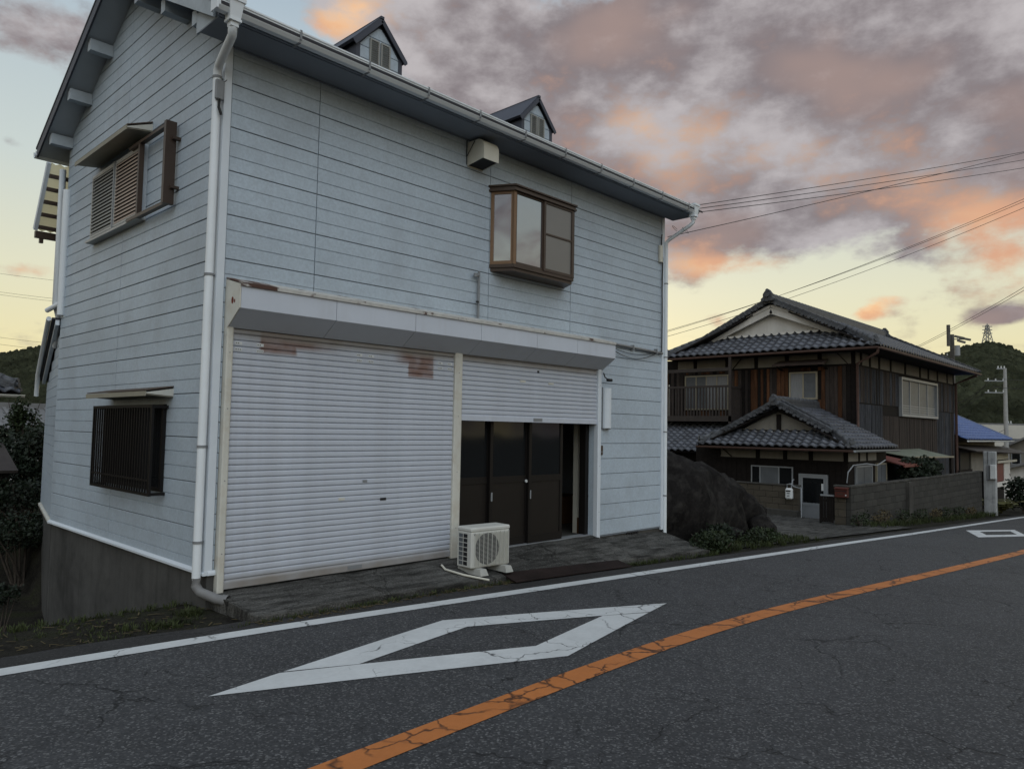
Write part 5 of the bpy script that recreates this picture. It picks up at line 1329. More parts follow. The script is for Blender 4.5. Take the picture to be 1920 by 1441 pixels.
s = MB(); s.box(XE-0.012, XE-0.002, YE+0.01, 5.45, 0.80, 1.12); s.build('plaster_band', 'plaster', fwg)
s = MB(); s.box(XE+0.01, XM-1.0, YE-0.012, YE-0.002, 0.80, 1.12); s.build('plaster_band', 'plaster', fwg)
for y in (YE+0.05, 2.28, 3.10, 4.02, 5.42):
    s = MB(); s.box(XE-0.035, XE-0.013, y-0.065, y+0.065, 0.78, 1.13); s.build('post', 'timber', fwg)
s = MB(); s.bar((XE-0.022, 5.3, 1.1), (XE-0.022, 4.95, 0.82), 0.015, 0.07, (1, 0, 0)); s.build('brace', 'timber', fwg)
for x in (20.9, 21.6):
    s = MB(); s.box(x-0.05, x+0.05, YE-0.035, YE-0.013, 0.78, 1.13); s.build('post', 'timber', fwg)
s = MB(); s.box(XE-0.05, XE-0.013, YE-0.05, 5.5, 0.74, 0.80); s.build('rail_beam', 'timber', fwg)
t = YE
while t < 6.2:
    skip = (1.74 < t+0.16 and t < 2.66)
    s = MB(); z0 = 0.42 if skip else -1.25
    s.box(XE-0.014-0.01*rnd.random(), XE-0.001, t+0.003, t+0.177, z0, 0.74); s.build('plank', 'timber', fwg); t += 0.18
# kitchen door
dr = sub('entrance_door', fwg, (XE, 2.2, -1.1))
s = MB(); frame_yz(s, 1.76, 2.65, -1.12, 0.37, 0.05, XE-0.07, XE-0.001); s.build('frame', 'alu_grey', dr)
s = MB(); frame_yz(s, 1.812, 2.598, -1.068, 0.318, 0.07, XE-0.055, XE-0.02); s.box(XE-0.055, XE-0.02, 1.882, 2.528, -0.62, -0.52); s.build('leaf_frame', 'alu_grey', dr)
s = MB(); s.box(XE-0.045, XE-0.03, 1.88, 2.53, -1.0, -0.618); s.build('lower_panel', 'alu_grey', dr)
s = MB(); s.box(XE-0.042, XE-0.036, 1.88, 2.53, -0.522, 0.25); s.build('glass_pane', 'glass_dark', dr)
s = MB(); s.box(XE-0.05, XE-0.0425, 1.885, 1.95, -0.12, 0.09); s.build('paper_notice', 'plate_white', dr)
s = MB(); s.tube([(XE-0.055, 2.55, -0.58), (XE-0.10, 2.55, -0.58)], 0.035, 8); s.build('knob', 'steel', dr)
_wh = wh; wh = fwg
def part_window(name, *a): pass
s = MB(); frame_yz(s, 2.84, 4.24, -0.05, 0.56, 0.035, XE-0.06, XE-0.025); ew = s.build('window', 'alu_grey', fwg)
for k, (a, b, g) in enumerate(((2.875, 3.30, 'glass_dark'), (3.30, 3.62, 'frosted'), (3.62, 3.95, 'frosted'), (3.95, 4.205, 'glass_dark'))):
    s = MB(); s.box(XE-0.042-0.006*(k in (1, 2)), XE-0.036-0.006*(k in (1, 2)), a, b, -0.015, 0.525); s.build('pane', g, ew)
for y in (3.30, 3.93): s = MB(); s.box(XE-0.062, XE-0.030, y-0.02, y+0.02, -0.015, 0.525); s.build('stile', 'alu_grey', ew)
s = MB(); outer_inner(s, 20.55, 22.0, -0.25, 0.66, 0.05, YE-0.06, YE-0.001); ew2 = s.build('window', 'alu_grey', fwg)
for a, b in ((20.60, 21.26), (21.29, 21.95)):
    s = MB(); s.box(a, b, YE-0.04, YE-0.034, -0.2, 0.61); s.build('pane', 'frosted', ew2)
s = MB(); outer_inner(s, 22.4, 23.4, -0.25, 0.70, 0.05, YE-0.06, YE-0.001); ew3 = s.build('window', 'alu', fwg)
for a, b in ((22.45, 22.89), (22.92, 23.35)):
    s = MB(); s.box(a, b, YE-0.04, YE-0.034, -0.2, 0.65); s.build('pane', 'frosted', ew3)
s = MB(); s.tube([SD(1588, 905, 19.2), SD(1590, 885, 19.2), SD(1600, 872, 19.6), SD(1625, 869, 20.5), SD(1645, 872, 21.2), SD(1660, 862, 21.8)], 0.018, 8); s.build('white_hose', 'alu_grey', fwg)
wh = _wh
# green sheet canopy and red flashing on the street side
gcp = sub('sheet_canopy', wh, (28, 1.6, 0.9))
mat('green_sheet', (0.20, 0.22, 0.17), 0.6, 0.15, 3, dirt=0.3)
mat('red_sheet', (0.16, 0.05, 0.04), 0.6, 0.15, 3)
s = MB(); g0, g1 = FR(1690, 843, YC-0.05), FR(1748, 840, YC-0.05); g2, g3 = FR(1788, 856, 0.9), FR(1716, 857, 0.9)
s.slab(g3, g2, (g2.x-0.3, YC-0.03, g1.z), (g3.x-0.3, YC-0.03, g0.z), 0.03); s.build('sheet', 'green_sheet', gcp)
s = MB(); s.bar(g3, g2, 0.05, 0.06); s.build('edge', 'alu', gcp)
for x in (g3.x+0.1, g2.x-0.1):
    s = MB(); s.box(x-0.04, x+0.04, 0.95, 1.03, -1.6, g3.z-0.04); s.build('support_post', 'timber', gcp)
s = MB(); s.slab((23.2, 0.55, 0.66), (25.2, 0.55, 0.66), (25.2, YC-0.03, 0.98), (23.55, YC-0.03, 0.98), 0.03); s.build('red_sheet', 'red_sheet', gcp)
s = MB(); s.box(23.2, 25.2, 0.50, 0.545, 0.58, 0.67); s.build('red_edge', 'red_sheet', gcp)
s = MB(); s.box(23.55, 28.5, 1.35, 1.42, -1.5, 0.62); s.build('side_wall', 'plank_grey', gcp)

# ================================================================== block wall, gate, mailbox, meter
def blocks(root, x0, x1, face, ztop, zb, bw, bh, axis, thick, m, sgn=-1):
    z = ztop; r = 0; meshes = {}
    while True:
        off = (r % 2)*bw/2; t = x0-off; any_ = False
        while t < x1-0.01:
            a, b = max(t, x0), min(t+bw, x1)
            if b-a > 0.05 and z > zb((a+b)/2)-0.02:
                any_ = True
                key = round(b-a, 3)
                if key not in meshes:
                    s = MB(); w = b-a-0.010
                    if axis == 'x': s.bbox(-w/2, w/2, 0, thick, -bh+0.010, 0, 0.006)
                    else: s.bbox(0, thick, -w/2, w/2, -bh+0.010, 0, 0.006)
                    me = s.mesh('block'); me.materials.append(MATS[m]); meshes[key] = me
                j = 0.006*(rnd.random()-0.5)
                c = Vector(((a+b)/2, face+j, z)) if axis == 'x' else Vector((face+j, (a+b)/2, z))
                copy_mesh(meshes[key], 'block', m, root, Matrix.Translation(c))
            t += bw
        if not any_: break
        z -= bh; r += 1
bwl = thing('block_wall', 'long weathered grey concrete block wall along the road in front of the wooden house', 'wall', (25, 0.4, -1.2))
BT = 0.20; BX0, BX1 = 17.75, 32.7
blocks(bwl, BX0, BX1, 0.30, BT-0.04, lambda x: zrc(x)-0.05, 0.42, 0.20, 'x', 0.13, 'block')
s = MB(); s.hexa([(BX0+0.01, 0.315, zrc(BX0)-0.3), (BX1-0.01, 0.315, zrc(BX1)-0.3), (BX1-0.01, 0.425, zrc(BX1)-0.3), (BX0+0.01, 0.425, zrc(BX0)-0.3), (BX0+0.01, 0.315, BT-0.045), (BX1-0.01, 0.315, BT-0.045), (BX1-0.01, 0.425, BT-0.045), (BX0+0.01, 0.425, BT-0.045)])
s.build('mortar_core', 'mortar', bwl)
t = BX0-0.02
while t < BX1:
    s = MB(); s.bbox(t, min(t+0.58, BX1+0.02), 0.285, 0.445, BT-0.035, BT+0.02+0.01*rnd.random(), 0.008); s.build('coping_stone', 'old_concrete', bwl); t += 0.59
s = MB(); s.box(22.55, 22.95, 0.20, 0.298, zrc(22.7)-0.2, BT-0.05); s.build('buttress', 'old_concrete', bwl)
# return with the mailbox
blocks(bwl, 0.435, 0.74, BX0, BT-0.04, lambda y: zrc(BX0)-0.05, 0.42, 0.20, 'y', 0.13, 'block_beige')
s = MB(); s.box(BX0+0.015, BX0+0.115, 0.43, 0.73, zrc(BX0)-0.3, BT-0.045); s.build('mortar_core', 'mortar', bwl)
s = MB(); s.bbox(BX0-0.02, BX0+0.15, 0.43, 0.76, BT-0.034, BT+0.03, 0.01); s.build('coping_stone', 'old_concrete', bwl)
mp_ = SD(1580, 923, BX0); mb = thing('mailbox', 'rust-red metal letter box fixed to the end of the block wall', 'mailbox', (BX0-0.06, mp_.y, mp_.z-0.13))
s = MB(); yy, zz = mp_.y, mp_.z; s.bbox(BX0-0.13, BX0-0.008, yy-0.17, yy+0.17, zz-0.13, zz+0.10, 0.012); s.build('box', 'mailbox', mb)
s = MB(); s.hexa([(BX0-0.15, yy-0.18, zz+0.102), (BX0-0.004, yy-0.18, zz+0.125), (BX0-0.004, yy+0.18, zz+0.125), (BX0-0.15, yy+0.18, zz+0.102), (BX0-0.15, yy-0.18, zz+0.122), (BX0-0.004, yy-0.18, zz+0.15), (BX0-0.004, yy+0.18, zz+0.15), (BX0-0.15, yy+0.18, zz+0.122)]); s.build('lid', 'mailbox', mb)
s = MB(); s.box(BX0-0.134, BX0-0.131, yy-0.15, yy+0.15, zz+0.035, zz+0.055); s.build('slot', 'black', mb)
s = MB(); s.tube([(BX0-0.131, yy-0.13, zz-0.06), (BX0-0.142, yy-0.13, zz-0.06)], 0.018, 8); s.build('lock', 'plate_white', mb)
s = MB(); s.box(BX0-0.1335, BX0-0.131, yy-0.06, yy+0.10, zz-0.05, zz-0.02); s.build('name_plate', 'bronze', mb)
gate = thing('garden_gate', 'low dark wooden slat gate between the letter box and the kitchen door', 'gate', (BX0, 0.95, zrc(BX0)))
for k in range(5):
    s = MB(); y = 0.78+k*0.068; s.box(BX0+0.03, BX0+0.05, y, y+0.058, zrc(BX0)+0.02, -0.10); s.build('slat', 'timber', gate)
s = MB(); s.box(BX0+0.02, BX0+0.07, 0.76, 1.13, -0.098, -0.055); s.build('top_rail', 'alu_grey', gate)
for z in (-0.25, -0.75): s = MB(); s.box(BX0+0.0505, BX0+0.07, 0.78, 1.11, z, z+0.06); s.build('cross_rail', 'timber', gate)
s = MB(); s.box(BX0+0.02, BX0+0.07, 1.115, 1.16, zrc(BX0)-0.02, -0.099); s.build('gate_post', 'timber', gate)
lwl = thing('low_block_wall', 'low beige block wall on a concrete plinth under the kitchen window', 'wall', (19.3, 3.4, -1.1))
blocks(lwl, 2.36, 4.46, 19.25, 0.0, lambda y: -0.62, 0.42, 0.19, 'y', 0.12, 'block_beige')
s = MB(); s.box(19.265, 19.36, 2.37, 4.45, -0.75, -0.005); s.build('mortar_core', 'mortar', lwl)
s = MB(); s.bbox(19.22, 19.40, 2.34, 4.48, 0.002, 0.05, 0.01); s.build('coping_stone', 'old_concrete', lwl)
s = MB(); s.bbox(19.12, 19.42, 2.36, 5.2, -1.4, -0.72, 0.015); s.build('plinth', 'old_concrete', lwl)
gp = SD(1480, 925, 19.1); gm_ = thing('gas_meter', 'white round-cornered gas meter with pipes on the low beige wall', 'gas meter', (19.1, gp.y, gp.z-0.2))
yy, zz = gp.y, gp.z
s = MB(); s.bbox(19.02, 19.16, yy-0.11, yy+0.11, zz-0.17, zz+0.17, 0.04); s.build('casing', 'plate_white', gm_)
for k, (z, w) in enumerate(((0.085, 0.14), (0.02, 0.09), (-0.06, 0.07))):
    s = MB(); s.box(19.012, 19.019, yy-w/2, yy+w/2, zz+z-0.018, zz+z+0.018); s.build('dial', 'steel' if k else 'black', gm_)
s = MB(); s.tube([(19.1, yy+0.07, zz+0.16), (19.1, yy+0.07, zz+0.28), (19.1, yy-0.04, zz+0.30), (19.12, yy-0.14, zz+0.22), (19.12, yy-0.36, zz+0.18), (19.12, yy-0.36, -1.1)], 0.018, 8); s.tube([(19.1, yy-0.07, zz+0.16), (19.1, yy-0.07, zz+0.22), (19.16, yy-0.07, zz+0.40), (19.3, yy-0.05, zz+0.42)], 0.018, 8); s.build('pipe', 'alu_grey', gm_)

# ================================================================== air conditioner
ac = thing('air_conditioner', 'white outdoor air-conditioner unit on two plastic feet before the sliding doors', 'air conditioner', (3.0, -0.62, 0.0))
AW, AD, AH, AZ0 = 0.60, 0.27, 0.47, 0.075
acr = math.radians(-4)
s = MB(); hw, hd = AW/2, AD/2
s.bbox(-hw, hw, -hd, hd, 0, AH-0.05, 0.012); s.bbox(-hw-0.004, hw+0.004, -hd-0.004, hd+0.004, AH-0.052, AH, 0.014)
def acb(s, name, m):
    o = bpy.data.objects.new(name, s.mesh(name)); o.data.materials.append(MATS[m]); COL.objects.link(o); o.parent = ac; o.location = (0, 0, AZ0); return o
acb(s, 'casing', 'ac_white')
fcx, fcz, fr = -0.06, 0.215, 0.185
s = MB(); s.prism([(fcx+fr*math.cos(a), fcz+fr*math.sin(a)) for a in [i*2*math.pi/32 for i in range(32)]], -hd-0.0025, -hd-0.0005, 'y'); acb(s, 'fan_opening', 'black')
s = MB()
for k in range(3):
    a = 2.1*k; s.hexa([(fcx+0.03*math.cos(a), -hd-0.0032, fcz+0.03*math.sin(a)), (fcx+0.16*math.cos(a-0.35), -hd-0.0032, fcz+0.16*math.sin(a-0.35)), (fcx+0.16*math.cos(a+0.45), -hd-0.0032, fcz+0.16*math.sin(a+0.45)), (fcx+0.03*math.cos(a+0.9), -hd-0.0032, fcz+0.03*math.sin(a+0.9)),
            (fcx+0.03*math.cos(a), -hd-0.0027, fcz+0.03*math.sin(a)), (fcx+0.16*math.cos(a-0.35), -hd-0.0027, fcz+0.16*math.sin(a-0.35)), (fcx+0.16*math.cos(a+0.45), -hd-0.0027, fcz+0.16*math.sin(a+0.45)), (fcx+0.03*math.cos(a+0.9), -hd-0.0027, fcz+0.03*math.sin(a+0.9))])
acb(s, 'fan_blades', 'black')
sm = MB(); sm.box(-hw+0.05, hw-0.03, -hd-0.013, -hd-0.006, -0.0012, 0.0012); me = sm.mesh('grille_wire'); me.materials.append(MATS['ac_white'])
for k in range(26):
    o = bpy.data.objects.new('grille_wire', me); COL.objects.link(o); o.parent = ac; o.location = (0, 0, AZ0+0.028+k*0.0148)
sm = MB(); sm.box(-0.0015, 0.0015, -hd-0.015, -hd-0.004, 0.02, 0.41); me = sm.mesh('grille_rib'); me.materials.append(MATS['ac_white'])
for k in range(9):
    o = bpy.data.objects.new('grille_rib', me); COL.objects.link(o); o.parent = ac; o.location = (-hw+0.05+k*(AW-0.08)/8, 0, AZ0)
# side louvre openings (2 x 7)
for i in range(2):
    for k in range(7):
        s = MB(); y = -hd+0.075+i*0.085; z = 0.03+k*0.053
        s.box(-hw-0.0012, -hw-0.0002, y, y+0.072, z, z+0.044); acb(s, 'coil_opening', 'ac_fin' if i else 'black')
s = MB(); s.prism([(-hw+0.035, AH-0.072), (-hw+0.075, AH-0.072), (-hw+0.05, AH-0.10)], -hd-0.0018, -hd-0.0004, 'y'); acb(s, 'maker_emblem', 'ac_fin')
for fx_ in (-0.19, 0.20):
    s = MB(); s.hexa([(fx_-0.06, -hd-0.12, -0.072), (fx_+0.06, -hd-0.12, -0.072), (fx_+0.06, hd+0.06, -0.072), (fx_-0.06, hd+0.06, -0.072), (fx_-0.045, -hd-0.09, -0.0005), (fx_+0.045, -hd-0.09, -0.0005), (fx_+0.045, hd+0.04, -0.0005), (fx_-0.045, hd+0.04, -0.0005)]); acb(s, 'foot', 'foot')
ac.location = (3.0, -0.62, az_(3.0, -0.62)); ac.rotation_euler = (0, 0, acr)
s = MB(); s.tube([(2.62, -0.30, az_(2.62, -.3)+0.02), (2.55, -0.45, az_(2.55, -.45)+0.018), (2.62, -0.70, az_(2.62, -.7)+0.016), (2.75, -0.98, zrc(2.75)+0.05)], 0.013, 8)
s.build('drain_hose', 'cream_wood', None, label='thin cream drain hose lying on the concrete beside the air conditioner', cat='hose')
# dark steel ramp plate on the apron edge
s = MB(); pa = [(3.15, -0.78), (5.35, -0.90), (5.30, -1.17), (3.05, -1.12)]
s.hexa([(x, y, zrc(x)+0.01) for x, y in pa] + [(x, y, zrc(x)+(0.062 if y > -1 else 0.018)) for x, y in pa])
s.build('ramp_plate', 'ramp_plate', None, label='dark red-brown ramp plate along the edge of the shop apron', cat='ramp')

# ================================================================== boulder
def rockmesh(c, r, seed, sub_=5, rough=0.3, flat=None):
    bm = bmesh.new(); bmesh.ops.create_icosphere(bm, subdivisions=sub_, radius=1)
    for v in bm.verts:
        d = v.co.normalized(); q = d*1.3+Vector((seed, seed*2, 0))
        k = 1+rough*noise.fractal(q, 0.9, 2.0, 3)+0.10*abs(noise.noise(q*3.1))+0.05*noise.noise(q*7)+0.02*noise.noise(q*17)
        k -= 0.13*max(0, noise.noise(Vector((q.x*1.2+5, q.y*1.2, q.z*4.0))))
        v.co = Vector((d.x*r[0], d.y*r[1], d.z*r[2]))*k
    s = MB(); s.add([tuple(v.co+Vector(c)) for v in bm.verts], [[v.index for v in f.verts] for f in bm.faces], True); bm.free(); return s
def rock2(prof, yb, seed):
    """big leaning boulder: cross-sections (x, half-depth, top z, bottom z)"""
    s = MB(); n = 28
    for i, (x, yc, hd_, zt, zb) in enumerate(prof):
        for k in range(n):
            a = 2*math.pi*k/n; ca, sa = math.cos(a), math.sin(a)
            y = yc+hd_*math.copysign(abs(ca)**0.7, ca); z = (zt+zb)/2+(zt-zb)/2*math.copysign(abs(sa)**0.7, sa)
            q = Vector((x*0.9, y*0.9, z*0.9+seed)); d = noise.fractal(q, 0.8, 2.1, 5)-0.9*abs(noise.noise(q*1.6+Vector((3, 1, 4))))+0.25
            s.v.append((x+0.22*noise.noise(q*1.7+Vector((9, 0, 0))), y+0.26*d*ca+0.07*noise.noise(q*4), z+0.26*d*sa+0.08*noise.noise(q*3.5+Vector((0, 7, 0)))+0.05*noise.noise(q*7)))
    for i in range(len(prof)-1):
        for k in range(n): s.f.append((i*n+k, (i+1)*n+k, (i+1)*n+(k+1) % n, i*n+(k+1) % n)); s.sm.append(True)
    s.f.append(tuple(range(n-1, -1, -1))); s.sm.append(True); e = (len(prof)-1)*n; s.f.append(tuple(e+k for k in range(n))); s.sm.append(True)
    return s
keys = [(8.15, 2.6, 1.3, 1.05, -0.7), (8.5, 2.0, 1.7, 1.32, -0.8), (9.2, 1.75, 1.75, 1.28, -0.85), (10.1, 1.65, 1.6, 1.02, -0.85), (11.0, 1.5, 1.45, 0.72, -0.80), (11.7, 1.4, 1.3, 0.40, -0.62), (12.2, 1.35, 1.1, 0.12, -0.50), (12.55, 1.35, 0.75, -0.05, -0.42), (12.68, 1.35, 0.3, -0.12, -0.32)]
prof = []
for a, b in zip(keys, keys[1:]):
    for q in range(6): prof.append(tuple(a[i]+(b[i]-a[i])*q/6 for i in range(5)))
prof.append(keys[-1])
bl = rock2(prof, 0, 3.0).build('boulder', 'rock', None, label='huge dark lichen-spotted boulder leaning beside the white shop house', cat='boulder')
for c, r, lb in (((11.75, 0.05, -0.42), (0.34, 0.30, 0.30), 'small dark stone propped under the right end of the boulder'), ((10.3, -0.05, -0.40), (0.30, 0.22, 0.16), 'low flat stone lying in the weeds under the boulder')):
    rockmesh(c, r, c[0], 3).build('stone', 'rock', None, label=lb, cat='stone')

# ================================================================== plants
def leafcloud(s, c, r, n, size, seed, hollow=0.55, asp=1.8, droop=0.0, clump=0.0):
    R = random.Random(seed); c = Vector(c)
    cl = []
    if clump:
        for _ in range(int(clump)):
            while True:
                d = Vector((R.uniform(-1, 1), R.uniform(-1, 1), R.uniform(-1, 1)))
                if d.length < 1: break
            cl.append(d)
    for _ in range(n):
        while True:
            d = Vector((R.uniform(-1, 1), R.uniform(-1, 1), R.uniform(-1, 1)))
            if hollow*R.random() < d.length < 1: break
        if cl:
            q = R.choice(cl); d = q*0.82+d*0.34
        k = 0.82+0.35*noise.noise(Vector((d.x*2+seed, d.y*2, d.z*2)))
        p = c+Vector((d.x*r[0], d.y*r[1], d.z*r[2]))*k
        a = Vector((R.gauss(0, 1), R.gauss(0, 1), R.gauss(0, 0.8)-droop)).normalized()
        b = a.cross(Vector((R.gauss(0, 1), R.gauss(0, 1), R.gauss(0, 1)))).normalized()
        sz = size*(0.6+0.8*R.random()); o = len(s.v)
        s.v += [tuple(p), tuple(p+a*sz*0.5+b*sz*0.5/asp), tuple(p+a*sz), tuple(p+a*sz*0.5-b*sz*0.5/asp)]
        s.f.append((o, o+1, o+2, o+3)); s.sm.append(False)
def shrub(name, label, cat, base, c, r, n, size, seed, m='leaf', stems=5, group=None, hollow=0.4, clump=0):
    t = thing(name, label, cat, base, group); R = random.Random(seed)
    s = MB(); leafcloud(s, c, r, n, size, seed, hollow, clump=clump); s.build('foliage', m, t)
    s = MB()
    for k in range(stems):
        e = Vector(c)+Vector((R.uniform(-.7, .7)*r[0], R.uniform(-.7, .7)*r[1], R.uniform(-.2, .6)*r[2]))
        b0 = Vector(base)+Vector((R.uniform(-.12, .12)*r[0], R.uniform(-.12, .12)*r[1], -0.05)); mid = b0.lerp(e, 0.5)+Vector((R.uniform(-.1, .1)*r[0], R.uniform(-.1, .1)*r[1], 0))
        th = 0.02*max(r)**0.5
        s.tube([b0, mid, e], th, 6, rs=[th*1.3, th, th*0.4])
    s.build('stem', 'bark', t); return t
def gp_(x, y): return max(gz(x, y), zrc(x)-0.05)
shrub('weed_bush', 'low green weed bush in front of the boulder at the corner of the shop house', 'bush', (8.3, -0.75, gp_(8.3, -.75)), (8.25, -0.72, zrc(8.3)+0.13), (0.66, 0.34, 0.22), 2000, 0.055, 11, 'leaf', 9)
shrub('weed_bush', 'small leafy weed patch between the boulder and its propped stone', 'bush', (10.6, -0.55, gp_(10.6, -.55)), (10.6, -0.5, zrc(10.6)+0.10), (0.9, 0.30, 0.18), 1300, 0.055, 12, 'leaf', 8)
shrub('weed_bush', 'thin weeds hanging at the foot of the boulder beside the house corner', 'bush', (9.3, -0.35, gp_(9.3, -.35)), (9.3, -0.3, zrc(9.3)+0.14), (0.7, 0.25, 0.26), 800, 0.07, 13, 'leaf_dark', 8)
iv0 = FR(1725, 880, 0.75)
shrub('ivy_bush', 'dense dark green creeper spilling over the block wall below the green sheet canopy', 'bush', (iv0.x, 0.75, zrc(iv0.x)), (iv0.x, 0.72, iv0.z+0.02), (2.6, 0.50, 0.50), 4200, 0.12, 14, 'leaf_dark', 10)
# weeds along the foot of the block wall, one clump after the other
for k in range(8):
    x = 18.2+k*1.7+rnd.uniform(-.4, .4)
    shrub('wall_weed', ['first', 'second', 'third', 'fourth', 'fifth', 'sixth', 'seventh', 'eighth'][k]+' dry weed clump from the letter box along the foot of the block wall', 'weed', (x, 0.12, zrc(x)-0.02), (x, 0.10, zrc(x)+0.18), (0.95, 0.15, 0.15+0.12*rnd.random()), 300, 0.06, 30+k, 'leaf_dry' if k % 3 == 1 else 'leaf', 5, 'weeds along the block wall')
# fern-like plant at the far end of the wall
def fern(name, label, base, n, ln, m, seed):
    t = thing(name, label, 'plant', base); R = random.Random(seed)
    for k in range(n):
        a = R.uniform(0, 6.28); L_ = ln*R.uniform(0.6, 1.1); s = MB(); p0 = Vector(base); pts = []
        for i in range(9):
            q = i/8; pts.append(p0+Vector((math.cos(a)*L_*0.75*q, math.sin(a)*L_*0.75*q, L_*(0.95*q-0.62*q*q))))
        for i in range(8):
            d = (pts[i+1]-pts[i]).normalized(); sd = d.cross(Vector((0, 0, 1))).normalized()
            w = ln*0.16*math.sin(math.pi*(i+1.2)/9.5)
            for sg in (-1, 1): s.quad(pts[i], pts[i]+sd*sg*w+d*0.03, pts[i]+sd*sg*w*0.9+d*0.10, pts[i]+d*0.07)
            s.bar(pts[i], pts[i+1], 0.012, 0.012)
        s.build('frond', m, t)
    return t
fp = RP(1890, 966); fern('fern_plant', 'yellow-green arching fern beside the white weathered gatepost', (fp.x+1.2, fp.y+0.5, zrc(fp.x)-0.05), 26, 1.5, 'leaf_yellow', 5)
shrub('roadside_bush', 'dark green bush behind the fern near the far bend of the road', 'bush', (38.5, -0.2, zrc(38.5)), (38.5, -0.1, zrc(38.5)+0.9), (1.0, 0.8, 0.9), 1500, 0.16, 51, 'leaf_dark', 6)

# grass on the verges
gb = MB(); R = random.Random(4)
def tuft(x, y, z, n, h):
    for _ in range(n):
        a = R.uniform(0, 6.28); r_ = R.uniform(0, 0.06); hh = h*R.uniform(0.5, 1.2); ln = R.uniform(0.2, 0.8)*hh; w = 0.0035+0.003*R.random()
        p = Vector((x+r_*math.cos(a), y+r_*math.sin(a), z-0.01)); d = Vector((math.cos(a), math.sin(a), 0)); sd = Vector((-d.y, d.x, 0))*w
        m_ = p+d*ln*0.35+Vector((0, 0, hh*0.65)); e = p+d*ln+Vector((0, 0, hh))
        o = len(gb.v); gb.v += [tuple(p-sd), tuple(p+sd), tuple(m_+sd*.7), tuple(m_-sd*.7), tuple(e)]
        gb.f += [(o, o+1, o+2, o+3), (o+3, o+2, o+4)]; gb.sm += [False, False]
for _ in range(420):
    x = R.uniform(-4.2, -0.15); y = R.uniform(-0.62, 0.5)
    if noise.noise(Vector((x*1.3, y*1.6, 0.4))) > 0.05: tuft(x, y, gz(x, y), 8, 0.035)
for _ in range(120):
    x = R.uniform(-0.25, 3.0); y = -0.93-0.05*R.random()-0.05*x*0.3; tuft(x, y, zrc(x)-0.01, 8, 0.045)
for _ in range(26): x = R.gauss(-0.55, 0.12); y = R.gauss(-0.32, 0.08); tuft(x, y, gz(x, y), 14, 0.06)
for _ in range(16): x = R.gauss(-0.32, 0.06); y = R.gauss(-0.1, 0.05); tuft(x, y, gz(x, y), 14, 0.07)
for _ in range(60): x = R.uniform(-3.0, -0.15); y = R.uniform(0.25, 0.6); tuft(x, y, gz(x, y), 10, 0.06)
for _ in range(160): x = R.uniform(3, 8.0); y = -1.02+R.uniform(-0.05, 0.08); tuft(x, y, zrc(x)-0.01, 7, 0.05)
for _ in range(300): x = R.uniform(7.9, 12.5); y = R.uniform(-0.95, -0.15); tuft(x, y, zrc(x)-0.02, 9, 0.11)
for _ in range(420): x = R.uniform(17.8, 32.6); y = R.uniform(-0.35, 0.26); tuft(x, y, zrc(x)-0.03, 9, 0.17)
gb.build('verge_grass', 'grass', None, label='sparse short grass and weeds along the road verge', cat='grass', kind='stuff')
db = gb; gb = MB()
for _ in range(420):
    x = R.uniform(-4, 3.4); y = R.uniform(-0.95, -0.55) if x > -0.1 else R.uniform(-0.75, 0.2); zb_ = gz(x, y)+0.012 if x < -0.1 else max(az_(x, max(y, -0.9)), 0)*0+zrc(x)+0.008
    if x > -0.05 and y > -0.93: y = -0.96-0.12*R.random(); zb_ = zrc(x)-0.0
    a = R.uniform(0, 6.28); l_ = R.uniform(0.02, 0.09); d = Vector((math.cos(a), math.sin(a), 0.1*R.random())); w = 0.004+0.008*R.random()
    gb.bar(Vector((x, y, zb_)), Vector((x, y, zb_))+d*l_, w, 0.003)
gb.build('dry_litter', 'leaf_dry', None, label='dry straw and leaf litter strewn along the verge', cat='litter', kind='stuff')

# ================================================================== things behind and beside: right-hand neighbours
bh = thing('blue_roof_house', 'single-storey house with bright blue tiled roof behind the end of the block wall', 'house', (42, 4, -2))
bx0_, bx1_, bye, bze, byr, bzr = 37.0, 47.3, 1.8, 1.50, 5.0, 3.05
br = sub('roof', bh, (42, byr, bzr))
s = MB(); s.slab((bx0_, bye, bze-0.04), (bx1_, bye, bze-0.04), (bx1_, byr, bzr-0.04), (bx0_, byr, bzr-0.04), 0.06); s.slab((bx1_, 2*byr-bye, bze-0.04), (bx0_, 2*byr-bye, bze-0.04), (bx0_, byr, bzr-0.04), (bx1_, byr, bzr-0.04), 0.06); s.build('roof_boarding', 'timber', br)
lb = math.hypot(byr-bye, bzr-bze)
tiles(br, (bx0_, bye-0.05, bze), (1, 0, 0), (0, byr-bye, bzr-bze), bx1_-bx0_, lb, lambda u, v: True, 0.33, 0.32, 0.03, 'blue_tile', single=False)
mat('blue_cap', (0.16, 0.20, 0.30), 0.5, 0.2, 5)
caps(br, (bx0_, byr, bzr+0.05), (bx1_, byr, bzr+0.05), 0.1, m='blue_tile', base=0.08)
s = MB(); s.bar((bx1_, bye-0.05, bze+0.04), (bx1_, byr, bzr+0.05), 0.14, 0.12); s.build('verge', 'blue_cap', br)
gutter('gutter', bh, (bx0_, bye-0.1, bze-0.12), (bx1_, bye-0.1, bze-0.12), 0.09, 0.07, 'plate_white')
s = MB(); s.box(bx0_+0.3, bx1_-0.6, 2.5, 7.5, -2.4, bze+0.05); s.build('wall', 'plaster', bh)
s = MB(); s.prism([(2.6, bze), (7.4, bze), (byr, bzr-0.12)], bx1_-0.68, bx1_-0.62, 'x'); s.build('gable_wall', 'plaster', bh)
anx = sub('annex', bh, (42, 1.9, -2)); ay = 1.95
def fx_(px, py=860): return FR(px, py, ay).x
def fz_(px, py): return FR(px, py, ay).z
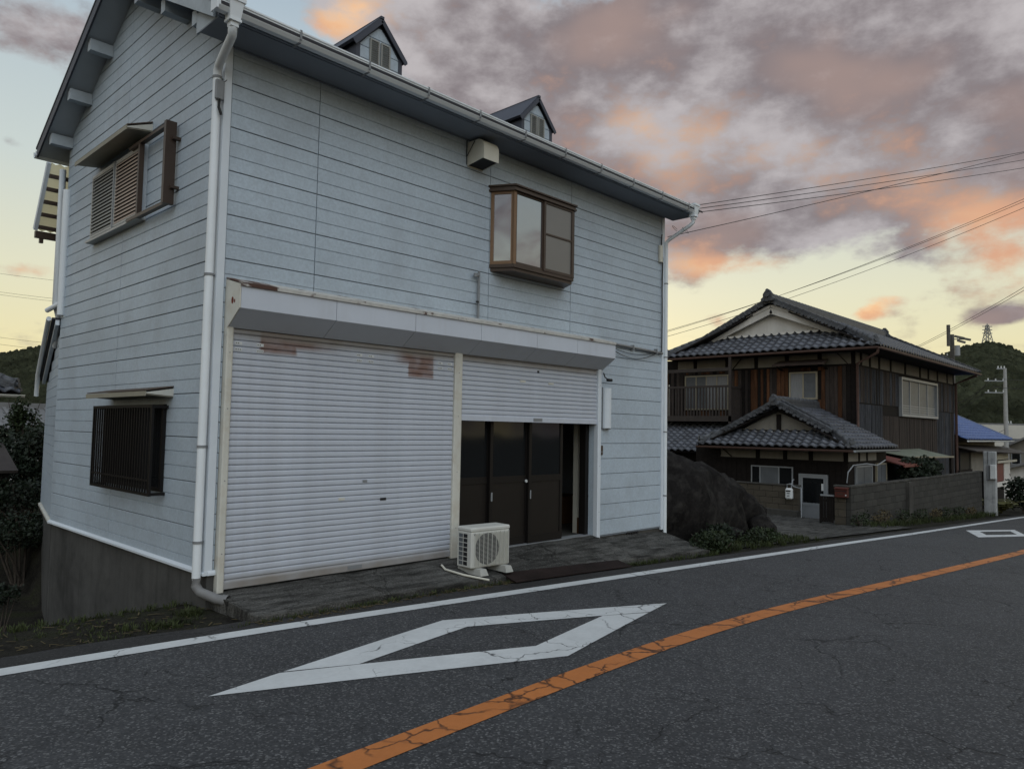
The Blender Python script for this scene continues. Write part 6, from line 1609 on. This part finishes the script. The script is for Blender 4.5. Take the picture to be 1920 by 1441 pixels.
s = MB(); s.slab((fx_(1797)+0.2, 1.25, 0.98), (fx_(1903), 1.25, 0.72), (fx_(1903), 2.5, 1.10), (fx_(1797)+0.2, 2.5, 1.28), 0.05); s.build('lean_roof', 'rail_wood', anx)
def panel(name, m, a, b, t, u, d=0.0):
    s = MB(); x0_, x1_ = fx_(a), fx_(b); s.box(x0_, x1_, ay-0.03-d, ay+0.02-d, fz_((a+b)/2, u), fz_((a+b)/2, t)); return s.build(name, m, anx)
s = MB(); s.box(36.7, fx_(1892), ay+0.03, ay+0.1, -2.4, 1.0); s.build('back_wall', 'black', anx)
panel('pale_board', 'plaster', 1820, 1842, 847, 884); panel('cream_board', 'cream_wood', 1866, 1889, 850, 861)
panel('window_hood', 'cream_metal', 1862, 1898, 862, 866, 0.2); panel('brown_window', 'red_sheet', 1868, 1880, 867, 902)
panel('white_column', 'white_plaster', 1880, 1891, 867, 966, 0.03); panel('white_sill', 'white_plaster', 1866, 1881, 903, 912, 0.02); panel('wood_skirting', 'timber', 1866, 1880, 912, 966)
panel('dark_board', 'timber', 1797, 1821, 880, 950, 0.02); panel('dark_board', 'timber', 1842, 1868, 850, 966)
# white gatepost with the electric meter box
p0, p1 = FR(1843, 905, 0.2), FR(1843, 848, 0.2)
gpst = thing('gatepost', 'tall weathered whitewashed gatepost at the far end of the block wall', 'gatepost', (33.1, -0.1, zrc(33.1)))
mat('whitewash', (0.40, 0.41, 0.41), 0.9, 0.2, 2, 0.2, 30, dirt=0.85, dscale=1.6, dirtcol=(0.13, 0.14, 0.15), streak=0.8)
yA, yB = SD(1867, 900, 32.95).y, SD(1844, 900, 32.95).y
s = MB(); s.bbox(32.95, 33.25, yA, yB, zrc(33)-0.2, SD(1855, 846, 32.95).z, 0.02); s.build('shaft', 'whitewash', gpst)
q0, q1 = SD(1857, 871, 32.9), SD(1867, 898, 32.9)
s = MB(); s.bbox(32.78, 32.945, q1.y-0.03, q0.y, q1.z, q0.z, 0.015); s.build('meter_box', 'plate_white', gpst)
s = MB(); s.box(32.90, 32.948, q0.y+0.03, q0.y+0.13, q1.z-0.04, q0.z-0.02); s.build('conduit_box', 'steel', gpst)
s = MB(); s.tube([(32.93, q0.y+0.08, q0.z), (32.93, q0.y+0.08, SD(1855, 846, 32.95).z)], 0.02, 6); s.build('conduit', 'steel', gpst)
# grey-roofed house far right and the long white building
def plain_house(name, label, x0, x1, y0, y1, zb, ze, zr_, wm, rm_, ov=0.6, windows=(), axis_='x'):
    t = thing(name, label, 'house', ((x0+x1)/2, (y0+y1)/2, zb))
    s = MB(); s.box(x0, x1, y0, y1, zb-0.5, ze); s.build('wall', wm, t)
    ym = (y0+y1)/2; rf = sub('roof', t, ((x0+x1)/2, ym, ze)); sl = (zr_-ze)/(ym-y0)
    for sg, ya in ((1, y0), (-1, y1)):
        s = MB(); ye_ = ya-sg*ov
        pts = [(x0-ov, ye_, ze-ov*sl), (x1+ov, ye_, ze-ov*sl), (x1+ov, ym, zr_), (x0-ov, ym, zr_)]
        s.slab(*(pts if sg > 0 else pts[::-1]), 0.1); s.build('slope', rm_, rf)
        k = 0; n = int((x1-x0+2*ov)/0.6)
        s = MB()
        for i in range(n): 
            x = x0-ov+(i+0.5)*(x1-x0+2*ov)/n; s.bar((x, ye_, ze-ov*sl+0.04), (x, ym, zr_+0.04), 0.16, 0.07)
        s.build('tile_rolls', rm_, rf, kind='stuff')
    s = MB(); s.bar((x0-ov, ym, zr_+0.08), (x1+ov, ym, zr_+0.08), 0.35, 0.3); s.build('ridge', rm_, rf)
    s = MB(); s.prism([(y0, ze), (y1, ze), (ym, zr_-0.1)], x0, x0+0.1, 'x'); s.build('gable_wall', wm, t)
    for (kind, a, b, za, zb_) in windows:
        s = MB()
        if kind == 'x': s.box(x0-0.05, x0-0.002, a, b, za, zb_)
        else: s.box(a, b, y0-0.05, y0-0.002, za, zb_)
        w = s.build('window', 'alu_grey', t)
        s = MB()
        if kind == 'x': s.box(x0-0.06, x0-0.051, a+0.08, b-0.08, za+0.08, zb_-0.08)
        else: s.box(a+0.08, b-0.08, y0-0.06, y0-0.051, za+0.08, zb_-0.08)
        s.build('pane', 'glass_dark', w)
    return t
a = DP(1898, 828, 62); 
plain_house('tiled_house', 'grey-roofed cream house with timber posts beyond the blue roof', a.x, a.x+9, a.y-7.5, a.y+0.5, -3.2, 0.9, 2.9, 'plaster', 'far_roof', 0.8, [('x', a.y-2.2, a.y-1.2, -0.6, 0.6), ('x', a.y-0.6, a.y+0.1, -0.6, 0.6)])
a = DP(1914, 862, 50)
plain_house('low_shed', 'low dark-roofed shed beside the road past the blue-roofed house', a.x, a.x+6, a.y-6, a.y+1.2, -3.2, -0.5, 0.55, 'white_plaster', 'far_roof', 0.5)
a = DP(1800, 795, 118); b = DP(2010, 795, 118)
lwb = thing('factory_building', 'long flat-roofed cream factory building below the wooded hill', 'building', ((a.x+b.x)/2, (a.y+b.y)/2, -3.5))
s = MB(); d_ = Vector((b.x-a.x, b.y-a.y, 0)).normalized(); n__ = Vector((0.72, 0.69, 0)); ext = Vector((b.x, b.y, 0))+d_*30
P_ = [Vector((a.x, a.y, 0))-d_*8, ext, ext+n__*14, Vector((a.x, a.y, 0))-d_*8+n__*14]
s.hexa([Vector((p.x, p.y, -6)) for p in P_]+[Vector((p.x, p.y, a.z)) for p in P_]); s.build('wall', 'far_wall', lwb)
s = MB(); s.hexa([Vector((p.x, p.y, a.z+0.002)) for p in P_]+[Vector((p.x, p.y, a.z+0.25)) for p in P_]); s.build('roof', 'far_roof', lwb)
for k in range(9):
    c = P_[0]+d_*(4+k*5.5)-n__*0.06; s = MB(); s.hexa([c+Vector((0, 0, 0.4)), c+d_*2.6+Vector((0, 0, 0.4)), c+d_*2.6+n__*0.05+Vector((0, 0, 0.4)), c+n__*0.05+Vector((0, 0, 0.4)), c+Vector((0, 0, 1.5)), c+d_*2.6+Vector((0, 0, 1.5)), c+d_*2.6+n__*0.05+Vector((0, 0, 1.5)), c+n__*0.05+Vector((0, 0, 1.5))]); s.build('window', 'frosted', lwb)

# ================================================================== utility poles, pylon, wires
def wirebetween(name, label, p, q, sag, r, group=None, n=28):
    p, q = Vector(p), Vector(q); s = MB()
    s.tube([p.lerp(q, i/n)+Vector((0, 0, -sag*4*(i/n)*(1-i/n))) for i in range(n+1)], r, 5); return s.build(name, 'wire', None, label=label, cat='cable', group=group)
def upole(label, base, top, r, m, arms, name='utility_pole'):
    t = thing(name, label, 'utility pole', base); b, c = Vector(base), Vector(top); s = MB()
    s.tube([b-Vector((0, 0, 0.5)), b.lerp(c, 0.5), c], r, 12, rs=[r*1.25, r, r*0.75]); s.build('shaft', m, t)
    for (h, ln, dx, dy, off) in arms:
        p = b.lerp(c, h); d = Vector((dx, dy, 0)).normalized(); s = MB(); s.bar(p+d*(off-ln/2), p+d*(off+ln/2), 0.09, 0.09); ar = s.build('crossarm', 'alu_grey' if m == 'pole_concrete' else m, t)
        for k in range(3):
            e = p+d*(off-ln/2+ln*(k+0.25)/2.7); s = MB(); s.tube([e+Vector((0, 0, 0.04)), e+Vector((0, 0, 0.22))], 0.05, 6); s.build('insulator', 'plate_white', ar)
    return t
a = DP(1884, 690, 62); b = Vector((a.x, a.y, zrc(60)))
dL = Vector((-0.69, 0.72, 0))
upole('pale concrete utility pole with two crossarms standing in front of the wooded hill', b, a+Vector((0, 0, 0)), 0.17, 'pole_concrete', [(0.80, 1.7, -0.69, 0.72, 0.85), (0.895, 1.7, -0.69, 0.72, 0.85), (0.995, 0.7, -0.69, 0.72, 0.33), (0.55, 0.6, 0.69, -0.72, 0.2)])
rp_ = a
a = DP(1785, 627, 74); b = Vector((a.x, a.y, -3.5))
pl2 = upole('dark wooden utility pole rising behind the tiled roof of the wooden house', b, a, 0.26, 'far_pole', [(0.86, 2.6, -0.69, 0.72, 0.6), (0.97, 1.2, 0.69, -0.72, 0.6)])
c = DP(1778, 609, 73.5); s = MB(); s.tube([c+Vector((0, 0, -2.1)), c], 0.17, 8); s.build('extension_post', 'far_pole', pl2)
for px, py, w in ((1796, 632, 12), (1806, 635, 14), (1800, 640, 10)):
    p = DP(px-w/2, py-2, 73); q = DP(px+w, py+2, 73); s = MB(); s.bar(p, q, 0.12, 0.2); s.build('dead_end_arm', 'far_pole', pl2)
c = DP(1795, 657, 73); s = MB(); s.tube([c+Vector((0, 0, -0.5)), c+Vector((0, 0, 0.5))], 0.25, 8); s.build('transformer', 'alu_grey', pl2)
# lattice pylon on the hill
HD = 520.0
py_ = thing('lattice_pylon', 'steel lattice power pylon on top of the wooded hill', 'pylon', DP(1852, 660, HD))
def PY(px, py): return DP(px, py, HD)
bse = PY(1852, 660); Hh = (PY(1852, 606)-bse).z; s = MB(); ux = (PY(1872, 668)-PY(1852, 668))
ux = Vector((ux.x, ux.y, 0)).normalized(); uy = Vector((-ux.y, ux.x, 0))
def lv(h): return 3.4*(1-h)**1.2*0.9+0.55
crn = lambda h, i: bse+Vector((0, 0, Hh*h))+ux*(lv(h)*(1 if i in (0, 1) else -1))+uy*(lv(h)*(1 if i in (0, 3) else -1))
hs = [0, 0.2, 0.38, 0.53, 0.66, 0.77, 0.87, 0.95]
for h0, h1 in zip(hs, hs[1:]):
    for i in range(4):
        s.bar(crn(h0, i), crn(h1, i), 0.42, 0.42); s.bar(crn(h0, i), crn(h1, (i+1) % 4), 0.22, 0.22); s.bar(crn(h0, (i+1) % 4), crn(h1, i), 0.22, 0.22)
s.bar(crn(0.95, 0), bse+Vector((0, 0, Hh)), 0.4, 0.4); s.bar(crn(0.95, 2), bse+Vector((0, 0, Hh)), 0.4, 0.4)
s.build('lattice', 'steel', py_)
for h in (0.66, 0.78, 0.90):
    s = MB(); c = bse+Vector((0, 0, Hh*h)); s.bar(c-ux*3.4, c+ux*3.4, 0.45, 0.5); s.build('crossarm', 'steel', py_)
# nearer pole just outside the view that carries the service drops
pq = DP(2230, 700, 24); pb = Vector((pq.x, pq.y, zrc(pq.x)))
np_ = upole('roadside concrete utility pole that carries the service wires', pb, Vector((pb.x, pb.y, 10.0)), 0.17, 'pole_concrete', [(0.9, 1.8, 1, 0.3, 0.0), (0.82, 1.6, 1, 0.3, 0.0)])
GS = 'service wires from the shop house'
for k, (p, q) in enumerate((((1298, 386), (1920, 268)), ((1295, 393), (1920, 281)), ((1292, 400), (1920, 293)), ((1252, 444), (1920, 274)))):
    A_ = FR(*p, -0.5) if k < 3 else FR(*p, -0.06)
    B_ = DP(2215, (224, 243, 262, 205)[k], 24.2)
    wirebetween('service_wire', ['topmost of the three service wires at the gutter corner of the shop house', 'middle one of the three service wires at the gutter corner of the shop house', 'lowest of the three service wires at the gutter corner of the shop house', 'service wire hooked to the wall below the gutter of the shop house'][k], A_, B_, 0.12, 0.0065, GS)
for k, (e0, e1) in enumerate(((616, 238), (613, 246), (624, 258))):
    wirebetween('overhead_wire', ['upper wire of the close pair', 'lower wire of the close pair', 'single wire below the close pair'][k]+' passing above the ridge of the wooden house', DP(1180, e0+26, 34), DP(2215, e1, 25), 0.55, 0.009, 'overhead wires above the wooden house')
for k, (e0, e1) in enumerate(((648, 362), (651, 372))):
    wirebetween('overhead_wire', ['upper', 'lower'][k]+' far overhead wire leaving the dark pole behind the tiled roof', DP(1722, e0, 74), DP(2200, e1, 40), 0.35, 0.018, 'far wires past the dark pole')
for k, (y0, y1) in enumerate(((508, 523), (543, 557), (548, 562), (629, 641), (642, 654))):
    wirebetween('distant_wire', ['highest thin distant power line crossing the orange cloud beside the gable wall', 'upper line of the middle pair of distant wires beside the gable wall', 'lower line of the middle pair of distant wires beside the gable wall', 'upper of the two distant wires just above the wooded hill by the gable', 'lower of the two distant wires just above the wooded hill by the gable'][k], DP(-160, y0-22, 90), DP(190, y1+11, 84), 0.3, 0.016, 'distant power lines')
for k, e in enumerate((718, 731)):
    wirebetween('pole_wire', 'wire strung from the '+['upper', 'lower'][k]+' crossarm of the pale pole across the wooded hill', DP(1856+6, 709+k*16, 61.5), DP(2080, 704+k*16, 60), 0.3, 0.018, 'wires of the pale pole')
for k in range(4):
    wirebetween('pole_wire', ['lowest', 'second lowest', 'second highest', 'highest'][k]+' of four wires sloping from the pale pole towards the wooden house', DP(1858+4*k, 709+16*(k % 2), 61.8), DP(1760, 790-11*k, 66), 0.4, 0.018, 'wires of the pale pole')
wirebetween('pole_wire', 'slack low wire hanging past the pale concrete pole', DP(1780, 822, 60), DP(1884, 805, 61.7), 0.35, 0.018, 'wires of the pale pole')

# ================================================================== wooded hills
def hill(name, sky, dep0, dep1, zb, seed, dense, span, label, tr=(1.8, 4.2)):
    """terrain whose crest follows a skyline; sky: list of (px, py)"""
    def sk(px):
        if px <= sky[0][0]: return sky[0][1]
        for (a, b), (c, d) in zip(sky, sky[1:]):
            if px <= c: return b+(d-b)*(px-a)/(c-a)
        return sky[-1][1]
    xs = [sky[0][0]+(sky[-1][0]-sky[0][0])*i/70 for i in range(71)]; N = 26; s = MB(); pts = {}
    for i, px in enumerate(xs):
        top = DP(px, sk(px)+7, dep1)
        bot = DP(px, 790, dep0)
        for j in range(N+6):
            t = j/N
            if t <= 1:
                p = bot.lerp(top, t); z = zb+(top.z-zb)*(t**0.85)
            else:
                p = top+(top-bot)*(t-1)*1.6; z = top.z-(top.z-zb)*((t-1)*4)**1.3*0.5
            z += (top.z-zb)*0.06*noise.noise(Vector((p.x*0.012+seed, p.y*0.012, 0)))*min(1, 3*t)*(0.3 if t > 0.8 else 1)
            s.v.append((p.x, p.y, z)); pts[i, j] = Vector((p.x, p.y, z))
    k = N+6
    for i in range(70):
        for j in range(k-1): s.f.append((i*k+j, (i+1)*k+j, (i+1)*k+j+1, i*k+j+1)); s.sm.append(True)
    s.build(name, 'forest', None, kind='structure')
    # tree crowns as leafy lumps
    R = random.Random(seed); variants = []
    for v in range(5):
        bm = bmesh.new(); bmesh.ops.create_icosphere(bm, subdivisions=2, radius=1)
        for q in bm.verts:
            d = q.co.normalized(); f_ = 1+0.55*noise.noise(d*2.3+Vector((v*7.1, 0, 0)))+0.35*noise.noise(d*6+Vector((0, v*3.3, 0))); q.co = d*f_
        variants.append(([q.co.copy() for q in bm.verts], [[q.index for q in f.verts] for f in bm.faces])); bm.free()
    s = MB()
    for _ in range(dense):
        fi = R.uniform(*span); i = min(69, max(0, int((fi-sky[0][0])/(sky[-1][0]-sky[0][0])*70))); j = min(N-1, int(R.random()*(N+1)))
        p = pts[i, j].lerp(pts[i+1, j], R.random()).lerp(pts[i, j+1], R.random()*0.9); rr = R.uniform(*tr); vs, fs = R.choice(variants); a = R.uniform(0, 6.28); ca, sa = math.cos(a), math.sin(a)
        hgt = R.uniform(0.75, 1.25)
        s.add([(p.x+(q.x*ca-q.y*sa)*rr, p.y+(q.x*sa+q.y*ca)*rr, p.z+q.z*rr*hgt+rr*0.25) for q in vs], fs, True)
    s.build(name.replace('hill', 'wood'), 'forest', None, label=label, cat='trees', kind='stuff')
hill('hill_right', [(1150, 800), (1500, 770), (1700, 705), (1790, 662), (1815, 653), (1850, 647), (1880, 651), (1920, 668), (2000, 700), (2250, 770)], 190, HD, -4, 2.0, 3600, (1770, 1970), 'far-off wood covering the hill below the power pylon')
hill('hill_left', [(-420, 660), (-200, 676), (-60, 672), (0, 668), (25, 664), (50, 659), (75, 656), (100, 658), (160, 668), (300, 700), (560, 780)], 110, 300, -3.5, 5.0, 3000, (-60, 130), 'far-off wood covering the low hill behind the gable wall', (0.9, 2.2))

# ================================================================== left-hand neighbours and garden
ln = thing('neighbour_house', 'neighbour tiled house whose hipped eave corner shows at the gable wall side', 'house', (-3, 17, -1.8))
c_ = DP(40, 737, 18); ex, ey, ez = c_.x, c_.y, c_.z
hip = Vector((ex-3.4, ey+3.4, ez+1.75))
nr = sub('roof', ln, (-3, 17, ez))
s = MB(); s.slab((ex-9, ey, ez), (ex, ey, ez), hip, (ex-9, hip.y, hip.z), 0.07); s.slab((ex, ey, ez), (ex, ey+9, ez), (hip.x, ey+9, hip.z), hip, 0.07); s.build('roof_boarding', 'timber', nr)
tiles(nr, (ex-9, ey-0.05, ez+0.03), (1, 0, 0), (0, 3.4, 1.75), 9, 3.8, lambda u, v: u < 9-v*0.89, 0.28, 0.26, single=False)
caps(nr, (ex-0.15, ey+0.15, ez+0.16), hip+Vector((0, 0, 0.12)), 0.10, base=0.10)
ornament(nr, (ex-0.1, ey+0.1, ez+0.16), 0.24, (1, -1, 0))
gutter('gutter', ln, (ex-9, ey-0.1, ez-0.10), (ex+0.05, ey-0.1, ez-0.10), 0.08, 0.06, 'cream_metal')
s = MB(); s.box(ex-9, ex-0.7, ey+0.7, ey+9, -2.5, ez+0.1); s.build('wall', 'timber', ln)
a = DP(-30, 796, 34); b = DP(120, 796, 34)
plain_house('tiled_barn', 'long low barn with a pale grey tiled roof behind the garden trees', a.x-4, b.x+6, a.y+0.5, a.y+6, -4, 1.35, 2.25, 'white_plaster', 'far_roof', 0.4)
sh = thing('garden_shed', 'small dark lean-to shed among the garden trees', 'shed', (0, 12, -1))
c0_ = DP(8, 842, 13.5)
s = MB(); s.slab((c0_.x-2, c0_.y-0.6, c0_.z-0.35), (c0_.x+0.1, c0_.y-0.6, c0_.z-0.35), (c0_.x+0.1, c0_.y+0.6, c0_.z+0.1), (c0_.x-2, c0_.y+0.6, c0_.z+0.1), 0.05); s.build('roof', 'rail_wood', sh)
s = MB(); s.box(c0_.x-2, c0_.x, c0_.y-0.4, c0_.y+0.6, -1.5, c0_.z-0.35); s.build('wall', 'timber', sh)
def tree(label, base, crown_c, r, n, size, seed, m, clump, th=0.07):
    t = thing('garden_tree', label, 'tree', base); R = random.Random(seed); s = MB(); b = Vector(base); c = Vector(crown_c)
    s.tube([b-Vector((0, 0, 0.2)), b.lerp(c, 0.5)+Vector((0.05, -0.04, 0)), c], th, 8, rs=[th*1.3, th, th*0.5])
    for k in range(7):
        e = c+Vector((R.uniform(-.75, .75)*r[0], R.uniform(-.75, .75)*r[1], R.uniform(-.5, .8)*r[2])); st = b.lerp(c, R.uniform(0.4, 0.9)); s.tube([st, st.lerp(e, 0.5)+Vector((0, 0, 0.05)), e], th*0.4, 5, rs=[th*0.45, th*0.3, th*0.12])
    s.build('trunk', 'bark', t); s = MB(); leafcloud(s, c, r, n, size, seed, 0.3, clump=clump); s.build('crown', m, t); return t
def GB(px, py, d): p = DP(px, py, d); return (p.x, p.y, gz(p.x, p.y)), p
b_, c_ = GB(52, 865, 14.6); tree('dense dark evergreen tree behind the angled corner of the shop house', b_, c_, (0.95, 0.9, 0.82), 5200, 0.085, 61, 'leaf_dark', 60)
b_, c_ = GB(42, 785, 15.6); tree('slender lighter green tree rising above the dark evergreen', b_, c_, (0.42, 0.42, 0.52), 1300, 0.07, 62, 'leaf', 26, 0.04)
b_, c_ = GB(-20, 840, 15.2); tree('dark broadleaf tree beside the lean-to garden shed', b_, c_, (0.7, 0.7, 0.75), 2600, 0.09, 63, 'leaf_dark', 40)
b_, c_ = GB(75, 815, 17.5); tree('yellow-green shrub tree in front of the pale barn roof', b_, c_, (0.8, 0.6, 0.4), 1800, 0.08, 64, 'leaf', 30, 0.04)
b_, c_ = GB(42, 995, 12.2); shrub('garden_hedge', 'dark clipped hedge beside the garden path below the gable wall', 'hedge', b_, c_, (0.75, 0.55, 0.36), 2600, 0.06, 65, 'leaf_dark', 8)
b_, c_ = GB(40, 925, 13.2); shrub('garden_bush', 'loose dark bush between the hedge and the evergreen tree', 'bush', b_, c_, (0.95, 0.5, 0.34), 2200, 0.07, 66, 'leaf_dark', 8)
b_, c_ = GB(-5, 1115, 8.8); shrub('garden_bush', 'small dark bush at the edge of the sunken path beside the verge', 'bush', b_, c_, (0.28, 0.25, 0.16), 500, 0.05, 67, 'leaf_dark', 5)
